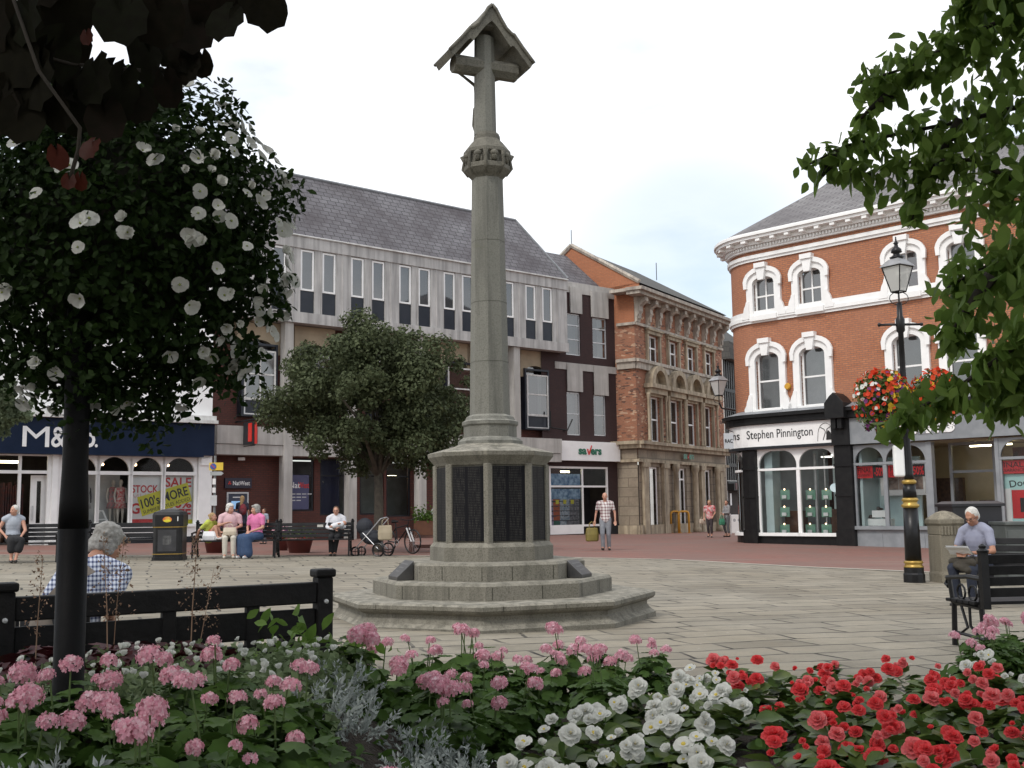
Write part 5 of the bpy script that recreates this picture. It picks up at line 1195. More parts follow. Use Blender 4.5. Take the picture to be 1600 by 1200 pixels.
# crucified figure on the far face
mb = MB(); fy = .20; zf = zar
f = lambda x, y, z: cr_(x, y, zf+z)
mb.cap2(f(0, fy+.03, -.16), f(0, fy+.03, -.34), .055, .042); mb.cap2(f(0, fy+.03, -.34), f(.01, fy+.04, -.45), .045, .05)
for s_ in (-1, 1):
    mb.cap2(f(s_*.05, fy+.03, -.14), f(s_*.2, fy+.01, -.06), .022, .018); mb.cap2(f(s_*.2, fy+.01, -.06), f(s_*.36, fy-.03, -.0), .018, .014)
    mb.cap2(f(s_*.03, fy+.04, -.46), f(s_*.035, fy+.09, -.66), .034, .026); mb.cap2(f(s_*.035, fy+.09, -.66), f(s_*.012, fy+.02, -.86), .025, .016); mb.cap2(f(s_*.012, fy+.02, -.86), f(s_*.012, fy+.06, -.92), .014, .012)
mb.ell(f(.02, fy+.07, -.07), (.035, .04, .048), 12, 8); o = mb.build('crucified_figure', MST3, memo); o.modifiers.new('remesh', 'REMESH').mode = 'VOXEL'; o.modifiers['remesh'].voxel_size = .008
# dark plaques leaning on the steps
def plaque(pos, rz, w, h, dpt, lab):
    e = empty('plaque_block', pos, rz, lab, 'plaque')
    mb = MB(); v = [(-w/2, 0, 0), (w/2, 0, 0), (w/2, -dpt, 0), (-w/2, -dpt, 0), (-w/2, 0, h), (w/2, 0, h), (w/2, -dpt, .04), (-w/2, -dpt, .04)]
    mb.add(v, [(0,1,2,3), (4,7,6,5), (3,2,6,7), (0,4,5,1), (1,5,6,2), (0,3,7,4)]); bevel(mb.build('block', mat('dark_bronze', (.03,.03,.032), (.05,.048,.045), 6, .4), e), .006)
    mb = MB(); import_n = np.array([0, -(h-.04), dpt]); import_n = import_n/np.linalg.norm(import_n)
    for k in range(3):
        t = .25+.22*k; y = -dpt*t; z = h-(h-.04)*t
        dn = np.array([0, -dpt, -(h-.04)]); dn = dn/np.linalg.norm(dn)
        hw_ = w*(.35, .25, .2)[k]; mb = MB(); mb.add([(x*hw_, y-dn[1]*q*.008, z-dn[2]*q*.008+.004) for x, q in ((-1,-1),(1,-1),(1,1),(-1,1))], [(0,1,2,3)]); mb.build('worn_inscription', mat('worn_grey_lettering', (.14,.14,.14), None, 3, .5), e)
def on_face(j, R, frac, z):
    a0 = MROT+2*math.pi*j/8; a1 = MROT+2*math.pi*(j+1)/8; p = np.array([R*math.cos(a0), R*math.sin(a0)]); q = np.array([R*math.cos(a1), R*math.sin(a1)])
    m_ = p+(q-p)*frac+mc; d = q-p; return (m_[0], m_[1], z+mz), math.atan2(d[1], d[0])
p_, r_ = on_face(6, 1.125, .55, z2); plaque(p_, r_, .40, .22, .20, 'dark bronze memorial block leaning on the left side of the upper step')
p_, r_ = on_face(1, 1.125, .5, z2); plaque(p_, r_, .34, .2, .18, 'dark block on the right side of the upper memorial step, seen edge on')

# ------------------------------------------------------------------ street lamps
IRON = mat('gloss_black_iron', (.007,.007,.008), (.012,.012,.013), 8, .35, .05, spec=.3)
GOLD = mat('gold_paint', (.45,.30,.07), (.35,.22,.05), 6, .35, metal=.5)
LANG = glassmat('lantern_glass', (.95,.95,.93), .05, .45, (.85,.85,.82))
def lantern(parent, z, k=1.0, x=0, y=0):
    mb = MB(); w0, w1, h = .13*k, .27*k, .46*k
    rg = lambda w, zz: [(x+w*math.cos(R_(45)+math.pi/2*j+.6), y+w*math.sin(R_(45)+math.pi/2*j+.6), zz) for j in range(4)]
    a, b = rg(w0, z), rg(w1, z+h)
    for i in range(4): mb.tube([a[i], b[i]], .011*k, 5); mb.tube([a[i], a[(i+1) % 4]], .012*k, 5); mb.tube([b[i], b[(i+1) % 4]], .016*k, 5)
    fr = mb.build('lantern_frame', IRON, parent)
    mb = MB(); mb.loft([rg(w0*.97, z), rg(w1*.97, z+h)], cap=False); mb.build('lantern_glass', LANG, fr)
    mb = MB(); mb.loft([rg(w1*1.16, z+h), rg(w1*1.1, z+h+.02*k), rg(w1*.55, z+h+.14*k), rg(w1*.42, z+h+.15*k)]); mb.build('lantern_roof', mat('weathered_lead', (.30,.30,.31), (.2,.2,.2), 5, .5), fr)
    mb = MB(); mb.lathe([(.10*k, z+h+.14*k), (.13*k, z+h+.18*k), (.07*k, z+h+.20*k), (.055*k, z+h+.25*k), (.10*k, z+h+.27*k), (.085*k, z+h+.33*k), (.04*k, z+h+.37*k), (.03*k, z+h+.42*k), (.05*k, z+h+.44*k), (.018*k, z+h+.47*k), (.01*k, z+h+.56*k)], (x, y, 0), 12); mb.build('finial', IRON, fr, True)
    mb = MB()
    for j in range(2): mb.tube([(x+(.17*k*math.cos(t))*(1 if j else -1), y, z-.12*k+.12*k*math.sin(t)) for t in [R_(-80+20*q) for q in range(9)]], .008*k, 5)
    mb.tube([(x, y, z-.25*k), (x, y, z+.25*k)], .016*k, 6); mb.ell((x, y, z+.22*k), (.05*k, .05*k, .09*k), 10, 6); mb.build('lantern_yoke', IRON, fr)
    return fr
lp = G(1429, 910); sc_l = lp[1]
HL = AT(1403, 370, sc_l)[2]-lp[2]; print('lamp h', HL)
lamp = empty('street_lamp', lp, 0, 'black iron street lamp with gold rings and glass lantern before the grey shop', 'street lamp')
mb = MB(); mb.lathe([(.185, -.05), (.185, .14), (.17, .17), (.17, .26)], n=12); mb.build('foot', IRON, lamp)
mb = MB(); mb.lathe([(.165, .26), (.17, .28), (.145, .30), (.15, .33), (.17, .35), (.145, .38)], n=20); mb.build('gold_ring', GOLD, lamp, True)
mb = MB(); mb.lathe([(.14, .38), (.125, 1.3)], n=20); mb.build('tapered_column', IRON, lamp, True)
mb = MB(); mb.lathe([(.125, 1.3), (.155, 1.33), (.15, 1.36), (.12, 1.38), (.125, 1.42), (.15, 1.44), (.12, 1.48)], n=20); mb.build('gold_ring', GOLD, lamp, True)
mb = MB(); mb.lathe([(.12, 1.48), (.105, 1.72)], n=20); mb.build('column_section', IRON, lamp, True)
mb = MB(); mb.lathe([(.105, 1.72), (.125, 1.74), (.125, 1.78), (.09, 1.80)], n=20); mb.build('gold_ring', GOLD, lamp, True)
zl = HL-1.02
mb = MB(); mb.lathe([(.085, 1.8), (.08, 1.9), (.062, 2.4), (.06, 3.05), (.075, 3.1), (.075, 3.16), (.055, 3.2), (.048, zl-.75), (.075, zl-.72), (.08, zl-.5), (.05, zl-.45), (.045, zl-.2)], n=16); mb.build('slender_column', IRON, lamp, True)
mb = MB(); mb.tube([(-.36, 0, zl-.6), (.36, 0, zl-.6)], .022, 8); mb.ell((-.38, 0, zl-.6), (.035,)*3, 8, 6); mb.ell((.38, 0, zl-.6), (.035,)*3, 8, 6); mb.build('ladder_bar', IRON, lamp, True)
mb = MB(); mb.tube([(-.62, -.1, 3.25), (0, 0, 3.15), (.62, -.1, 3.25)], .014, 6)
for s_ in (-1, 1): mb.tube([(0, 0, 2.9), (s_*.35, -.05, 3.1), (s_*.45, -.08, 3.22)], .012, 5); mb.tube([(s_*(.1+.1*q), 0, 3.3+.05*math.sin(q*1.8)) for q in range(4)], .008, 5)
mb.build('basket_bracket', IRON, lamp)
mb = MB(); mb.box(-.26, -.07, -.07, .05, 1.85, 2.42); bevel(mb.build('white_sign_plate', WHITE, lamp), .04, 3)
lantern(lamp, zl)
# wall lantern at the side street
wl = AT(1123, 608, 42.0)
wle = empty('wall_lantern', (wl[0], wl[1], 0), 0, 'black glass lantern on a bracket high beside the curved red brick corner', 'lantern')
lantern(wle, wl[2]-.25, 1.25)
cpt = np.array(RB.P(st-3.0, 0, 0))-np.array([wl[0], wl[1], 0])
mb = MB(); zq = wl[2]-.75; mb.tube([(cpt[0], cpt[1], zq), (.1, 0, zq), (0, 0, zq+.2)], .035, 6); mb.tube([(cpt[0], cpt[1], zq-.9), (cpt[0]*.5, cpt[1]*.5, zq-.05)], .03, 6); mb.build('bracket', IRON, wle)

# ------------------------------------------------------------------ benches
DKWOOD = mat('black_painted_slats', (.010,.010,.011), (.018,.018,.019), 5, .5, .1, spec=.2)
def iron_end(parent, x, w=.05, d=.55, h=.88):
    mb = MB()
    mb.tube([(x, -d+.05, 0), (x, -d+.08, .42)], [.026, .024], 6); mb.tube([(x, .12, 0), (x, .02, .25), (x, 0, .42), (x, .12, h)], [.028, .026, .024, .022], 6)
    mb.tube([(x, -d+.06, .42), (x, 0, .40)], .025, 6)
    mb.tube([(x, .07, .66), (x, -.2, .67), (x, -d-.02, .64), (x, -d-.05, .58), (x, -d+.0, .56)], .024, 6); mb.tube([(x, -d+.06, .42), (x, -d+.02, .62)], .022, 6)
    for q in range(2):
        c = (-.33+.2*q, .52); mb.tube([(x, c[0]+.07*math.cos(t), c[1]+.07*math.sin(t)) for t in [2*math.pi*k/10 for k in range(11)]], .011, 5)
    mb.tube([(x, -.35, .40), (x, -.25, .2), (x, -.45, .1), (x, -.47, .02)], .014, 5); mb.tube([(x, -.2, .40), (x, -.2, .22), (x, -.02, .1)], .014, 5)
    mb.tube([(x, -d+.08, .14), (x, .08, .12)], .016, 5)
    mb.build('end_frame', IRON, parent)
def bench(loc, rz, L_, label, group=None, slats=4, h=.88, mid=True, plaqe=None, m=DKWOOD, stile=True):
    e = empty('park_bench', loc, rz, label, 'bench', group)
    for x in (-L_/2+.06, L_/2-.06): iron_end(e, x, h=h)
    mb = MB()
    for k in range(5): mb.box(-L_/2, L_/2, -.52+k*.105, -.43+k*.105, .425, .455)
    bevel(mb.build('seat', m, e), .006)
    mb = MB()
    n = slats
    for k in range(n):
        z0 = .50+k*(h-.48)/n; z1_ = z0+(h-.48)/n-.018; y = .03+.10*(z0-.42)/.46
        v = [(-L_/2, y, z0), (L_/2, y, z0), (L_/2, y+.03, z0), (-L_/2, y+.03, z0)]; y2 = y+.10*(z1_-z0)/.46
        v += [(-L_/2, y2, z1_), (L_/2, y2, z1_), (L_/2, y2+.03, z1_), (-L_/2, y2+.03, z1_)]
        mb.add(v, [(0,3,2,1),(4,5,6,7),(0,1,5,4),(1,2,6,5),(2,3,7,6),(3,0,4,7)])
    bevel(mb.build('backrest', m, e), .006)
    if stile:
        for x in (-L_/2+.03, L_/2-.03):
            mb = MB(); mb.box(x-.035, x+.035, .10, .16, .4, h+.02); mb.lathe([(.05, h+.02), (.055, h+.04), (.03, h+.06), (.035, h+.08), (.01, h+.1)], (x, .13, 0), 10); mb.build('post', IRON, e)
    if plaqe: mb = MB(); mb.box(plaqe-.08, plaqe+.08, .105, .11, h-.12, h-.05); mb.build('memorial_plate', mat('pale_brass', (.55,.53,.48), None, 4, .4), e)
    return e
BENM = mat('dull_black_boards', (.008,.008,.009), (.014,.013,.013), 5, .55, .2, spec=.18)
bl_, br_ = G(28, 1085), None
xl = AT(12, 915, 5.05); xr = AT(513, 893, 6.45)
xl = np.array([-2.47, 5.25, 0]); xr = np.array([-1.03, 6.15, 0])
hl = AT(30, 918, xl[1])[2]; hr = AT(505, 896, xr[1])[2]; print('front bench', xl, xr, hl, hr, PX((xl[0], xl[1], .92)), PX((xr[0], xr[1], .92)))
Lb = float(np.linalg.norm(xr-xl)); cb = (xl+xr)/2; rzb = math.atan2(xr[1]-xl[1], xr[0]-xl[0])
fb = empty('park_bench', (cb[0], cb[1], gz(cb[0])-.04), rzb, 'broad black boarded bench in the left foreground, seen from behind', 'bench')
H_ = .93
def bb(name, x0, x1, y0, y1, z0, z1): mb = MB(); mb.box(x0, x1, y0, y1, z0, z1); return bevel(mb.build(name, BENM, fb), .008)
for s_ in (-1, 1):
    x = s_*(Lb/2-.04)
    bb('post', x-.045, x+.045, -.04, .05, 0, H_-.01); mb = MB(); mb.box(x-.058, x+.058, -.055, .065, H_-.01, H_+.035); bevel(mb.build('post_cap', BENM, fb), .012)
    bb('front_leg', x-.04, x+.04, .52, .60, 0, .62); bb('armrest', x-.045, x+.045, .05, .66, .62, .66)
    mb = MB(); mb.lathe([(.012, 0), (.012, .012), (.004, .014)], n=10); b_ = mb.build('bolt', ALU, fb); b_.location = (x, -.042, H_-.14); b_.rotation_euler = (R_(90), 0, 0)
bb('top_rail', -Lb/2+.085, Lb/2-.085, -.03, .04, H_-.15, H_-.035)
for k, (a, b) in enumerate(((.605, .752), (.445, .58))): bb('back_board', -Lb/2+.085, Lb/2-.085, -.012, .025, a, b)
for x in (-Lb*.28, -Lb*.02, Lb*.24): bb('stile', x-.035, x+.035, -.022, .035, .42, H_-.14)
bb('seat', -Lb/2+.085, Lb/2-.085, .05, .58, .40, .44); bb('stretcher', -Lb/2+.085, Lb/2-.085, -.01, .03, .33, .41)
# far benches
def at_g(px, py): p = G(px, py); return (p[0], p[1], p[2])
fac = lambda px: 0
p = G(20, 880); bench((p[0], p[1]+.55, p[2]), R_(6), 1.9, 'black bench at the far left with the woman in a grey vest on it', plaqe=None)
p = G(184, 872); bench((p[0], p[1]+.5, p[2]), R_(4), 1.95, 'empty black slatted bench left of the litter bin', slats=3)
p = G(362, 873); bench((p[0], p[1]+.6, p[2]), R_(2), 2.2, 'black bench where the girl and two older women sit')
p = G(484, 870); b5 = bench((p[0], p[1]+.6, p[2]), R_(2), 2.1, 'black bench with the woman holding a baby at its right end', slats=4, plaqe=.15)
pA = G(1540, 938); bA = bench((7.2, 14.75, gz(6.7)), R_(-38), 1.9, 'black bench under the reading man on the right', plaqe=.25)
bB = bench((5.3, 10.15, gz(5)), R_(187), 2.3, 'nearest black bench at the right edge, its back to the flower bed')
p = G(675, 866)
e = empty('wooden_bench', (p[0]+.5, p[1]+1.5, p[2]), 0, 'brown wooden bench behind the memorial base', 'bench')
BW = mat('red_brown_wood', (.11,.045,.03), (.07,.03,.022), 5, .6, .15)
mb = MB(); mb.box(-1.4, 1.4, -.3, .3, .42, .5); mb.build('seat', BW, e)
for x in (-1.2, 1.2): mb = MB(); mb.box(x-.06, x+.06, -.25, .25, 0, .42); mb.build('leg', BW, e)
mb = MB(); mb.box(-1.2, 1.2, -.04, .04, .12, .22); mb.build('stretcher', BW, e)

# ------------------------------------------------------------------ litter bin
p = G(265, 875)
bn = empty('litter_bin', p, R_(6), 'square black litter bin with domed lid and gold bands between two benches', 'litter bin')
def sq(w, z, c=.22): k = w*(1-c); return [(x, y, z) for x, y in ((-k,-w),(k,-w),(w,-k),(w,k),(k,w),(-k,w),(-w,k),(-w,-k))]
mb = MB(); mb.loft([sq(.35, 0), sq(.35, .84)]); mb.build('body', IRON, bn)
mb = MB(); mb.loft([sq(.37, 0), sq(.37, .08)]); mb.build('plinth', IRON, bn)
mb = MB(); mb.loft([sq(.362, .15), sq(.362, .165)]); mb.loft([sq(.362, .80), sq(.362, .815)]); mb.build('gold_band', GOLD, bn)
mb = MB(); mb.loft([sq(.37, .835), sq(.37, 1.10), sq(.34, 1.17), sq(.2, 1.23), sq(.06, 1.25)]); mb.build('domed_lid', IRON, bn)
mb = MB(); fr_ = [(.11*math.cos(t), -.375, .99+.07*math.sin(t)) for t in [2*math.pi*k/14 for k in range(14)]]; mb.add(fr_, [tuple(range(14))]); mb.build('opening', mat('bin_sticker_red', (.55,.05,.03), (.65,.5,.05), 9, .5), bn)
mb = MB(); mb.box(-.08, .08, -.382, -.378, .94, .975); mb.build('yellow_sticker', YELP, bn)
mb = MB(); mb.box(-.22, .22, -.357, -.352, .22, .74); bevel(mb.build('door', mat('bin_door_black', (.02,.02,.022), (.035,.035,.04), 4, .4), bn), .004)
mb = MB(); mb.box(-.10, .10, -.36, -.358, .38, .6); mb.build('faded_crest', mat('faded_grey_print', (.10,.10,.10), (.03,.03,.03), 9, .5), bn)
mb = MB(); mb.box(.24, .26, -.378, -.374, .95, 1.06); mb.build('handle', PAPER, bn)

# ------------------------------------------------------------------ street sign post by the white shop
p = G(334, 852)
e = empty('sign_post', p, 0, 'grey post carrying a yellow no waiting sign and small plates at the shop corner', 'sign post')
kk = p[1]/1700
zt_ = AT(334, 712, p[1])[2]-p[2]
mb = MB(); mb.tube([(0, 0, -.05), (0, 0, zt_)], .045, 10); mb.build('pole', mat('galvanised_post', (.22,.23,.23), (.16,.17,.17), 4, .5), e)
def zz_(py): return AT(334, py, p[1])[2]-p[2]
mb = MB(); mb.box(-.18, .30, -.09, -.07, zz_(735), zz_(723)); y_ = mb.build('yellow_plate', mat('yellow_sign', (.70,.50,.04), (.62,.45,.05), 3, .5), e)
mb = MB(); mb.lathe([(.11, 0), (.11, .012)], n=18); o = mb.build('blue_disc', mat('blue_disc', (.05,.10,.35), None, 4, .5), y_); o.location = (-.04, -.09, zz_(729)); o.rotation_euler = (R_(90), 0, 0)
mb = MB(); mb.tube([(-.11, -.105, zz_(729)+.07), (.03, -.105, zz_(729)-.07)], .012, 4); mb.build('red_bar', REDL, y_)
mb = MB(); mb.add([(x, y, z) for y in (-.09, -.07) for x, z in ((-.14, zz_(743)), (.24, zz_(743)), (.32, (zz_(743)+zz_(737))/2), (.24, zz_(737)), (-.14, zz_(737)))], [(0,1,2,3,4), (9,8,7,6,5)]+[(i, (i+1) % 5+0, (i+1) % 5+5, i+5) for i in range(5)]); mb.build('direction_plate', mat('pale_direction_plate', (.35,.37,.37), None, 3, .5), e)
mb = MB(); mb.box(-.12, .10, -.10, -.06, zz_(790), zz_(774)); mb.build('small_grey_plate', ALU, e)
for a_, b_ in ((762, 770), (748, 757)): mb = MB(); mb.box(-.06, .05, -.09, -.06, zz_(b_), zz_(a_)); mb.build('sticker', PAPER, e)

# ------------------------------------------------------------------ hoops, board, stone pier, cabinets
HOOP = mat('orange_yellow_steel', (.60,.30,.03), (.5,.24,.02), 4, .4)
for k, (px, w_, py) in enumerate(((1062, .5, 833), (1077, .62, 833))):
    p = G(px, py); e = empty('barrier_hoop', p, R_(20), ('left' if k == 0 else 'right')+' one of the two yellow tubular hoops at the stone doorway', 'barrier')
    h = AT(px, 799, p[1])[2]-p[2]
    mb = MB(); mb.tube([(-w_, 0, 0), (-w_, 0, h-.15), (-w_+.04, 0, h-.04), (-w_+.15, 0, h), (-.15, 0, h), (-.04, 0, h-.04), (0, 0, h-.15), (0, 0, 0)], .055, 8); mb.build('hoop', HOOP, e, True)
    mb = MB(); mb.box(-w_-.1, -w_+.1, -.1, .1, 0, .02); mb.box(-.1, .1, -.1, .1, 0, .02); mb.build('foot_plate', HOOP, e)
p = G(1152, 835)
e = empty('advertising_board', p, R_(15), 'white folding advertising board standing by the curved shop corner', 'board')
h = AT(1152, 813, p[1])[2]-p[2]
mb = MB(); mb.box(-.32, .32, 0, .04, .06, 1.0); bevel(mb.build('panel', PAPER, e), .02)
mb = MB(); mb.box(-.36, -.32, -.02, .06, 0, 1.05); mb.box(.32, .36, -.02, .06, 0, 1.05); mb.build('frame', ALU, e)
vs_, fs_, W_, H_2 = textmesh('OPEN', .01, .5, 0); mb = MB()
for q in range(2): mb.add([(-.13+.26*q+.08*math.cos(t), -.004, .72+.08*math.sin(t)) for t in [2*math.pi*k/14 for k in range(14)]], [tuple(range(14))])
mb.build('printed_disc', mat('grey_print', (.35,.36,.38), None, 4, .5), e)
PIER = memstone('pier_sandstone', (.18,.16,.12), (.23,.205,.155), (.12,.105,.08))
p = G(1478, 872); py_ = 19.5
p = np.array([AT(1478, 860, py_)[0], py_, 0]); p[2] = gz(p[0]); zt_ = AT(1478, 798, py_)[2]-p[2]; w = (AT(1498, 820, py_)[0]-AT(1460, 820, py_)[0])/2
e = empty('stone_pier', p, R_(8), 'low weathered sandstone pier with pointed cap beside the black cabinet', 'pier')
def q4(w, z): return [(-w,-w,z),(w,-w,z),(w,w,z),(-w,w,z)]
mb = MB(); mb.loft([q4(w*1.05, -.1), q4(w*1.05, .15), q4(w, .2), q4(w, zt_-.42)]); bevel(mb.build('shaft', PIER, e), .02)
mb = MB(); 
for k in range(7): mb.box(-w*.9+k*w*.28, -w*.9+k*w*.28+w*.14, -w-.02, -w+.01, zt_-.42, zt_-.27)
mb.build('fluted_band', PIER, e)
mb = MB(); mb.loft([q4(w, zt_-.42), q4(w, zt_-.26), q4(w*1.13, zt_-.22), q4(w*1.13, zt_-.15), q4(w*.5, zt_-.03), q4(w*.1, zt_)]); bevel(mb.build('cap', PIER, e), .015)
CAB = mat('black_cabinet_paint', (.012,.012,.016), (.02,.02,.025), 3, .35)
yk = 21.0; x0_, x1_ = AT(1474, 800, yk)[0], AT(1556, 800, yk)[0]; zt_ = AT(1515, 783, yk)[2]
e = empty('black_cabinet', ((x0_+x1_)/2, yk, gz(x0_)), 0, 'large black street cabinet with sloping lid behind the reading man', 'cabinet')
W = (x1_-x0_)/2; H2 = zt_-gz(x0_)
mb = MB(); mb.box(-W*.93, W*.93, -.35, .35, -.1, H2-.1); bevel(mb.build('body', CAB, e), .01)
mb = MB(); mb.loft([[(-W,-.42,H2-.1),(W,-.42,H2-.1),(W,.42,H2-.1),(-W,.42,H2-.1)], [(-W,-.42,H2-.05),(W,-.42,H2-.05),(W,.42,H2-.05),(-W,.42,H2-.05)], [(-W*.85,-.25,H2),(W*.85,-.25,H2),(W*.85,.25,H2),(-W*.85,.25,H2)]]); mb.build('lid', CAB, e)
yk = 20.0; x0_, x1_ = AT(1556, 800, yk)[0], AT(1600, 800, yk)[0]; zt_ = AT(1570, 815, yk)[2]
e = empty('grey_cabinet', ((x0_+x1_)/2, yk, gz(x0_)), 0, 'low grey metal cabinet with flat lid right of the black cabinet', 'cabinet')
W = (x1_-x0_)/2; H2 = zt_-gz(x0_); GC = mat('grey_green_metal', (.10,.11,.105), (.07,.078,.075), 3, .45)
mb = MB(); mb.box(-W*.93, W*.93, -.3, .3, -.1, H2-.06); bevel(mb.build('body', GC, e), .01)
mb = MB(); mb.box(-W, W, -.36, .36, H2-.06, H2); bevel(mb.build('lid', GC, e), .01)
mb = MB(); mb.box(-W*.8, W*.8, -.31, -.303, .2, H2-.15); bevel(mb.build('door', GC, e), .004)

# ------------------------------------------------------------------ mannequins and easel in the clothes shop window
MANQ = mat('mannequin_cream', (.62,.57,.50), (.55,.5,.44), 3, .4)
def mannequin(px, dress, legs, label, o=-.6, hk=1.72, head=True):
    s_, _ = A.hit(px, 790, o); b = A.P(s_, .86, o); e = empty('mannequin', b, math.atan2(u1[1], u1[0]), label, 'mannequin')
    mb = MB()
    for x in (-.08, .08): mb.cap2((x, 0, .84), (x*1.1, 0, .45), .075, .05); mb.cap2((x*1.1, 0, .45), (x, 0, .06), .048, .03); mb.cap2((x, 0, .04), (x, -.14, .03), .032, .025)
    mb.cap2((0, 0, 1.3), (0, 0, 1.46), .05, .045)
    if head: mb.ell((0, -.01, 1.56), (.07, .085, .11))
    for x in (-1, 1): mb.cap2((x*.17, 0, 1.33), (x*.22, .02, 1.07), .042, .034); mb.cap2((x*.22, .02, 1.07), (x*.2, -.05, .84), .034, .024)
    o_ = mb.build('body', legs or MANQ, e); r = o_.modifiers.new('remesh', 'REMESH'); r.mode = 'VOXEL'; r.voxel_size = .015; r.use_smooth_shade = True
    if dress:
        mb = MB(); mb.lathe([(.24, .62), (.17, .88), (.135, 1.06), (.16, 1.2), (.18, 1.34), (.09, 1.4)], n=16, sy=.75); mb.build('dress', dress, e, True)
    return e
FLOR = mat('red_floral_dress', (.50,.03,.04), (.55,.45,.40), 14, .7)
FLOR2 = mat('grey_floral_dress', (.22,.2,.2), (.5,.15,.15), 14, .7)
mannequin(176, FLOR2, None, 'shop window mannequin in a grey patterned dress', -.95)
mannequin(188, FLOR, None, 'shop window mannequin in a red floral dress', -.6, head=True)
mannequin(132, mat('grey_tunic', (.45,.45,.45), (.35,.35,.35), 5, .8), mat('black_leggings', (.01,.01,.012), None, 4, .7), 'shop window mannequin in black leggings beside the lamp pole', -.6)
s_, _ = A.hit(158, 810, -.5); e = empty('display_easel', A.P(s_, .87, -.5), math.atan2(u1[1], u1[0]), 'white A shaped easel standing on the shop window floor', 'easel')
for x in (-1, 1): mb = MB(); mb.tube([(x*.28, 0, 0), (x*.06, .05, .55)], .035, 6); mb.build('leg', WHITE, e)
mb = MB(); mb.tube([(-.18, .02, .22), (.18, .02, .22)], .025, 6); mb.tube([(-.08, .05, .53), (.08, .05, .53)], .03, 6); mb.build('crossbar', WHITE, e)
# ------------------------------------------------------------------ people
SKIN = mat('skin', (.50,.27,.19), (.44,.22,.15), 6, .55)
SKIN2 = mat('tanned_skin', (.40,.20,.13), (.34,.16,.10), 6, .55)
GREYH = mat('grey_hair', (.38,.37,.35), (.22,.21,.19), 30, .8, .4)
WHITEH = mat('white_hair', (.66,.65,.61), (.48,.46,.43), 30, .8, .4)
BROWNH = mat('brown_hair', (.12,.07,.04), (.07,.04,.025), 30, .7, .4)
BLONDE = mat('fair_hair', (.42,.28,.13), (.30,.19,.09), 30, .7, .4)
SHOE_ = mat('dark_shoes', (.02,.018,.017), None, 4, .5)
def checks(name, base, dark, light, fx=26, fz=26):
    m, t, b = newmat(name); v = coords(t); s = N(t, 'ShaderNodeSeparateXYZ'); t.links.new(v, s.inputs[0])
    def band(o, f, thr):
        a = N(t, 'ShaderNodeMath', operation='MULTIPLY'); a.inputs[1].default_value = f; t.links.new(o, a.inputs[0])
        c = N(t, 'ShaderNodeMath', operation='FRACT'); t.links.new(a.outputs[0], c.inputs[0])
        g = N(t, 'ShaderNodeMath', operation='LESS_THAN'); g.inputs[1].default_value = thr; t.links.new(c.outputs[0], g.inputs[0]); return g.outputs[0]
    sm = N(t, 'ShaderNodeMath', operation='ADD'); t.links.new(s.outputs[0], sm.inputs[0])
    hy = N(t, 'ShaderNodeMath', operation='MULTIPLY'); hy.inputs[1].default_value = .7; t.links.new(s.outputs[1], hy.inputs[0]); t.links.new(hy.outputs[0], sm.inputs[1])
    A_, B_ = band(sm.outputs[0], fx, .45), band(s.outputs[2], fz, .45)
    md = tuple((x+y)/2 for x, y in zip(base, dark)); c1 = mixc(t, A_, light, md); c2 = mixc(t, B_, c1, mixc(t, A_, md, dark)); t.links.new(c2, b.inputs['Base Color']); b.inputs['Roughness'].default_value = .85; return m
def remesh(o, v=.012, sm=4):
    r = o.modifiers.new('remesh', 'REMESH'); r.mode = 'VOXEL'; r.voxel_size = v; r.use_smooth_shade = True
    s = o.modifiers.new('smooth', 'SMOOTH'); s.factor = .5; s.iterations = sm; return o
def V(*a): return Vector(a)
SIT = dict(P=V(0,.0,.54), W=V(0,.04,.72), C=V(0,.03,.93), N=V(0,.01,1.06), H=V(0,-.03,1.20),
           sh=.175, shz=1.0, hips=.085, kn=V(.10,-.44,.50), an=V(.10,-.40,.09), toe=V(.11,-.56,.04), el=V(.25,-.02,.76), wr=V(.12,-.26,.66))
STAND = dict(P=V(0,0,.93), W=V(0,.0,1.08), C=V(0,.01,1.28), N=V(0,.02,1.46), H=V(0,-.01,1.62), sh=.185, shz=1.42, hips=.085, kn=V(.09,-.02,.49), an=V(.09,.03,.085), toe=V(.11,-.13,.035), el=V(.26,.03,1.12), wr=V(.27,-.04,.87))
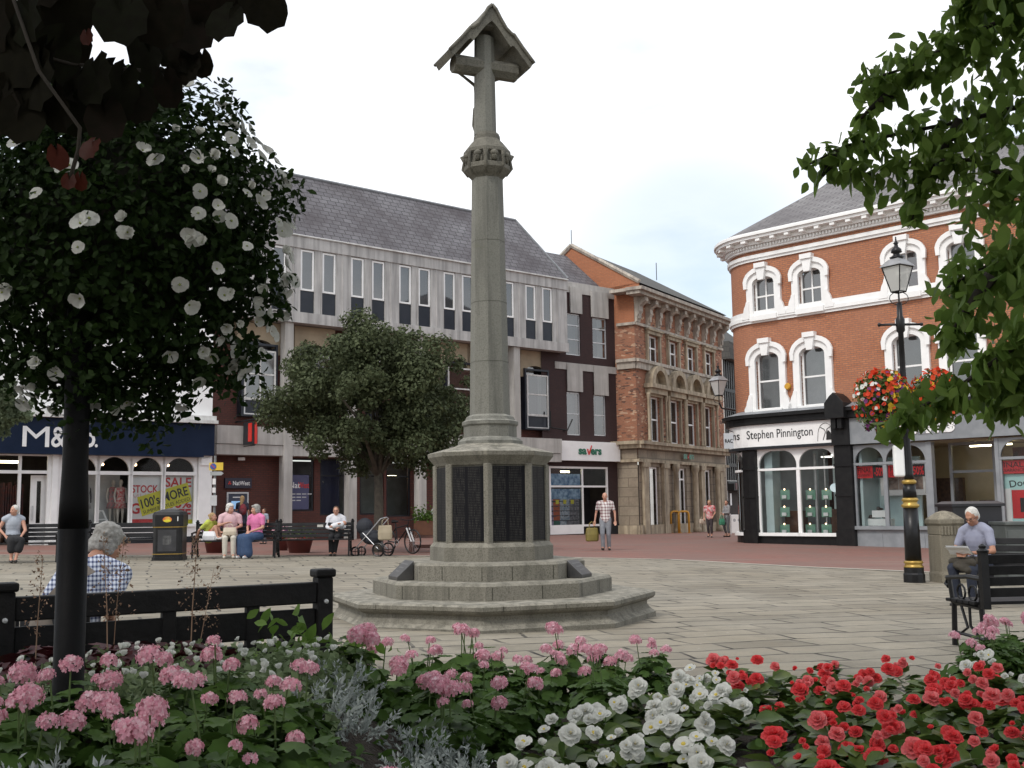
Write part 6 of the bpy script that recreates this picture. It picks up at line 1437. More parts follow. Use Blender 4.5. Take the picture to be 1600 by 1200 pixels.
def person(loc, rz, pose, label, top=None, legs=None, hair=None, skin=SKIN, k=1.0, vox=.012, sleeve='short', bottom='trousers', hairstyle='short', group=None, L_=None, R__=None, build=1.0, headturn=0.0, headtilt=0.0, shoes=SHOE_, lean=0.0, glasses=False, extra=None):
    e = empty('person', loc, rz, label, 'person', group); e.scale = (k, k, k)
    J = dict(pose); 
    if lean:
        for key in ('W', 'C', 'N', 'H'):
            v = J[key].copy(); v.y -= (v.z-J['P'].z)*lean*(1.25 if key in ('N', 'H') else 1); v.z -= (v.z-J['P'].z)*lean*.12; J[key] = v
    up = J['N']
    pts = {}
    for s, q in ((1, 'L'), (-1, 'R')):
        sh = V(s*J['sh']*build, J['C'].y+(J['N'].y-J['C'].y)*.6, J['shz'] - (0 if not lean else (J['shz']-J['P'].z)*lean*.12))
        if lean: sh.y = J['C'].y+(J['N'].y-J['C'].y)*.7
        pts[q] = dict(sh=sh, el=V(s*J['el'].x, J['el'].y, J['el'].z), wr=V(s*J['wr'].x, J['wr'].y, J['wr'].z), hip=V(s*J['hips'], J['P'].y, J['P'].z), kn=V(s*J['kn'].x, J['kn'].y, J['kn'].z), an=V(s*J['an'].x, J['an'].y, J['an'].z), toe=V(s*J['toe'].x, J['toe'].y, J['toe'].z))
    for q, ov in (('L', L_), ('R', R__)):
        if ov:
            for kk_, v in ov.items(): pts[q][kk_] = Vector(v)
    H = J['H']; HM = Matrix.Rotation(headturn, 3, 'Z') @ Matrix.Rotation(headtilt, 3, 'X')
    def hp(x, y, z): return H + HM @ V(x, y, z)
    b_ = build
    def torso(mb, g=0.0):
        P, W, C, N_ = J['P'], J['W'], J['C'], J['N']
        mb.ell(P+V(0,0,0), (.155*b_+g, .115*b_+g, .11+g)); mb.ell(W, (.135*b_+g, .10*b_+g, .15+g)); mb.ell(C+V(0,0,-.02), (.155*b_+g, .112*b_+g, .19+g)); mb.ell((P+W)/2, (.145*b_+g, .108*b_+g, .13+g)); mb.ell((W+C)/2, (.145*b_+g, .105*b_+g, .14+g))
        for q in 'LR': mb.cap2(pts[q]['sh']*.4+C*.6+V(0,0,.09), pts[q]['sh'], .07+g, .055*b_+g)
    def hand(mb, wr, el):
        d = (wr-el).normalized(); up_ = V(0, 0, 1) if abs(d.z) < .8 else V(0, 1, 0); sd_ = d.cross(up_).normalized(); nn_ = sd_.cross(d).normalized()
        palm = wr+d*.05; mb.cap2(wr, wr+d*.02, .024, .026)
        for i in range(-1, 3): mb.cap2(wr+d*.02+sd_*(.018*(i-.5)), wr+d*.085+sd_*(.020*(i-.5)), .015, .013)
        for i in range(4):
            ln = (.06, .072, .066, .05)[i]; a = wr+d*.085+sd_*(.022*(i-1.5)); m_ = a+d*ln*.55-nn_*.01; mb.cap2(a, m_, .0095, .009); mb.cap2(m_, m_+d*ln*.4-nn_*.03, .009, .0075)
        mb.cap2(wr+d*.03-sd_*.03, wr+d*.06-sd_*.055-nn_*.01, .012, .010); mb.cap2(wr+d*.06-sd_*.055-nn_*.01, wr+d*.09-sd_*.05-nn_*.02, .010, .008)
    mb = MB(); torso(mb); N_ = J['N']
    mb.cap2(J['C']+V(0,0,.1), hp(0, .015, -.05), .062, .052)
    # head: cranium, jaw, nose, ears, brow
    mb.ell(hp(0, .012, .03), (.076, .094, .092), 18, 12, HM); mb.ell(hp(0, -.02, -.03), (.062, .072, .085), 16, 10, HM); mb.ell(hp(0, -.058, -.082), (.03, .026, .024), 10, 8, HM)
    mb.cap2(hp(0, -.085, .012), hp(0, -.108, -.028), .010, .016, 8); mb.ell(hp(0, -.078, .03), (.05, .018, .012), 10, 6, HM); mb.ell(hp(0, -.086, -.055), (.024, .012, .011), 10, 6, HM)
    for s in (-1, 1): mb.ell(hp(s*.077, .01, -.005), (.010, .018, .03), 8, 6, HM); mb.ell(hp(s*.035, -.062, -.02), (.026, .026, .025), 8, 6, HM)
    for q in 'LR':
        p = pts[q]
        mb.cap2(p['sh'], p['el'], .050*b_, .038); mb.cap2(p['el'], p['wr'], .038, .025); hand(mb, p['wr'], p['el'])
        mb.cap2(p['hip'], p['kn'], .082*b_, .053); mb.cap2(p['kn'], p['an'], .052, .034); mb.cap2(p['kn']*.6+p['an']*.4+V(0, .015, 0), p['an']*.7+p['kn']*.3, .045, .036); mb.cap2(p['an'], p['toe'], .036, .03)
    remesh(mb.build('body', skin, e), vox)
    if top is not None:
        mb = MB(); torso(mb, .018)
        for q in 'LR':
            p = pts[q]
            if sleeve != 'none':
                f = {'short': .62, 'long': 1.0}[sleeve]; mb.cap2(p['sh'], p['sh']+(p['el']-p['sh'])*f, .068*b_, .058)
                if sleeve == 'long': mb.cap2(p['el'], p['wr'], .054, .038)
        mb.cap2(J['C']+V(0,0,.10), J['N']+V(0,0,.0), .075, .062)
        remesh(mb.build('shirt', top, e), vox)
    if legs is not None:
        mb = MB(); mb.ell(J['P'], (.17*b_, .13*b_, .115)); mb.ell(J['P']+(J['W']-J['P'])*.3, (.158*b_, .122*b_, .08))
        for q in 'LR':
            p = pts[q]
            if bottom == 'trousers': mb.cap2(p['hip'], p['kn'], .10*b_, .072); mb.cap2(p['kn'], p['an']+V(0,0,.02), .070, .058)
            elif bottom == 'shorts': mb.cap2(p['hip'], p['hip']+(p['kn']-p['hip'])*.55, .10, .085)
            elif bottom == 'skirt':
                mb.cap2(p['hip'], p['kn'], .115*b_, .10); mb.cap2(p['kn'], p['kn']*.55+p['an']*.45, .10, .10)
            elif bottom == 'longskirt': mb.cap2(p['hip'], p['kn'], .125*b_, .11); mb.cap2(p['kn'], p['an']+V(0,0,.05), .115, .13)
            elif bottom == 'cropped': mb.cap2(p['hip'], p['kn'], .10*b_, .07); mb.cap2(p['kn'], p['kn']*.35+p['an']*.65, .07, .06)
        if bottom in ('skirt', 'longskirt'):
            a, b = pts['L'], pts['R']; mb.cap2((a['hip']+b['hip'])/2, (a['kn']+b['kn'])/2, .12, .10)
            if bottom == 'longskirt': mb.cap2((a['kn']+b['kn'])/2, (a['an']+b['an'])/2+V(0,0,.06), .11, .13)
        remesh(mb.build({'trousers': 'trousers', 'shorts': 'shorts', 'cropped': 'trousers'}.get(bottom, 'skirt'), legs, e), vox)
    for q in 'LR':
        p = pts[q]; mb = MB(); d = (p['toe']-p['an']); mb.cap2(p['an']+V(0,.02,-.045), p['toe']+V(0,0,.0), .040, .036); mb.cap2(p['an']+V(0,.01,0), p['an']+V(0,.02,-.04), .038, .042); remesh(mb.build('shoe', shoes, e), .012)
    if hair is not None:
        mb = MB()
        mb.ell(hp(0, .03, .045), (.086, .096, .092), 18, 12, HM); mb.ell(hp(0, .055, .0), (.084, .07, .085), 16, 10, HM)
        if hairstyle in ('bob', 'curly'):
            for s in (-1, 1): mb.ell(hp(s*.07, .02, -.01), (.028, .055, .07), 12, 8, HM)
            mb.ell(hp(0, -.05, .09), (.065, .045, .03), 12, 8, HM); mb.ell(hp(0, .03, .06), (.098, .105, .092), 16, 10, HM); mb.ell(hp(0, .07, -.03), (.085, .06, .07), 12, 8, HM)
        if hairstyle == 'long': mb.cap2(hp(0, .06, .02), hp(0, .09, -.2), .08, .06); mb.cap2(hp(0, .09, -.2), hp(.01, .10, -.32), .06, .03)
        if hairstyle == 'tied': mb.ell(hp(0, .125, .05), (.04, .045, .04), 10, 8, HM)
        o = remesh(mb.build('hair', hair, e), .009, 2)
        tx = bpy.data.textures.get('curls') or bpy.data.textures.new('curls', 'CLOUDS'); tx.noise_scale = .03
        dm = o.modifiers.new('curls', 'DISPLACE'); dm.texture = tx; dm.strength = .022 if hairstyle in ('bob', 'curly') else .012
    for s in (-1, 1):
        mb = MB(); mb.ell(hp(s*.031, -.084, .006), (.011, .006, .006), 8, 6, HM); mb.build('eye', mat('dark_eye', (.02,.015,.012), None, 3, .3), e)
    mb = MB(); mb.ell(hp(0, -.097, -.055), (.021, .006, .006), 8, 6, HM); mb.build('mouth', mat('lips', (.33,.12,.10), None, 3, .5), e)
    if glasses:
        mb = MB()
        for s in (-1, 1): mb.tube([hp(s*.033+.023*math.cos(t), -.100, .003+.018*math.sin(t)) for t in [2*math.pi*k/12 for k in range(13)]], .0028, 5); mb.tube([hp(s*.056, -.098, .006), hp(s*.082, 0, .008)], .003, 5)
        mb.tube([hp(-.01, -.102, .006), hp(.01, -.102, .006)], .003, 5); mb.build('glasses', mat('spectacle_frame', (.03,.02,.02), None, 3, .3), e)
    e['_j'] = 0; del e['_j']
    return e, pts, J, hp
def bagmesh(name, m, c, sx, sy, sz, label, rz=0, strap=True, cat='bag'):
    e = empty(name, c, rz, label, cat)
    mb = MB(); mb.loft([[(x*sx*k, y*sy*k2, z*sz) for x, y in ((-1,-.7),(-.7,-1),(.7,-1),(1,-.7),(1,.7),(.7,1),(-.7,1),(-1,.7))] for z, k, k2 in ((0,.8,.8),(.08,.97,1),(.5,1,1),(.9,.92,.6),(1,.86,.3))]); bevel(mb.build('bag_body', m, e), .01)
    if strap:
        mb = MB()
        for y in (-.3, .3): mb.tube([(-sx*.45, y*sy, sz*.97), (-sx*.4, y*sy, sz*1.3), (0, y*sy*.3, sz*1.45), (sx*.4, y*sy, sz*1.3), (sx*.45, y*sy, sz*.97)], .009, 6)
        mb.build('handle', m, e)
    return e
# 1 woman in grey vest on far-left bench
p = G(8, 880); person((p[0], p[1]+.35, p[2]), R_(35), SIT, 'seated woman in a pale grey vest and black skirt at the far left', mat('pale_grey_vest', (.40,.43,.48), (.33,.36,.41), 8, .9), mat('black_skirt', (.015,.015,.017), None, 5, .9), WHITEH, sleeve='none', bottom='skirt', hairstyle='short', headturn=R_(-60), R__=dict(el=(-.3,.05,.78), wr=(-.2,-.2,.62)), L_=dict(el=(.24,-.12,.74), wr=(.1,-.38,.60), kn=(.08,-.45,.5), an=(-.02,-.5,.09), toe=(-.04,-.66,.05)), build=1.08)
bagmesh('handbag', mat('brown_leather', (.10,.05,.03), (.07,.035,.02), 6, .5), (p[0]-.35, p[1]+.1, p[2]+.46), .22, .12, .22, 'brown handbag beside the woman in the grey vest')
# 2 plaid-shirt person in a wheelchair, from behind
PLAID = checks('blue_white_check', (.50,.55,.66), (.035,.05,.13), (.62,.66,.75), 34, 34)
px_ = AT(110, 900, 7.1); q0 = (px_[0], 7.15, gz(px_[0])-.15)
person(q0, R_(168), SIT, 'grey haired person in a blue checked shirt seen from behind beyond the big bench', PLAID, mat('dark_trousers', (.03,.03,.04), None, 5, .9), GREYH, build=1.12, hairstyle='curly', lean=.42, headturn=R_(-25), headtilt=R_(30), vox=.010, skin=SKIN2)
wc = empty('wheelchair', q0, R_(168), 'black wheelchair under the person in the checked shirt', 'wheelchair')
mb = MB(); mb.box(-.24, .24, -.45, .05, .40, .44); mb.build('seat', DKGREY, wc)
mb = MB(); mb.box(-.22, .22, .20, .22, .45, .82); mb.build('backrest', DKGREY, wc)
for s in (-1, 1):
    mb = MB(); mb.tube([(s*.25, .2, .3), (s*.25, .21, .84), (s*.27, .32, .90)], .014, 6); mb.build('back_post', IRON, wc)
    mb = MB(); mb.tube([(s*.27, .29, .885), (s*.28, .40, .90)], .021, 8); mb.build('push_handle', IRON, wc)
    mb = MB(); mb.tube([(s*.29, .05+.29*math.cos(t), .29+.29*math.sin(t)) for t in [2*math.pi*k/20 for k in range(21)]], .014, 6); mb.build('wheel', IRON, wc)
    mb = MB(); mb.tube([(s*.25, .2, .6), (s*.25, -.3, .62), (s*.2, -.5, .15)], .012, 6); mb.build('armrest', IRON, wc)
    mb = MB(); mb.tube([(s*.2, -.42+.07*math.cos(t), .07+.07*math.sin(t)) for t in [2*math.pi*k/12 for k in range(13)]], .012, 6); mb.build('castor', IRON, wc)
STRAPM = mat('taupe_canvas', (.20,.17,.145), (.15,.13,.11), 20, .9)
e = empty('shoulder_bag', q0, R_(168), 'taupe canvas bag strapped across the back of the checked shirt', 'bag')
mb = MB(); pts_ = [(-.17, .06, 1.03), (-.09, .165, .97), (.0, .20, .86), (.04, .205, .76)]
for i in range(3):
    a, b = V(*pts_[i]), V(*pts_[i+1]); w = V(.03, 0, .02); mb.add([a-w, a+w, b+w, b-w, a-w+V(0,.012,0), a+w+V(0,.012,0), b+w+V(0,.012,0), b-w+V(0,.012,0)], [(0,1,2,3),(7,6,5,4),(0,4,5,1),(1,5,6,2),(2,6,7,3),(3,7,4,0)])
mb.build('strap', STRAPM, e); mb = MB(); mb.ell((.07, .20, .64), (.10, .06, .15)); mb.build('pouch', STRAPM, e, True)
# 3 girl in yellow, feet up on the bench
p = G(318, 873); 
person((p[0], p[1]+.42, p[2]+.02), R_(58), SIT, 'girl in a lime green top sitting with her feet up on the bench end', mat('lime_top', (.50,.55,.10), (.42,.48,.08), 6, .9), mat('red_shorts', (.45,.03,.04), None, 5, .9), BLONDE, k=.86, bottom='shorts', hairstyle='tied', lean=.18, headturn=R_(20), L_=dict(kn=(.08,-.30,.92), an=(.08,-.42,.60), toe=(.09,-.58,.56), wr=(.12,-.36,.75)), R__=dict(kn=(-.06,-.34,.90), an=(-.07,-.46,.60), toe=(-.08,-.62,.56), el=(-.26,.12,.80), wr=(-.24,.26,.58)), shoes=mat('white_shoes', (.6,.6,.6), None, 4, .6))
# 4, 5 the two women
p = G(352, 873); pk1 = person((p[0], p[1]+.42, p[2]), R_(12), SIT, 'white haired woman in a pale pink blouse and cream trousers on the middle bench', mat('pale_pink_blouse', (.62,.42,.44), (.55,.36,.39), 6, .9), mat('cream_trousers', (.62,.58,.50), (.54,.50,.43), 6, .9), WHITEH, k=1.04, build=1.18, hairstyle='curly', headturn=R_(35), headtilt=R_(8), shoes=mat('cream_shoes', (.55,.5,.42), None, 4, .6), L_=dict(el=(.27,-.02,.78), wr=(.12,-.25,.72)), R__=dict(el=(-.27,-.10,.80), wr=(-.08,-.20,.86)))
bagmesh('handbag', mat('cream_leather', (.55,.47,.36), (.46,.39,.30), 6, .5), (p[0]+.1, p[1]+.02, p[2]+.58), .17, .08, .20, 'cream handbag on the lap of the white haired woman', .2)
bagmesh('carrier_bag', mat('white_plastic_bag', (.72,.72,.74), (.62,.62,.64), 5, .5), (p[0]-.45, p[1]+.2, p[2]+.45), .18, .12, .24, 'white plastic carrier bag on the bench between girl and woman', .1, False)
p = G(393, 873); person((p[0], p[1]+.42, p[2]), R_(-28), SIT, 'grey haired woman in a bright pink shirt and long blue skirt', mat('bright_pink_shirt', (.68,.20,.38), (.58,.16,.33), 6, .9), mat('denim_blue_skirt', (.03,.06,.13), (.045,.08,.16), 9, .9), GREYH, k=1.02, build=1.1, bottom='longskirt', hairstyle='curly', headturn=R_(-25), L_=dict(wr=(.04,-.25,.66)), R__=dict(wr=(-.02,-.27,.67)), shoes=mat('white_shoes', (.6,.6,.6)))
# 6, 7 at the cash machine
p = G(378, 846); person((p[0], p[1], p[2]), R_(170), STAND, 'fair haired woman in dark clothes with her back turned at the cash machine', mat('dark_top', (.03,.03,.05), None, 5, .9), mat('dark_jeans', (.03,.035,.06), None, 5, .9), BLONDE, hairstyle='long', L_=dict(el=(.3,-.12,1.2), wr=(.16,-.3,1.3)))
q = G(380, 846); e = empty('rucksack', (q[0]+.03, q[1]-.22, q[2]+1.02), R_(170), 'small red and black rucksack on the back of the woman at the cash machine', 'bag'); mb = MB(); mb.ell((0, 0, .2), (.15, .09, .22)); mb.build('pack', mat('dark_red_fabric', (.22,.02,.03), (.03,.02,.03), 5, .8), e, True); mb = MB(); mb.ell((0, .07, .12), (.10, .05, .10)); mb.build('pocket', mat('dark_red_fabric'  , (.2,.02,.03)), e, True)
p = G(412, 850); person((p[0], p[1], p[2]), R_(-30), STAND, 'small child in pale clothes standing behind the woman in pink', mat('pale_blue_top', (.30,.35,.42), None, 5, .9), mat('grey_trousers', (.1,.1,.12), None, 5, .9), BROWNH, k=.72)
# 8 woman with baby
p = G(521, 869); person((p[0], p[1]+.42, p[2]), R_(4), SIT, 'seated woman in a white cardigan and black trousers holding a baby beside the pram', mat('white_cardigan', (.66,.66,.68), (.56,.56,.60), 6, .9), mat('black_trousers', (.012,.012,.014), None, 5, .9), BROWNH, sleeve='long', build=1.1, hairstyle='short', glasses=True, L_=dict(el=(.27,-.06,.76), wr=(.12,-.26,.76), kn=(.07,-.44,.5), an=(.0,-.38,.09), toe=(.0,-.52,.04)), R__=dict(el=(-.25,-.06,.76), wr=(-.04,-.25,.72)))
e = empty('person', (p[0]+.1, p[1]+.12, p[2]+.80), R_(20), 'baby wrapped in white lying in the seated woman\'s arms', 'person')
mb = MB(); mb.ell((.17, 0, .07), (.062, .062, .065)); mb.cap2((.1, 0, .04), (-.12, 0, .0), .07, .06); mb.cap2((.05, -.06, .06), (-.02, -.10, .06), .025, .02); mb.cap2((-.1, -.02, 0), (-.22, -.04, -.02), .04, .03); remesh(mb.build('body', SKIN, e), .01)
mb = MB(); mb.cap2((.09, 0, .04), (-.13, 0, .0), .085, .075); remesh(mb.build('wrap', mat('white_blanket', (.7,.7,.72), None, 5, .9), e), .012)
# 9 walking man
WPL = checks('pale_plaid', (.62,.58,.56), (.22,.13,.14), (.66,.64,.62), 11, 11)
p = G(947, 860); person(p, R_(-8), STAND, 'bald man in a plaid shirt and grey jeans walking with an olive bag', WPL, mat('grey_jeans', (.16,.17,.19), (.22,.23,.25), 7, .9), None, k=1.02, build=1.04, vox=.012,
  L_=dict(kn=(.09,-.06,.49), an=(.09,.06,.09), toe=(.12,-.12,.04), el=(.29,.04,1.13), wr=(.30,-.02,.88)), R__=dict(kn=(-.09,-.16,.50), an=(-.08,-.10,.09), toe=(-.10,-.28,.06), el=(-.28,.06,1.13), wr=(-.32,.0,.88)))
bagmesh('shopping_bag', mat('olive_bag', (.20,.16,.035), (.16,.125,.03), 5, .6), (p[0]-.42, p[1]+.02, p[2]+.28), .20, .09, .42, 'olive green shopping bag in the walking man\'s right hand', .3)
# 10, 11 women by the side street
p = G(1110, 840); person(p, R_(-25), STAND, 'fair haired woman in a red and white patterned top walking past the stone doorway', mat('red_white_top', (.50,.05,.06), (.62,.56,.55), 9, .9), mat('dark_cropped_trousers', (.05,.04,.045), None, 5, .9), BLONDE, k=.96, build=1.1, bottom='cropped', hairstyle='short', L_=dict(kn=(.09,-.1,.49), an=(.08,-.02,.09), toe=(.1,-.17,.04), el=(.27,.0,1.14), wr=(.2,-.18,1.0)), R__=dict(el=(-.27,.02,1.12), wr=(-.24,-.1,.92), an=(-.1,.14,.12), toe=(-.12,0,.05)))
bagmesh('handbag', mat('pale_handbag', (.5,.42,.34)), (p[0]-.34, p[1], p[2]+.62), .14, .07, .22, 'pale handbag carried by the woman in the red patterned top', .3)
p = G(1137, 839); person(p, R_(-70), STAND, 'dark haired woman in a grey jumper with folded arms at the side street corner', mat('grey_jumper', (.28,.28,.29), (.23,.23,.24), 5, .9), mat('grey_trousers2', (.13,.14,.15), None, 5, .9), mat('dark_hair', (.02,.015,.012), None, 9, .7), k=.97, sleeve='long', bottom='cropped', headturn=R_(40), L_=dict(el=(.25,-.05,1.14), wr=(-.02,-.2,1.14)), R__=dict(el=(-.25,-.05,1.12), wr=(.03,-.22,1.10), kn=(-.09,-.12,.5), an=(-.09,.0,.09), toe=(-.1,-.15,.04)))
bagmesh('shopping_bag', mat('green_bag', (.05,.25,.15)), (p[0]-.28, p[1]-.2, p[2]+.55), .13, .08, .3, 'green shopping bag beside the woman in the grey jumper', .3)
# 12 reading man
pm = AT(1497, 900, 13.9); q0 = (6.33, 15.0, gz(6.3)-.02); rz_m = R_(-52)
person(q0, rz_m, SIT, 'white haired man in a lilac shirt reading on the right hand bench', mat('lilac_shirt', (.27,.28,.36), (.22,.23,.31), 8, .9), mat('dark_blue_jeans', (.015,.02,.035), (.025,.03,.05), 7, .9), WHITEH, skin=SKIN2, build=1.02, vox=.010, lean=.12, headtilt=R_(24), glasses=True, k=1.0, L_=dict(el=(.27,-.12,.74), wr=(.12,-.36,.72), kn=(.13,-.46,.50)), R__=dict(el=(-.26,-.14,.74), wr=(-.08,-.38,.72), kn=(-.13,-.46,.52)))
e = empty('newspaper', q0, rz_m, 'folded white newspaper in the reading man\'s hands', 'newspaper')
mb = MB(); v = [(-.16,-.38,.70),(.16,-.38,.70),(.16,-.58,.80),(-.16,-.58,.80),(-.16,-.56,.82),(.16,-.56,.82),(.16,-.44,.70),(-.16,-.44,.70)]; mb.add(v, [(0,1,2,3),(4,5,6,7)]); mb.build('pages', PAPER, e)
e = empty('folded_jacket', q0, rz_m, 'dark olive jacket folded over the reading man\'s lap', 'jacket'); mb = MB(); mb.cap2((-.12,-.28,.60), (.12,-.3,.60), .075, .075); mb.cap2((-.14,-.42,.60), (.14,-.45,.60), .06, .06); mb.cap2((-.05,-.5,.56), (.12,-.52,.50), .05, .05); mb.cap2((-.1,-.2,.58), (.1,-.2,.58), .05, .05); o = remesh(mb.build('cloth', mat('olive_jacket', (.05,.042,.032), (.035,.03,.022), 8, .9), e), .012)
dm = o.modifiers.new('creases', 'DISPLACE'); tx = bpy.data.textures.new('creases', 'CLOUDS'); tx.noise_scale = .08; dm.texture = tx; dm.strength = .03

# ------------------------------------------------------------------ pram and bicycle
p = G(578, 869); e = empty('pram', (p[0], p[1]+.1, p[2]), R_(-25), 'black pushchair with silver frame beside the tree trunk', 'pram')
FAB = mat('black_pram_fabric', (.012,.014,.02), (.02,.022,.03), 5, .8); SIL = mat('silver_tube', (.5,.5,.52), None, 4, .3, metal=.6)
mb = MB(); mb.cap2((-.1, 0, .55), (.2, 0, .5), .2, .17); mb.ell((-.18, 0, .78), (.24, .21, .24)); mb.ell((.05, 0, .42), (.26, .18, .12)); remesh(mb.build('seat_and_hood', FAB, e), .015)
mb = MB(); mb.tube([(-.35, -.2, .2), (.45, -.2, 1.0), (.5, 0, 1.03), (.45, .2, 1.0), (-.35, .2, .2)], .014, 6); mb.build('handle_frame', SIL, e)
mb = MB(); mb.tube([(.4, -.22, .18), (-.1, -.22, .62)], .014, 6); mb.tube([(.4, .22, .18), (-.1, .22, .62)], .014, 6); mb.build('leg_frame', SIL, e)
for x, y, r in ((-.38, -.16, .12), (-.38, .16, .12), (.4, -.25, .17), (.4, .25, .17)):
    mb = MB(); mb.tube([(x+r*math.cos(t), y, r+r*math.sin(t)) for t in [2*math.pi*k/16 for k in range(17)]], .024, 6); mb.tube([(x-r, y, r), (x+r, y, r)], .01, 4); mb.tube([(x, y, 0.02), (x, y, 2*r)], .01, 4); mb.build('wheel', IRON, e)
bagmesh('tote_bag', mat('beige_tote', (.36,.30,.21), (.30,.25,.17), 5, .8), (p[0]+.42, p[1]-.12, p[2]+.42), .19, .08, .40, 'beige tote bag hanging on the pram handle', .2)
p = G(622, 865); e = empty('bicycle', (p[0]+.05, p[1]+.1, p[2]), R_(-42), 'black bicycle with pale forks leaning behind the tree', 'bicycle')
for x in (-.52, .52):
    mb = MB(); mb.tube([(x+.33*math.cos(t), 0, .34+.33*math.sin(t)) for t in [2*math.pi*k/24 for k in range(25)]], .022, 6); w_ = mb.build('wheel', IRON, e, True)
    mb = MB()
    for k in range(8): t = math.pi*k/8; mb.tube([(x+.31*math.cos(t), 0, .34+.31*math.sin(t)), (x-.31*math.cos(t), 0, .34-.31*math.sin(t))], .002, 3)
    mb.build('spokes', SIL, w_)
mb = MB()
for a, b in (((-.52,0,.34), (-.12,0,.30)), ((-.52,0,.34), (-.18,0,.72)), ((-.12,0,.30), (-.20,0,.86)), ((-.12,0,.30), (.32,0,.72)), ((-.18,0,.72), (.32,0,.80)), ((.30,0,.68), (.34,0,.86))): mb.tube([a, b], .018, 6)
mb.build('frame', IRON, e)
mb = MB()
for y in (-.05, .05): mb.tube([(.32, y, .72), (.52, y, .34)], .02, 6)
mb.build('fork', mat('white_fork', (.6,.6,.6), None, 4, .4), e)
mb = MB(); mb.tube([(.30, -.28, .98), (.34, -.1, .94), (.34, .1, .94), (.30, .28, .98)], .013, 6); mb.tube([(.34, 0, .84), (.34, 0, .95)], .014, 6); mb.build('handlebar', IRON, e)
mb = MB(); mb.cap2((-.3, 0, .90), (-.1, 0, .90), .055, .025); mb.build('saddle', IRON, e)
mb = MB(); mb.tube([(-.12+.08*math.cos(t), -.03, .30+.08*math.sin(t)) for t in [2*math.pi*k/12 for k in range(13)]], .01, 5); mb.build('chain_ring', SIL, e)
# ------------------------------------------------------------------ trees
BARK = mat('grey_brown_bark', (.10,.085,.065), (.06,.05,.04), 8, .95, .6)
TWIG = mat('dark_twig', (.035,.028,.02), (.02,.016,.012), 12, .9)
def unit(n):
    v = nr.normal(0, 1, (n, 3)); return v/np.linalg.norm(v, axis=1)[:, None]
def clump_leaves(cs, rs, per, size, zsq=.8):
    P_ = []; D_ = []
    for c, r, n in zip(cs, rs, per):
        d = unit(n); rr = r*nr.uniform(.35, 1.08, n)**.6; q = c+d*rr[:, None]*np.array([1, 1, zsq]); P_.append(q); D_.append(d+np.array([0, 0, .35]))
    P_ = np.concatenate(P_); D_ = np.concatenate(D_); return P_, D_, nr.uniform(.65, 1.2, len(P_))*size
OAK = leafmat('grey_green_leaves', (.05,.068,.03), (.125,.145,.075), .6, .2, scale=1.2)
def tree(name, label, foot, height, crown_c, crown_r, nclump, per, leaf, m, trunk_r, group=None):
    e = empty(name, foot, 0, label, 'tree', group)
    c = np.array(crown_c, float)-np.array(foot, float); r = np.array(crown_r, float)
    mb = MB(); fork = V(0, 0, max(c[2]-r[2]*.75, 1.0))
    mb.tube([(0, 0, -.1), (0, 0, .15), (.02, .0, fork.z*.6), fork], [trunk_r*1.35, trunk_r, trunk_r*.88, trunk_r*.8], 12)
    mb.build('trunk', BARK, e, True)
    d = unit(nclump); d[:, 2] = d[:, 2]*.9+.05; rad = nr.uniform(.25, 1.22, nclump)**.6
    cs = c+d*rad[:, None]*r*.90; rs = nr.uniform(.06, .21, nclump)*r.mean()
    for k in range(9):
        tgt = cs[k*nclump//9]; mid = (np.array(fork)+tgt)/2+np.array([0, 0, .15*r[2]])
        mb = MB(); mb.tube([tuple(fork-V(0, 0, .2)), tuple(mid), tuple(tgt)], [trunk_r*.5, trunk_r*.3, trunk_r*.12], 7); mb.build('branch', BARK, e, True)
    P_, D_, S_2 = clump_leaves(cs, rs, [int(per*(x/rs.mean())**2) for x in rs], leaf)
    scatter('crown', SLEAF, SLEAFF, P_, facing(D_, .7), S_2, m, e)
    return e
ft = G(591, 863); cc = AT(576, 628, ft[1]); k_ = ft[1]/1700
tree('street_tree', 'round grey green tree standing before the bank', ft, 0, (cc[0], ft[1], cc[2]-.1), (166*k_, 2.8, 136*k_), 240, 225, .13, OAK, .15)
ft = G(-95, 875); cc = AT(-5, 648, ft[1]); k_ = ft[1]/1700
tree('street_tree', 'pale green tree at the left edge in front of the navy shop fascia', ft, 0, (cc[0]-.3, ft[1], cc[2]+.1), (88*k_, 1.4, 95*k_), 45, 230, .13, leafmat('pale_green_leaves', (.14,.18,.10), (.22,.27,.17), .6, .3), .09)

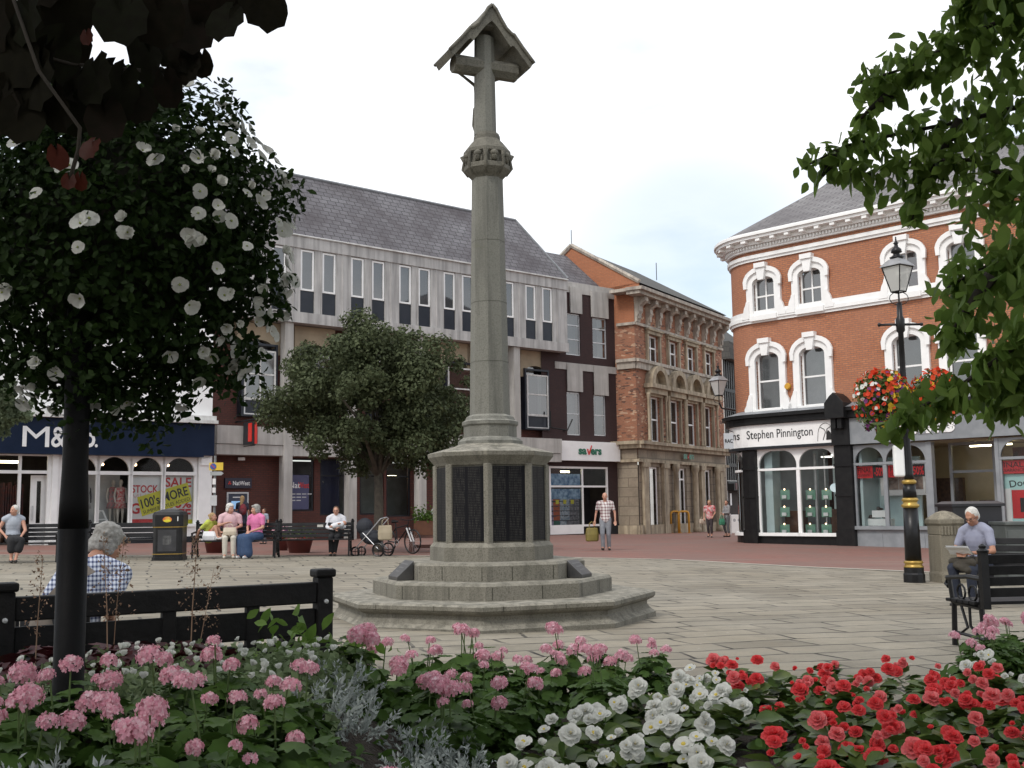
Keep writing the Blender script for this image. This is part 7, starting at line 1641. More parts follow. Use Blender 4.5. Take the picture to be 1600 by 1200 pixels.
# near tree on the right: leaves along real branches
NEARL = leafmat('broad_green_leaves', (.10,.18,.035), (.22,.32,.075), .4, .55, scale=4)
rt = empty('broadleaf_tree', (4.6, 4.6, gz(4.6)), 0, 'leafy green tree whose branches hang in from the upper right', 'tree')
to = np.array([4.6, 4.6, gz(4.6)])
mb = MB(); mb.tube([(0, 0, -.1), (0, .1, 1.5), (-.1, .2, 3.2), (-.3, .4, 5.0)], [.19, .16, .13, .07], 12); mb.build('trunk', BARK, rt, True)
br = [([(1760,150,5.2), (1620,160,5.5), (1500,190,5.7), (1400,210,5.8), (1320,228,5.9), (1262,258,5.9)], .16, 240),
      ([(1760,20,5.0), (1600,15,5.3), (1500,62,5.5), (1420,105,5.6), (1345,128,5.6)], .18, 420),
      ([(1740,330,5.2), (1600,290,5.4), (1520,250,5.6), (1430,250,5.7), (1370,275,5.8), (1318,262,5.8)], .15, 280),
      ([(1720,-40,5.0), (1600,-30,5.2), (1520,-5,5.2), (1495,18,5.2)], .13, 220),
      ([(1760,430,4.8), (1640,500,5.0), (1560,560,5.1), (1490,610,5.1), (1430,640,5.1), (1392,668,5.1)], .135, 330),
      ([(1740,400,5.2), (1600,400,5.3), (1530,420,5.5), (1480,450,5.6)], .17, 260),
      ([(1740,520,5.2), (1640,560,5.2), (1580,600,5.2), (1560,640,5.2)], .14, 220),
      ([(1500,190,5.7), (1470,240,5.7), (1440,300,5.7), (1425,345,5.7)], .09, 110),
      ([(1400,140,5.6), (1360,170,5.6), (1345,185,5.6)], .05, 24), ([(1310,240,5.9), (1285,275,5.9)], .05, 16), ([(1550,430,5.2), (1500,500,5.3), (1478,535,5.3)], .10, 110)]
P_ = []; 
for pts_, spread, n in br:
    w = np.array([AT(*p) for p in pts_]); 
    if pts_[0][0] > 1650: w = np.vstack([np.array([[4.35, 4.9, 3.0+.0*w[0][2]]]), w])
    mb = MB(); L_ = len(w); mb.tube([tuple(q-to) for q in w], [(.035 if i == 0 else .016)*(1-i/(L_))+.003 for i in range(L_)], 6); mb.build('branch', TWIG, rt, True)
    seg = np.linalg.norm(np.diff(w[-len(pts_):], axis=0), axis=1); wl_ = w[-len(pts_):]; cum = np.concatenate([[0], np.cumsum(seg)]); t = nr.uniform(0, 1, n)**.85*cum[-1]
    q = np.stack([np.interp(t, cum, wl_[:, i]) for i in range(3)], 1); f = 1-.55*(t/cum[-1])
    q += nr.normal(0, 1, q.shape)*np.array([.6, .9, .62])*spread*f[:, None]*.9; P_.append(q)
# denser mass close to the trunk
n = 2300; a = np.stack([nr.normal(0, .27, n)+2.78, nr.normal(0, .45, n)+5.5, nr.uniform(1.75, 4.4, n)], 1)
keep = [i for i in range(n) if PX(a[i])[0] > 1480+25*math.sin(a[i][2]*7)+20*math.sin(a[i][2]*17)]; P_.append(a[keep])
P_ = np.concatenate(P_)-to; n = len(P_)
D_ = nr.normal(0, .55, (n, 3))+np.array([-.15, -.5, .55])
def hang(n, tilt=.5):                          # leaves whose tips point outward and down
    yv = nr.normal(0, .55, (n, 3))+np.array([-.15, -.05, -.85]); yv /= np.linalg.norm(yv, axis=1)[:, None]
    r = nr.normal(0, 1, (n, 3)); xv = np.cross(r, yv); xv /= np.linalg.norm(xv, axis=1)[:, None]; zv = np.cross(xv, yv); return np.stack([xv, yv, zv], axis=2)
scatter('foliage', LEAF, LEAFF, P_, hang(n), nr.uniform(.07, .125, n), NEARL, rt)
# unseen crown out of view overhead, extended to shade the flower bed
n = 2600; a = np.stack([nr.uniform(-.2, 7.5, n), nr.uniform(.4, 8.5, n), nr.uniform(0, 1, n)], 1)
a[:, 2] = 1.27+.49*np.maximum(a[:, 1], 2.5)+.35+a[:, 2]*2.6
scatter('shade_canopy', SLEAF, SLEAFF, a-to, rots(n, .5), nr.uniform(.2, .32, n), NEARL, rt)
for k in range(5):
    t = R_(60*k+100); mb = MB(); mb.tube([(-.3, .4, 4.6), (1.2*math.cos(t), 1.2*math.sin(t), 5.4), (2.6*math.cos(t), 2.6*math.sin(t), 5.9)], [.06, .04, .02], 6); mb.build('branch', BARK, rt, True)

# copper leaved tree over the camera
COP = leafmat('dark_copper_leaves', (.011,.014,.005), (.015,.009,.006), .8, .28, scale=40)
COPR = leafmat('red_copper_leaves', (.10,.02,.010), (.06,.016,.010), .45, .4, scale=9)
ct = empty('copper_tree', (-3.4, .2, gz(-3.4)), 0, 'dark copper leaved tree hanging over the top left corner', 'tree'); co = np.array([-3.4, .2, gz(-3.4)])
mb = MB(); mb.tube([(0, 0, -.1), (0, 0, 1.4), (.2, .1, 2.8), (.5, .2, 4.2)], [.17, .14, .12, .08], 12); mb.build('trunk', BARK, ct, True)
BIG, BIGF = roundleaf(9, .03, .30); BIG = [(x*(.40+.10*y), y*.56+.5, z*.42-.10*(y*y)) for x, y, z in BIG]
twigs = [[(-200,-160,2.0), (0,-60,2.1), (150,-20,2.2), (300,-40,2.3), (420,-30,2.35)], [(-200,60,2.1), (-40,60,2.1), (110,100,2.2), (220,110,2.25)], [(0,-60,2.1), (60,110,2.05), (125,200,2.05), (122,235,2.05), (108,285,2.05)]]
for tw in twigs:
    w = [AT(*p)-co for p in tw]
    if tw[0][0] < -100: w = [np.array([.3, .2, 2.9])]+w
    mb = MB(); mb.tube([tuple(q) for q in w], [.012 if len(w) > 4 and tw[0][0] < -100 else .0035]+[.004]*(len(w)-1), 6); mb.build('branch', TWIG, ct, True)
spots = [(395,-20,2.3,.14,.25), (372,28,2.3,.11,-.3), (300,30,2.35,.13,.1), (330,-25,2.3,.13,0), (285,75,2.35,.10,.2), (230,60,2.3,.13,0), (200,120,2.2,.12,-.2), (255,130,2.3,.09,.3), (150,110,2.15,.12,.2), (110,70,2.2,.13,-.4), (60,100,2.1,.13,.1), (10,70,2.1,.13,.4), (80,150,2.1,.10,.2), (20,140,2.1,.10,-.2), (180,10,2.2,.14,.3), (120,-20,2.2,.14,-.2), (240,-10,2.2,.14,.1), (40,10,2.1,.13,.3), (-20,10,2.1,.14,0), (165,175,2.15,.10,.1), (40,170,2.1,.11,0), (120,150,2.2,.11,-.1), (215,160,2.25,.09,.1), (300,100,2.35,.09,-.1), (-10,150,2.1,.12,.2)]
P_ = []; Rr_ = []; S2 = []
for px, py, y, s, an in spots:
    for j in range(3):
        P_.append(AT(px+nr.uniform(-18, 18)*(j > 0), py-25+nr.uniform(-22, 14)*(j > 0), y+nr.uniform(0, .35)*(j > 0))-co); S2.append(s*(1 if j == 0 else .8))
        yv = np.array([math.sin(an+nr.uniform(-.5, .5)*(j > 0)), nr.uniform(-.35, .35), -math.cos(an)]); yv /= np.linalg.norm(yv); zv = np.array([nr.normal(0, .35), -1, nr.normal(0, .35)]); xv = np.cross(yv, zv); xv /= np.linalg.norm(xv); Rr_.append(np.stack([xv, yv, np.cross(xv, yv)], 1))
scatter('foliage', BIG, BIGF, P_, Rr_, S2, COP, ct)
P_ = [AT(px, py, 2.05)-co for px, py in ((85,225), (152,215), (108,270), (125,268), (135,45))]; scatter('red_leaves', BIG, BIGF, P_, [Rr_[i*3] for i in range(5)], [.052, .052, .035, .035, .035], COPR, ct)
n = 7500; a = np.stack([nr.uniform(-7.5, 4.5, n), nr.uniform(-6.5, 5.2, n), nr.uniform(0, 1, n)], 1)
a[:, 2] = 1.27+.52*np.maximum(a[:, 1], 1.8)+.35+a[:, 2]*2.6; back_ = a[:, 1] < -2.5; a[back_, 2] -= nr.uniform(0, 2.6, back_.sum())*np.clip((-2.5-a[back_, 1])/2, 0, 1)
scatter('shade_canopy', SLEAF, SLEAFF, a-co, rots(n, .5), nr.uniform(.2, .32, n), COP, ct)  # unseen leaves over and behind the camera, added to block light from the foreground
for k in range(5):
    t = R_(70*k); mb = MB(); mb.tube([(.5, .2, 3.9), (1.4*math.cos(t)+.5, 1.4*math.sin(t), 4.6), (3*math.cos(t)+.5, 3*math.sin(t), 5.0)], [.07, .04, .02], 6); mb.build('branch', BARK, ct, True)

# ------------------------------------------------------------------ flower templates
def bloom(name, rings, m, cm=None, cr=.008):
    """rings: (count, petal length, width, tilt from flat, radius offset, z)"""
    mb = MB()
    for n, l, w, t, ro_, z in rings:
        off = rnd.random()*6
        for i in range(n):
            a = off+2*math.pi*i/n+rnd.uniform(-.15, .15); tt = t+rnd.uniform(-.12, .12); ll = l*rnd.uniform(.88, 1.1)
            c, s_, ct_, st_ = math.cos(a), math.sin(a), math.cos(tt), math.sin(tt)
            def q(u, v, h): x = ro_+u*ct_-h*st_; zz_ = z+u*st_+h*ct_; return (x*c-v*s_, x*s_+v*c, zz_)
            mb.add([q(0,0,0), q(ll*.4,w*.42,.1*ll), q(ll*.8,w*.5,.06*ll), q(ll,w*.2,-.05*ll), q(ll*.97,-w*.2,.03*ll), q(ll*.8,-w*.5,.06*ll), q(ll*.4,-w*.42,.1*ll), q(ll*.55,0,-.02*ll)], [(0,1,7), (1,2,7), (2,3,7), (3,4,7), (4,5,7), (5,6,7), (6,0,7)])
    if cm: mb.ell((0, 0, rings[-1][5]+.004), (cr, cr, cr*.7), 8, 5, None, 1)
    me = mb.build(name, [m, cm] if cm else m, None, True).data
    o = bpy.data.objects[-1] if False else None
    for ob in list(scene.collection.objects):
        if ob.data is me: bpy.data.objects.remove(ob)
    return me
def petal(name, c1, c2, tr=.3):
    m, t, b = newmat(name); g = N(t, 'ShaderNodeNewGeometry'); col = mixc(t, g.outputs['Random Per Island'], c1, c2); v = coords(t); col = mixc(t, noise(t, v, 60, 3, .6), col, tuple(x*.86 for x in c1))
    t.links.new(col, b.inputs['Base Color']); b.inputs['Roughness'].default_value = .6; b.inputs['Specular IOR Level'].default_value = .2
    o = t.nodes['Material Output']; tl = N(t, 'ShaderNodeBsdfTranslucent'); t.links.new(col, tl.inputs[0]); mm = N(t, 'ShaderNodeMixShader'); mm.inputs[0].default_value = tr; t.links.new(b.outputs[0], mm.inputs[1]); t.links.new(tl.outputs[0], mm.inputs[2]); t.links.new(mm.outputs[0], o.inputs[0]); return m
PW = petal('white_petals', (.82,.82,.78), (.74,.75,.70)); PR = petal('red_petals', (.78,.05,.06), (.80,.17,.17)); PP = petal('pink_petals', (.80,.36,.46), (.90,.74,.77)); PY = petal('yellow_petals', (.7,.5,.05), (.6,.42,.04)); PV = petal('purple_petals', (.14,.04,.16), (.3,.06,.22)); PO = petal('orange_red_petals', (.65,.05,.02), (.6,.12,.03))
CEN = mat('yellow_stamens', (.65,.50,.08), None, 5, .7); GCEN = mat('green_throat', (.35,.42,.12), None, 5, .7)
PET = [bloom('flower', [(5, .042, .047, .5, .004, 0)], PW, GCEN, .006), bloom('flower', [(5, .042, .048, .75, .003, -.01)], PW, GCEN, .005), bloom('flower', [(5, .040, .046, 1.1, .002, -.012)], PW, GCEN, .004), bloom('flower', [(5, .038, .046, .1, .004, 0)], PW, GCEN, .006)]
def dbl(m, cm, k=1.0): return bloom('flower', [(8, .050*k, .046*k, .05, .003, 0), (8, .043*k, .040*k, .45, .003, .004), (7, .034*k, .034*k, .85, .002, .008), (6, .024*k, .026*k, 1.15, .001, .010)], m, cm, .008)
RB_ = [dbl(PR, None), dbl(PR, None, .85), bloom('flower', [(6, .035, .035, .9, .002, 0), (4, .028, .028, 1.2, .001, .004)], PR), dbl(petal('coral_petals', (.82,.16,.17), (.85,.30,.30)), None, .95)]
WB_ = [dbl(PW, CEN, 1.05), bloom('flower', [(5, .046, .05, .2, .003, 0), (4, .03, .034, .6, .002, .004)], PW, CEN, .012), bloom('flower', [(5, .038, .04, 1.0, .002, 0), (4, .03, .03, 1.25, .001, .0)], PW)]
def gerhead(m, k=1.0, n=32):
    mb = MB()
    for i in range(n):
        ph = math.acos(1-1.25*(i+.5)/n); th_ = 2.399*i+rnd.uniform(-.3, .3); d = V(math.sin(ph)*math.cos(th_), math.sin(ph)*math.sin(th_), math.cos(ph)*.8)
        c = d*.052*k*rnd.uniform(.75, 1.12); q = d.to_track_quat('Z', 'Y').to_matrix() @ Matrix.Rotation(rnd.uniform(0, 6), 3, 'Z')
        for j in range(5):
            a = 2*math.pi*j/5; u = V(math.cos(a), math.sin(a), .25); w_ = V(-math.sin(a), math.cos(a), 0); s = .0205*k*rnd.uniform(.85, 1.1)
            mb.add([c+q @ x for x in (V(0,0,0), u*s*.5+w_*s*.35, u*s*1.0+w_*s*.3, u*s*1.02-w_*s*.3, u*s*.5-w_*s*.35)], [(0,1,2,3,4)])
    o = mb.build('flower_head', [m, mat('green_stalk', (.08,.13,.03), (.06,.1,.025), 9, .7)]); me = o.data; bpy.data.objects.remove(o); return me
GH = [gerhead(PP), gerhead(PP, .85, 24), gerhead(PP, 1.1, 36)]
STALK = MATS['green_stalk']
def foliage_mesh(kind, seed):
    global nr
    nr = np.random.default_rng(seed)
    if kind == 'geranium':
        n = 70; d = unit(n); d[:, 2] = abs(d[:, 2]); P_ = d*np.array([.19, .19, .27])*nr.uniform(.5, 1, n)[:, None]+[0, 0, .03]
        tv, tf = roundleaf(9, .09, .16); tv = [(x*.6, y*.6, z*.6) for x, y, z in tv]; return tv, tf, P_, facing(d*.8+[0, 0, .7], .35), nr.uniform(.055, .09, n)
    if kind == 'begonia':
        n = 46; d = unit(n); d[:, 2] = abs(d[:, 2])*.8; P_ = d*np.array([.10, .10, .2])*nr.uniform(.4, 1, n)[:, None]+[0, 0, .04]
        r = facing(np.stack([nr.normal(0, .3, n), nr.normal(0, .3, n), np.ones(n)], 1), .25)
        yv = d*[1, 1, .2]; yv /= np.linalg.norm(yv, axis=1)[:, None]; zv = r[:, :, 2]; xv = np.cross(yv, zv); xv /= np.linalg.norm(xv, axis=1)[:, None]
        return [(x*1.5, y, z) for x, y, z in LEAF], LEAFF, P_, np.stack([xv, yv, np.cross(xv, yv)], 2), nr.uniform(.085, .145, n)
    if kind == 'silver':
        n = 800; st_ = nr.integers(0, 26, n); az = st_*2.4; el_ = .5+.9*((st_*7) % 10)/10; t = nr.uniform(.3, 1, n)*.24
        dr = np.stack([np.cos(az)*np.cos(el_), np.sin(az)*np.cos(el_), np.sin(el_)], 1); P_ = dr*t[:, None]
        yv = dr+nr.normal(0, .55, (n, 3)); yv /= np.linalg.norm(yv, axis=1)[:, None]; r = nr.normal(0, 1, (n, 3)); xv = np.cross(r, yv); xv /= np.linalg.norm(xv, axis=1)[:, None]
        return [(x*.6, y, z) for x, y, z in SLEAF], SLEAFF, P_, np.stack([xv, yv, np.cross(xv, yv)], 2), nr.uniform(.018, .034, n)
    if kind == 'heuchera':
        n = 60; d = unit(n); d[:, 2] = abs(d[:, 2])*.7; P_ = d*np.array([.2, .2, .2])*nr.uniform(.4, 1, n)[:, None]+[0, 0, .05]
        tv, tf = roundleaf(7, .16, .1); return [(x*.6, y*.6, z*.6) for x, y, z in tv], tf, P_, facing(d*.7+[0, 0, .6], .4), nr.uniform(.06, .10, n)
    if kind == 'alyssum':
        n = 260; d = unit(n); d[:, 2] = abs(d[:, 2]); P_ = d*np.array([.2, .2, .18])*nr.uniform(.5, 1, n)[:, None]; return SLEAF, SLEAFF, P_, facing(d, .8), nr.uniform(.03, .05, n)
    if kind == 'shrub':
        n = 70; d = unit(n); P_ = np.stack([nr.normal(0, .09, n), nr.normal(0, .09, n), nr.uniform(.1, .48, n)], 1); return LEAF, LEAFF, P_, facing(d+[0, 0, .5], .6), nr.uniform(.07, .12, n)
GL = leafmat('geranium_leaves', (.05,.105,.02), (.09,.16,.035), .55, .2, scale=14); BL = leafmat('begonia_leaves', (.045,.10,.025), (.13,.17,.04), .32, .2, scale=14); SL = leafmat('silver_leaves', (.36,.40,.38), (.50,.54,.52), .8, .1, scale=14)
HL_ = leafmat('burgundy_leaves', (.075,.012,.016), (.04,.012,.014), .5, .15, scale=12); AL = leafmat('pale_small_leaves', (.14,.20,.09), (.24,.30,.16), .6, .2, scale=12); SH = leafmat('bright_green_leaves', (.10,.19,.03), (.16,.26,.06), .45, .3, scale=8); TAN = mat('tan_feathery_bells', (.30,.20,.13), (.22,.13,.09), 12, .9)
def mk(kind, nm, m, seeds):
    out = []
    for s in seeds:
        a = foliage_mesh(kind, s); o = scatter('foliage', a[0], a[1], a[2], a[3], a[4], m); me = o.data; bpy.data.objects.remove(o); out.append(me)
    return out
FO = {'geranium': mk('geranium', '', GL, (1, 2, 3)), 'begonia': mk('begonia', '', BL, (4, 5, 6)), 'silver': mk('silver', '', SL, (7, 8)), 'heuchera': mk('heuchera', '', HL_, (9, 10)), 'alyssum': mk('alyssum', '', AL, (11, 12)), 'shrub': mk('shrub', '', SH, (13,))}
nr = np.random.default_rng(99)
mb = MB(); mb.tube([(0, 0, 0), (0, 0, 1)], [.0045, .003], 5); o = mb.build('stem', STALK); STEM = o.data; bpy.data.objects.remove(o)
def plume(seed):
    r = random.Random(seed); mb = MB(); mb.tube([(0, 0, 0), (.02, 0, .3), (.05, .01, .62)], [.003, .0025, .001], 4)
    for i in range(120):
        z = r.uniform(.26, .64); k = (.66-z)*.26+.008; a = r.uniform(0, 6.28); x = .02+.05*(z-.3)/.32; p = V(x+k*math.cos(a)*r.random(), k*math.sin(a)*r.random(), z); s = .0075
        mb.add([p+V(r.uniform(-s, s), r.uniform(-s, s), r.uniform(-s, s)) for _ in range(4)], [(0,1,2), (0,2,3), (0,3,1)])
    o = mb.build('flower_plume', TAN); me = o.data; bpy.data.objects.remove(o); return me
PL = [plume(1), plume(2), plume(3)]
def child(name, me, par, loc, rot=(0, 0, 0), sc_=1.0):
    o = bpy.data.objects.new(name, me); link(o, par); o.location = loc; o.rotation_euler = rot; o.scale = (sc_,)*3 if not hasattr(sc_, '__len__') else sc_; return o

# ------------------------------------------------------------------ flower bed
SOIL = mat('dark_soil', (.035,.025,.018), (.06,.045,.033), 9, .95, .8, bdist=.03)
far_e = [(-7, 4.7), (-3.2, 4.8), (-2.4, 5.1), (-1.0, 5.95), (-.75, 7.3), (0, 7.75), (1.3, 7.55), (2.5, 7.45), (3.1, 8.1), (3.9, 9.0), (8.5, 9.7)]
def far_y(x): return float(np.interp(x, [p[0] for p in far_e], [p[1] for p in far_e]))
mnd = lambda x, y: .40*min(max((-.3-x)/.6, 0), 1)*min(max((6.0-y)/1.0, 0), 1)
mb = MB(); xs = list(np.linspace(-7, 8.5, 63))
for i in range(62):
    for j in range(12):
        def pt(x, t): y = 1.2+(far_y(x)-1.2)*t; return (x, y, gz(x)+.006+mnd(x, y)*(1 if t < 1 else 0)+.09*math.sin(math.pi*min(t*1.0, 1))**.5*(1 if 0 < t < 1 else 0)+.012*math.sin(x*9+y*7))
        mb.quad(pt(xs[i], j/12), pt(xs[i+1], j/12), pt(xs[i+1], (j+1)/12), pt(xs[i], (j+1)/12))
tag(mb.build('flower_bed', SOIL, None, True), 'dark soil of the flower bed in the foreground', None, None, 'structure')
def sst(t): t = min(max(t, 0), 1); return t*t*(3-2*t)
def mound(x, y): return .40*sst((-.3-x)/.6)*sst((6.0-y)/1.0)
def soil_z(x, y): return gz(x)+.07+mound(x, y)
plants = []
def add_plant(kind, x, y, k=1.0):
    if y > far_y(x)-.12: return
    plants.append((kind, x, y, k))
def zone(kind, poly, step, jit=.3, k=1.0):
    xs_ = [p[0] for p in poly]; ys_ = [p[1] for p in poly]
    def ins(x, y):
        c = False
        for i in range(len(poly)):
            (x1, y1), (x2, y2) = poly[i], poly[i-1]
            if (y1 > y) != (y2 > y) and x < (x2-x1)*(y-y1)/(y2-y1)+x1: c = not c
        return c
    y = min(ys_); row = 0
    while y < max(ys_):
        x = min(xs_)+(row % 2)*step/2
        while x < max(xs_):
            a, b = x+rnd.uniform(-jit, jit)*step, y+rnd.uniform(-jit, jit)*step
            if ins(a, b): add_plant(kind, a, b, k*rnd.uniform(.88, 1.12))
            x += step
        y += step; row += 1
zone('geranium', [(-1.85, 2.55), (-.45, 2.55), (-.45, 3.9), (-1.0, 4.0), (-1.85, 3.4)], .25, k=.8)
zone('geranium', [(-.95, 5.0), (-.3, 4.9), (.75, 5.9), (1.05, 7.5), (0, 7.7), (-.8, 7.3), (-1.05, 6.0)], .36)
zone('geranium', [(-.42, 3.0), (-.05, 3.1), (-.2, 4.0), (-.42, 4.0)], .32)
zone('geranium', [(2.85, 7.4), (4.6, 7.2), (4.6, 9), (3.2, 8.4)], .36)
zone('begonia_white', [(-.1, 3.5), (.72, 3.5), (1.0, 5.2), (1.35, 6.3), (1.2, 6.9), (.8, 6.6), (.3, 5.4), (-.15, 4.5)], .33)
zone('begonia_white', [(2.8, 6.9), (4.2, 6.6), (4.3, 7.2), (3.0, 7.4)], .32)
zone('begonia_red', [(.75, 3.3), (2.6, 3.2), (4.0, 6.5), (2.75, 6.9), (2.75, 7.4), (1.2, 7.35), (1.35, 6.3), (1.05, 5.2)], .33)
zone('silver', [(-.75, 4.1), (-.15, 4.1), (-.1, 5.0), (-.8, 4.9)], .30); zone('silver', [(-1.5, 2.2), (-.6, 2.2), (-.6, 2.7), (-1.5, 2.7)], .3)
zone('heuchera', [(-2.4, 2.3), (-1.6, 2.6), (-1.95, 4.6), (-2.9, 4.6)], .30)
zone('heuchera', [(-2.0, 4.2), (-1.2, 4.7), (-1.2, 5.6), (-2.1, 4.8)], .27)
zone('alyssum', [(-1.9, 3.6), (-.75, 3.9), (-.8, 5.2), (-1.2, 5.4), (-1.9, 4.5)], .2, k=1.15)
for x, y in ((-1.13, 5.45), (-1.0, 5.75), (-.85, 6.0)): add_plant('shrub', x, y, .95)
print('plants', len(plants), {k: sum(1 for p in plants if p[0] == k) for k in set(p[0] for p in plants)})
INFO = {'geranium': ('geranium', 'pink geranium', 'geranium', 'pink geraniums in the flower bed'), 'begonia_white': ('begonia', 'white flowered begonia', 'begonia', 'white begonias in the flower bed'), 'begonia_red': ('begonia', 'red double flowered begonia', 'begonia', 'red begonias in the flower bed'), 'silver': ('silver_ragwort', 'silver leaved ragwort', 'foliage plant', 'silver leaved plants in the flower bed'), 'heuchera': ('heuchera', 'burgundy leaved feathery heuchera', 'heuchera', 'burgundy heucheras in the flower bed'), 'alyssum': ('alyssum', 'low pale alyssum', 'alyssum', 'low pale plants in front of the bench'), 'shrub': ('young_shrub', 'bright green shoot by the bench', 'shrub', 'green shoots by the bench')}
NUM = ['', 'second ', 'third ', 'fourth ', 'fifth ', 'sixth ', 'seventh ', 'eighth ', 'ninth ', 'tenth ', 'eleventh ', 'twelfth ', 'thirteenth ', 'fourteenth ', 'fifteenth ', 'sixteenth ']
lab = {}
for kd in INFO:
    ps = sorted([i for i, p in enumerate(plants) if p[0] == kd], key=lambda i: plants[i][2]); nrow = max(1, int(round(math.sqrt(len(ps)/2.2)))); per = math.ceil(len(ps)/nrow)
    for r in range(nrow):
        row = sorted(ps[r*per:(r+1)*per], key=lambda i: plants[i][1]/plants[i][2])
        for c, i in enumerate(row): lab[i] = '%s, %sfrom left, %srow of its patch' % (INFO[kd][1], NUM[c] if c else 'first ', ('front ' if r == 0 else NUM[r]))
for i, (kd, x, y, k) in enumerate(plants):
    nm, _, cat, grp = INFO[kd]; e = empty(nm, (x, y, soil_z(x, y)), rnd.uniform(0, 6.28), lab[i], cat, grp); e.scale = (k, k, k)
    fk = {'begonia_white': 'begonia', 'begonia_red': 'begonia'}.get(kd, kd); child('foliage', rnd.choice(FO[fk]), e, (0, 0, 0))
    tc_ = V(-x, -y, 2).normalized(); rz_ = -e.rotation_euler.z; cl_ = Matrix.Rotation(rz_, 3, 'Z') @ tc_
    if kd == 'geranium':
        for q in range(rnd.choice((1, 2, 3, 3, 4))):
            a = rnd.uniform(0, 6.28); r = rnd.uniform(.02, .16); h = rnd.uniform(.27, .40); tx_, ty_ = r*math.cos(a), r*math.sin(a)
            child('stem', STEM, e, (tx_*.4, ty_*.4, .1), (-math.atan2(ty_*.6, h), math.atan2(tx_*.6, h), 0), (1, 1, h-.1)); child('flower_head', rnd.choice(GH), e, (tx_, ty_, h+.01), (rnd.uniform(-.3, .3), rnd.uniform(-.3, .3), rnd.uniform(0, 6)), rnd.uniform(.5, .82))
    elif kd.startswith('begonia'):
        S_3 = RB_ if kd == 'begonia_red' else WB_
        for q in range(rnd.randint(3, 7) if kd == 'begonia_red' else rnd.randint(4, 8)):
            a = rnd.uniform(0, 6.28); r = rnd.uniform(.02, .14); d = V(r*math.cos(a)*3, r*math.sin(a)*3, .5)+cl_*.8; eu = d.to_track_quat('Z', 'Y').to_euler(); eu.z += 0
            child('flower', rnd.choice(S_3), e, (r*math.cos(a), r*math.sin(a), rnd.uniform(.17, .27)), eu, rnd.uniform(.42, .92))
    elif kd == 'heuchera':
        for q in range(rnd.choice((0, 0, 1, 1))): child('flower_plume', rnd.choice(PL), e, (rnd.uniform(-.08, .08), rnd.uniform(-.08, .08), .05), (rnd.uniform(-.15, .15), rnd.uniform(-.15, .15), rnd.uniform(0, 6)), rnd.uniform(.8, 1.05))
    elif kd == 'alyssum':
        for q in range(3):
            a = rnd.uniform(0, 6.28); child('flower', WB_[2], e, (.12*math.cos(a), .12*math.sin(a), .17), (-.5, .2, a), rnd.uniform(.4, .6))
# low dark leaves filling the soil between the plants
n = 9000; x = nr.uniform(-3.4, 5.0, n); fy_ = np.interp(x, [p[0] for p in far_e], [p[1] for p in far_e]); y = 2.1+(fy_-.1-2.1)*nr.uniform(0, 1, n)
kp = (nr.uniform(0, 1, n) < np.where(x > .8, .35, .95)); x, y = x[kp], y[kp]; n = len(x)
o = scatter('ground_cover', LEAF, LEAFF, np.stack([x, y, TILT*x+.07+np.array([mound(a_, b_) for a_, b_ in zip(x, y)])+nr.uniform(0, .13, n)], 1), rots(n, .35), nr.uniform(.05, .09, n), GL)
tag(o, 'low dark green leaves covering the soil between the plants', 'ground cover', None, 'stuff')

POLEM = mat('matt_black_pole', (.004,.004,.0045), (.006,.006,.0065), 6, .6, .1, spec=.15)
# ------------------------------------------------------------------ lamp pole and flower ball at left
pp = AT(104, 1150, 3.7); e = empty('lamp_pole', (pp[0], 3.7, gz(pp[0])), 0, 'thick black pole in the left foreground carrying the ball of white petunias', 'pole')
tp = AT(118, 330, 3.7); dx = tp[0]-pp[0]; Hh = tp[2]-gz(pp[0])
mb = MB(); mb.tube([(0, 0, -.1), (0, 0, 1.2)], [.051, .049], 20); mb.build('pole_base', POLEM, e, True)
mb = MB(); mb.lathe([(.049, 1.2), (.046, 1.3), (.042, 1.4), (.040, Hh+.2)], n=20); mb.build('pole_shaft', POLEM, e, True)
e = empty('flower_ball', (0, 0, 0), 0, 'huge ball of white petunias and dark leaves round the near pole', 'hanging basket')
bc = AT(185, 385, 3.9); k_ = 3.9/1700; e.location = tuple(bc); bR = np.array([268*k_, .48, 275*k_])
mb = MB(); mb.ell((0, 0, .05), tuple(bR*.62), 24, 16); mb.build('basket', mat('dark_basket_liner', (.012,.014,.008), (.02,.02,.012), 9, .95), e, True)
PL_ = leafmat('petunia_leaves', (.012,.028,.006), (.034,.065,.015), .6, .3, scale=20)
n = 24000; d = unit(n); lump = 1+.05*np.sin(d[:, 0]*23+d[:, 2]*17)+.07*np.sin(d[:, 0]*9+2)*np.cos(d[:, 2]*8)+.06*np.sin(d[:, 2]*13+d[:, 0]*5); rr = nr.uniform(.55, 1.03, n)**.7*lump
P_ = d*bR*rr[:, None]; low = P_[:, 2] < -bR[2]*.45; P_[low, 2] -= nr.uniform(0, .11, low.sum())*(nr.uniform(0, 1, low.sum()) > .5)
PETL = [(0,0,0),(.32,.45,.06),(.18,.85,.02),(0,1,-.06),(-.18,.85,.02),(-.32,.45,.06)]; PETLF = [(0,1,2,3),(0,3,4,5)]
scatter('foliage', PETL, PETLF, P_, facing(d*.8+[0, 0, .3], .7), nr.uniform(.022, .042, n), PL_, e)
fl = []
for i in range(520):
    d = unit(1)[0]
    if d[1] > .35: continue
    if d[0] < .6 and rnd.random() < .74: continue
    p = d*bR*rnd.uniform(.98, 1.07); fl.append((p, d))
fl.sort(key=lambda t: t[0][1])
stuff = []
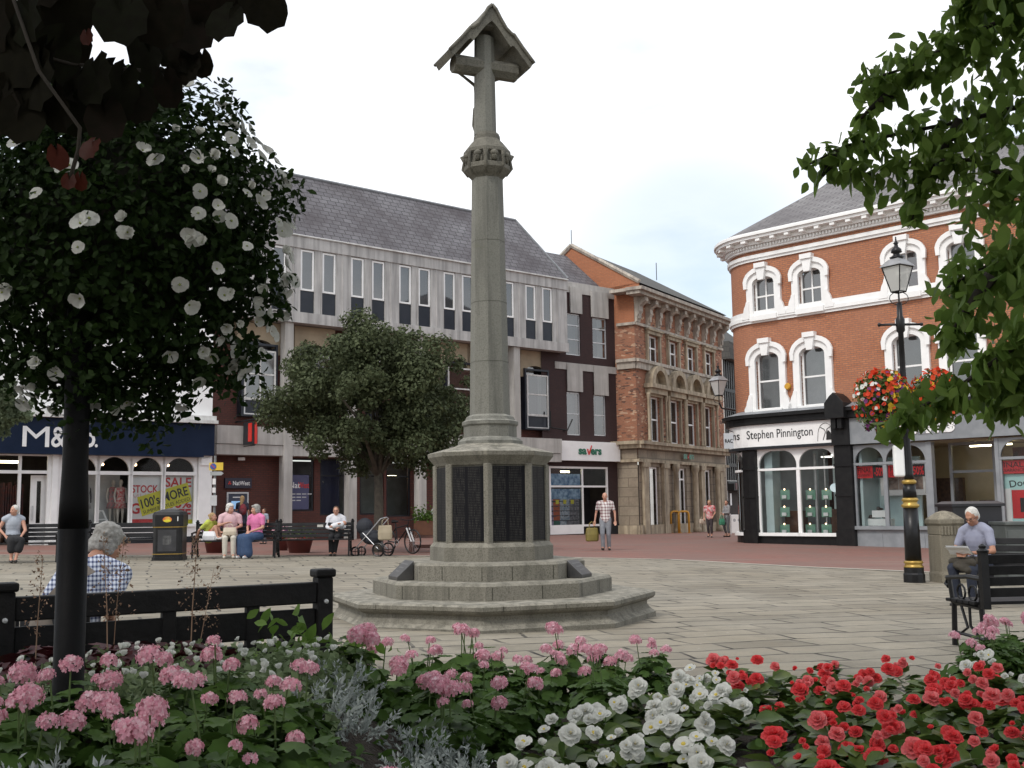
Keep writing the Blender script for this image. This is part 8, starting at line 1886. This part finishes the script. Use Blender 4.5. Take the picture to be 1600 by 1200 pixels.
for i, (p, d) in enumerate(fl):
    dd_ = V(*d)*.9+V(0, -.35, .1)+V(rnd.uniform(-.5, .5), rnd.uniform(-.4, .4), rnd.uniform(-.5, .5)); eu = dd_.to_track_quat('Z', 'Y').to_euler()
    if i < 98: child('flower', rnd.choice(PET), e, tuple(p), eu, rnd.uniform(.5, .82))
    else: stuff.append((p, dd_, rnd.uniform(.5, .8)))
if stuff:
    tm = PET[0]; tv = [v.co[:] for v in tm.vertices]; tf = [tuple(q.vertices) for q in tm.polygons if q.material_index == 0]
    ro_ = [np.array(s[1].to_track_quat('Z', 'Y').to_matrix()) for s in stuff]; o = scatter('small_flowers', tv, tf, [s[0] for s in stuff], ro_, [s[2] for s in stuff], PW, e, True); o['kind'] = 'stuff'
# baskets on the street lamp
def basket(c, r, label, cols, y):
    e = empty('hanging_basket', tuple(c), 0, label, 'hanging basket'); r = np.array(r)
    mb = MB(); mb.ell((0, 0, 0), tuple(r*.6), 16, 10); mb.build('basket', MATS['dark_basket_liner'], e, True)
    n = 1900; d = unit(n); P_ = d*r*nr.uniform(.6, 1.0, n)[:, None]; P_[:, 2] -= nr.uniform(0, .2, n)*(d[:, 2] < -.2)*r[2]; scatter('foliage', SLEAF, SLEAFF, P_, facing(d, .7), nr.uniform(.06, .10, n), BL, e)
    fv = [(0, 0, 0)]+[(math.cos(2*math.pi*k/7)*(1 if k % 2 else .8), math.sin(2*math.pi*k/7)*(1 if k % 2 else .8), .25) for k in range(7)]; ff = [(0, 1+k, 1+(k+1) % 7) for k in range(7)]
    for nm, m_, n, ctr, sp_ in cols:
        d = unit(n*4); ctr = np.array(ctr, float); sel = np.argsort(-(d@ctr)+nr.normal(0, sp_, len(d)))[:n]; d = d[sel]
        scatter(nm, fv, ff, d*r*nr.uniform(.97, 1.08, n)[:, None], facing(d, .5), nr.uniform(.032, .055, n), m_, e)['kind'] = 'stuff'
b1 = AT(1378, 626, sc_l); basket(b1, (.50, .42, .56), 'hanging basket of red, purple and yellow flowers left of the street lamp', [('red_flowers', PO, 150, (-.2,-.6,.6), .55), ('purple_flowers', PV, 70, (.2,-1,-.3), .3), ('yellow_flowers', PY, 110, (.9,-.6,-.2), .22), ('white_flowers', PW, 26, (-.4,-.6,.5), .4)], sc_l)
b2 = AT(1462, 622, sc_l); basket(b2, (.46, .42, .5), 'hanging basket of red flowers right of the street lamp, half hidden by leaves', [('red_flowers', PO, 150, (0,-.6,.7), .5), ('yellow_flowers', PY, 40, (-.9,-.5,-.3), .3)], sc_l)
# planters
def tub(px, py, label, m_, r=.32, cols=(('pink_flowers', PP, 40), ('purple_flowers', PV, 30)), dy=.9):
    p = G(px, py); e = empty('flower_tub', (p[0], p[1]+dy, p[2]), 0, label, 'flower tub')
    mb = MB(); mb.lathe([(r*.72, 0), (r*.95, .36), (r*1.05, .37), (r*1.05, .44), (r*.9, .44), (r*.85, .40)], n=20); mb.build('tub', m_, e, True)
    n = 500; d = unit(n); d[:, 2] = abs(d[:, 2]); scatter('foliage', SLEAF, SLEAFF, d*np.array([r*1.25, r*1.25, .3])*nr.uniform(.5, 1, n)[:, None]+[0, 0, .42], facing(d, .6), nr.uniform(.06, .1, n), BL, e)
    fv = [(0, 0, 0)]+[(math.cos(2*math.pi*k/6), math.sin(2*math.pi*k/6), .25) for k in range(6)]; ff = [(0, 1+k, 1+(k+1) % 6) for k in range(6)]
    for nm, mm, n in cols: d = unit(n); d[:, 2] = abs(d[:, 2]); scatter(nm, fv, ff, d*np.array([r*1.3, r*1.3, .33])+[0, 0, .42], facing(d, .4), nr.uniform(.03, .045, n), mm, e)['kind'] = 'stuff'
TUBM = mat('terracotta_red_tub', (.14,.035,.03), (.10,.028,.025), 4, .5)
tub(322, 866, 'dark red flower tub behind the bench beside the girl', TUBM); tub(458, 866, 'dark red flower tub behind the bench with the memorial plate', TUBM, .4, (('red_flowers', PO, 14),)); tub(429, 862, 'flower tub with pink and purple blooms beyond the woman in bright pink', TUBM, .26)
p = G(668, 866); e = empty('flower_trough', (p[0]+.35, p[1]+1.5, p[2]+.5), 0, 'wooden trough of white flowers on the brown bench behind the memorial', 'planter')
mb = MB(); mb.box(-.85, .6, -.22, .22, 0, .42); bevel(mb.build('trough', mat('orange_brown_wood', (.17,.065,.03), (.12,.045,.022), 5, .6), e), .01)
n = 900; P_ = np.stack([nr.uniform(-.9, .7, n), nr.uniform(-.3, .3, n), .42+abs(nr.normal(0, .17, n))], 1); scatter('foliage', LEAF, LEAFF, P_, rots(n, .5), nr.uniform(.07, .12, n), SH, e)
for q in range(26): child('flower', WB_[0], e, (rnd.uniform(-.3, .65), rnd.uniform(-.34, -.1), rnd.uniform(.38, .75)), (R_(70), 0, 0), rnd.uniform(1.0, 1.4))
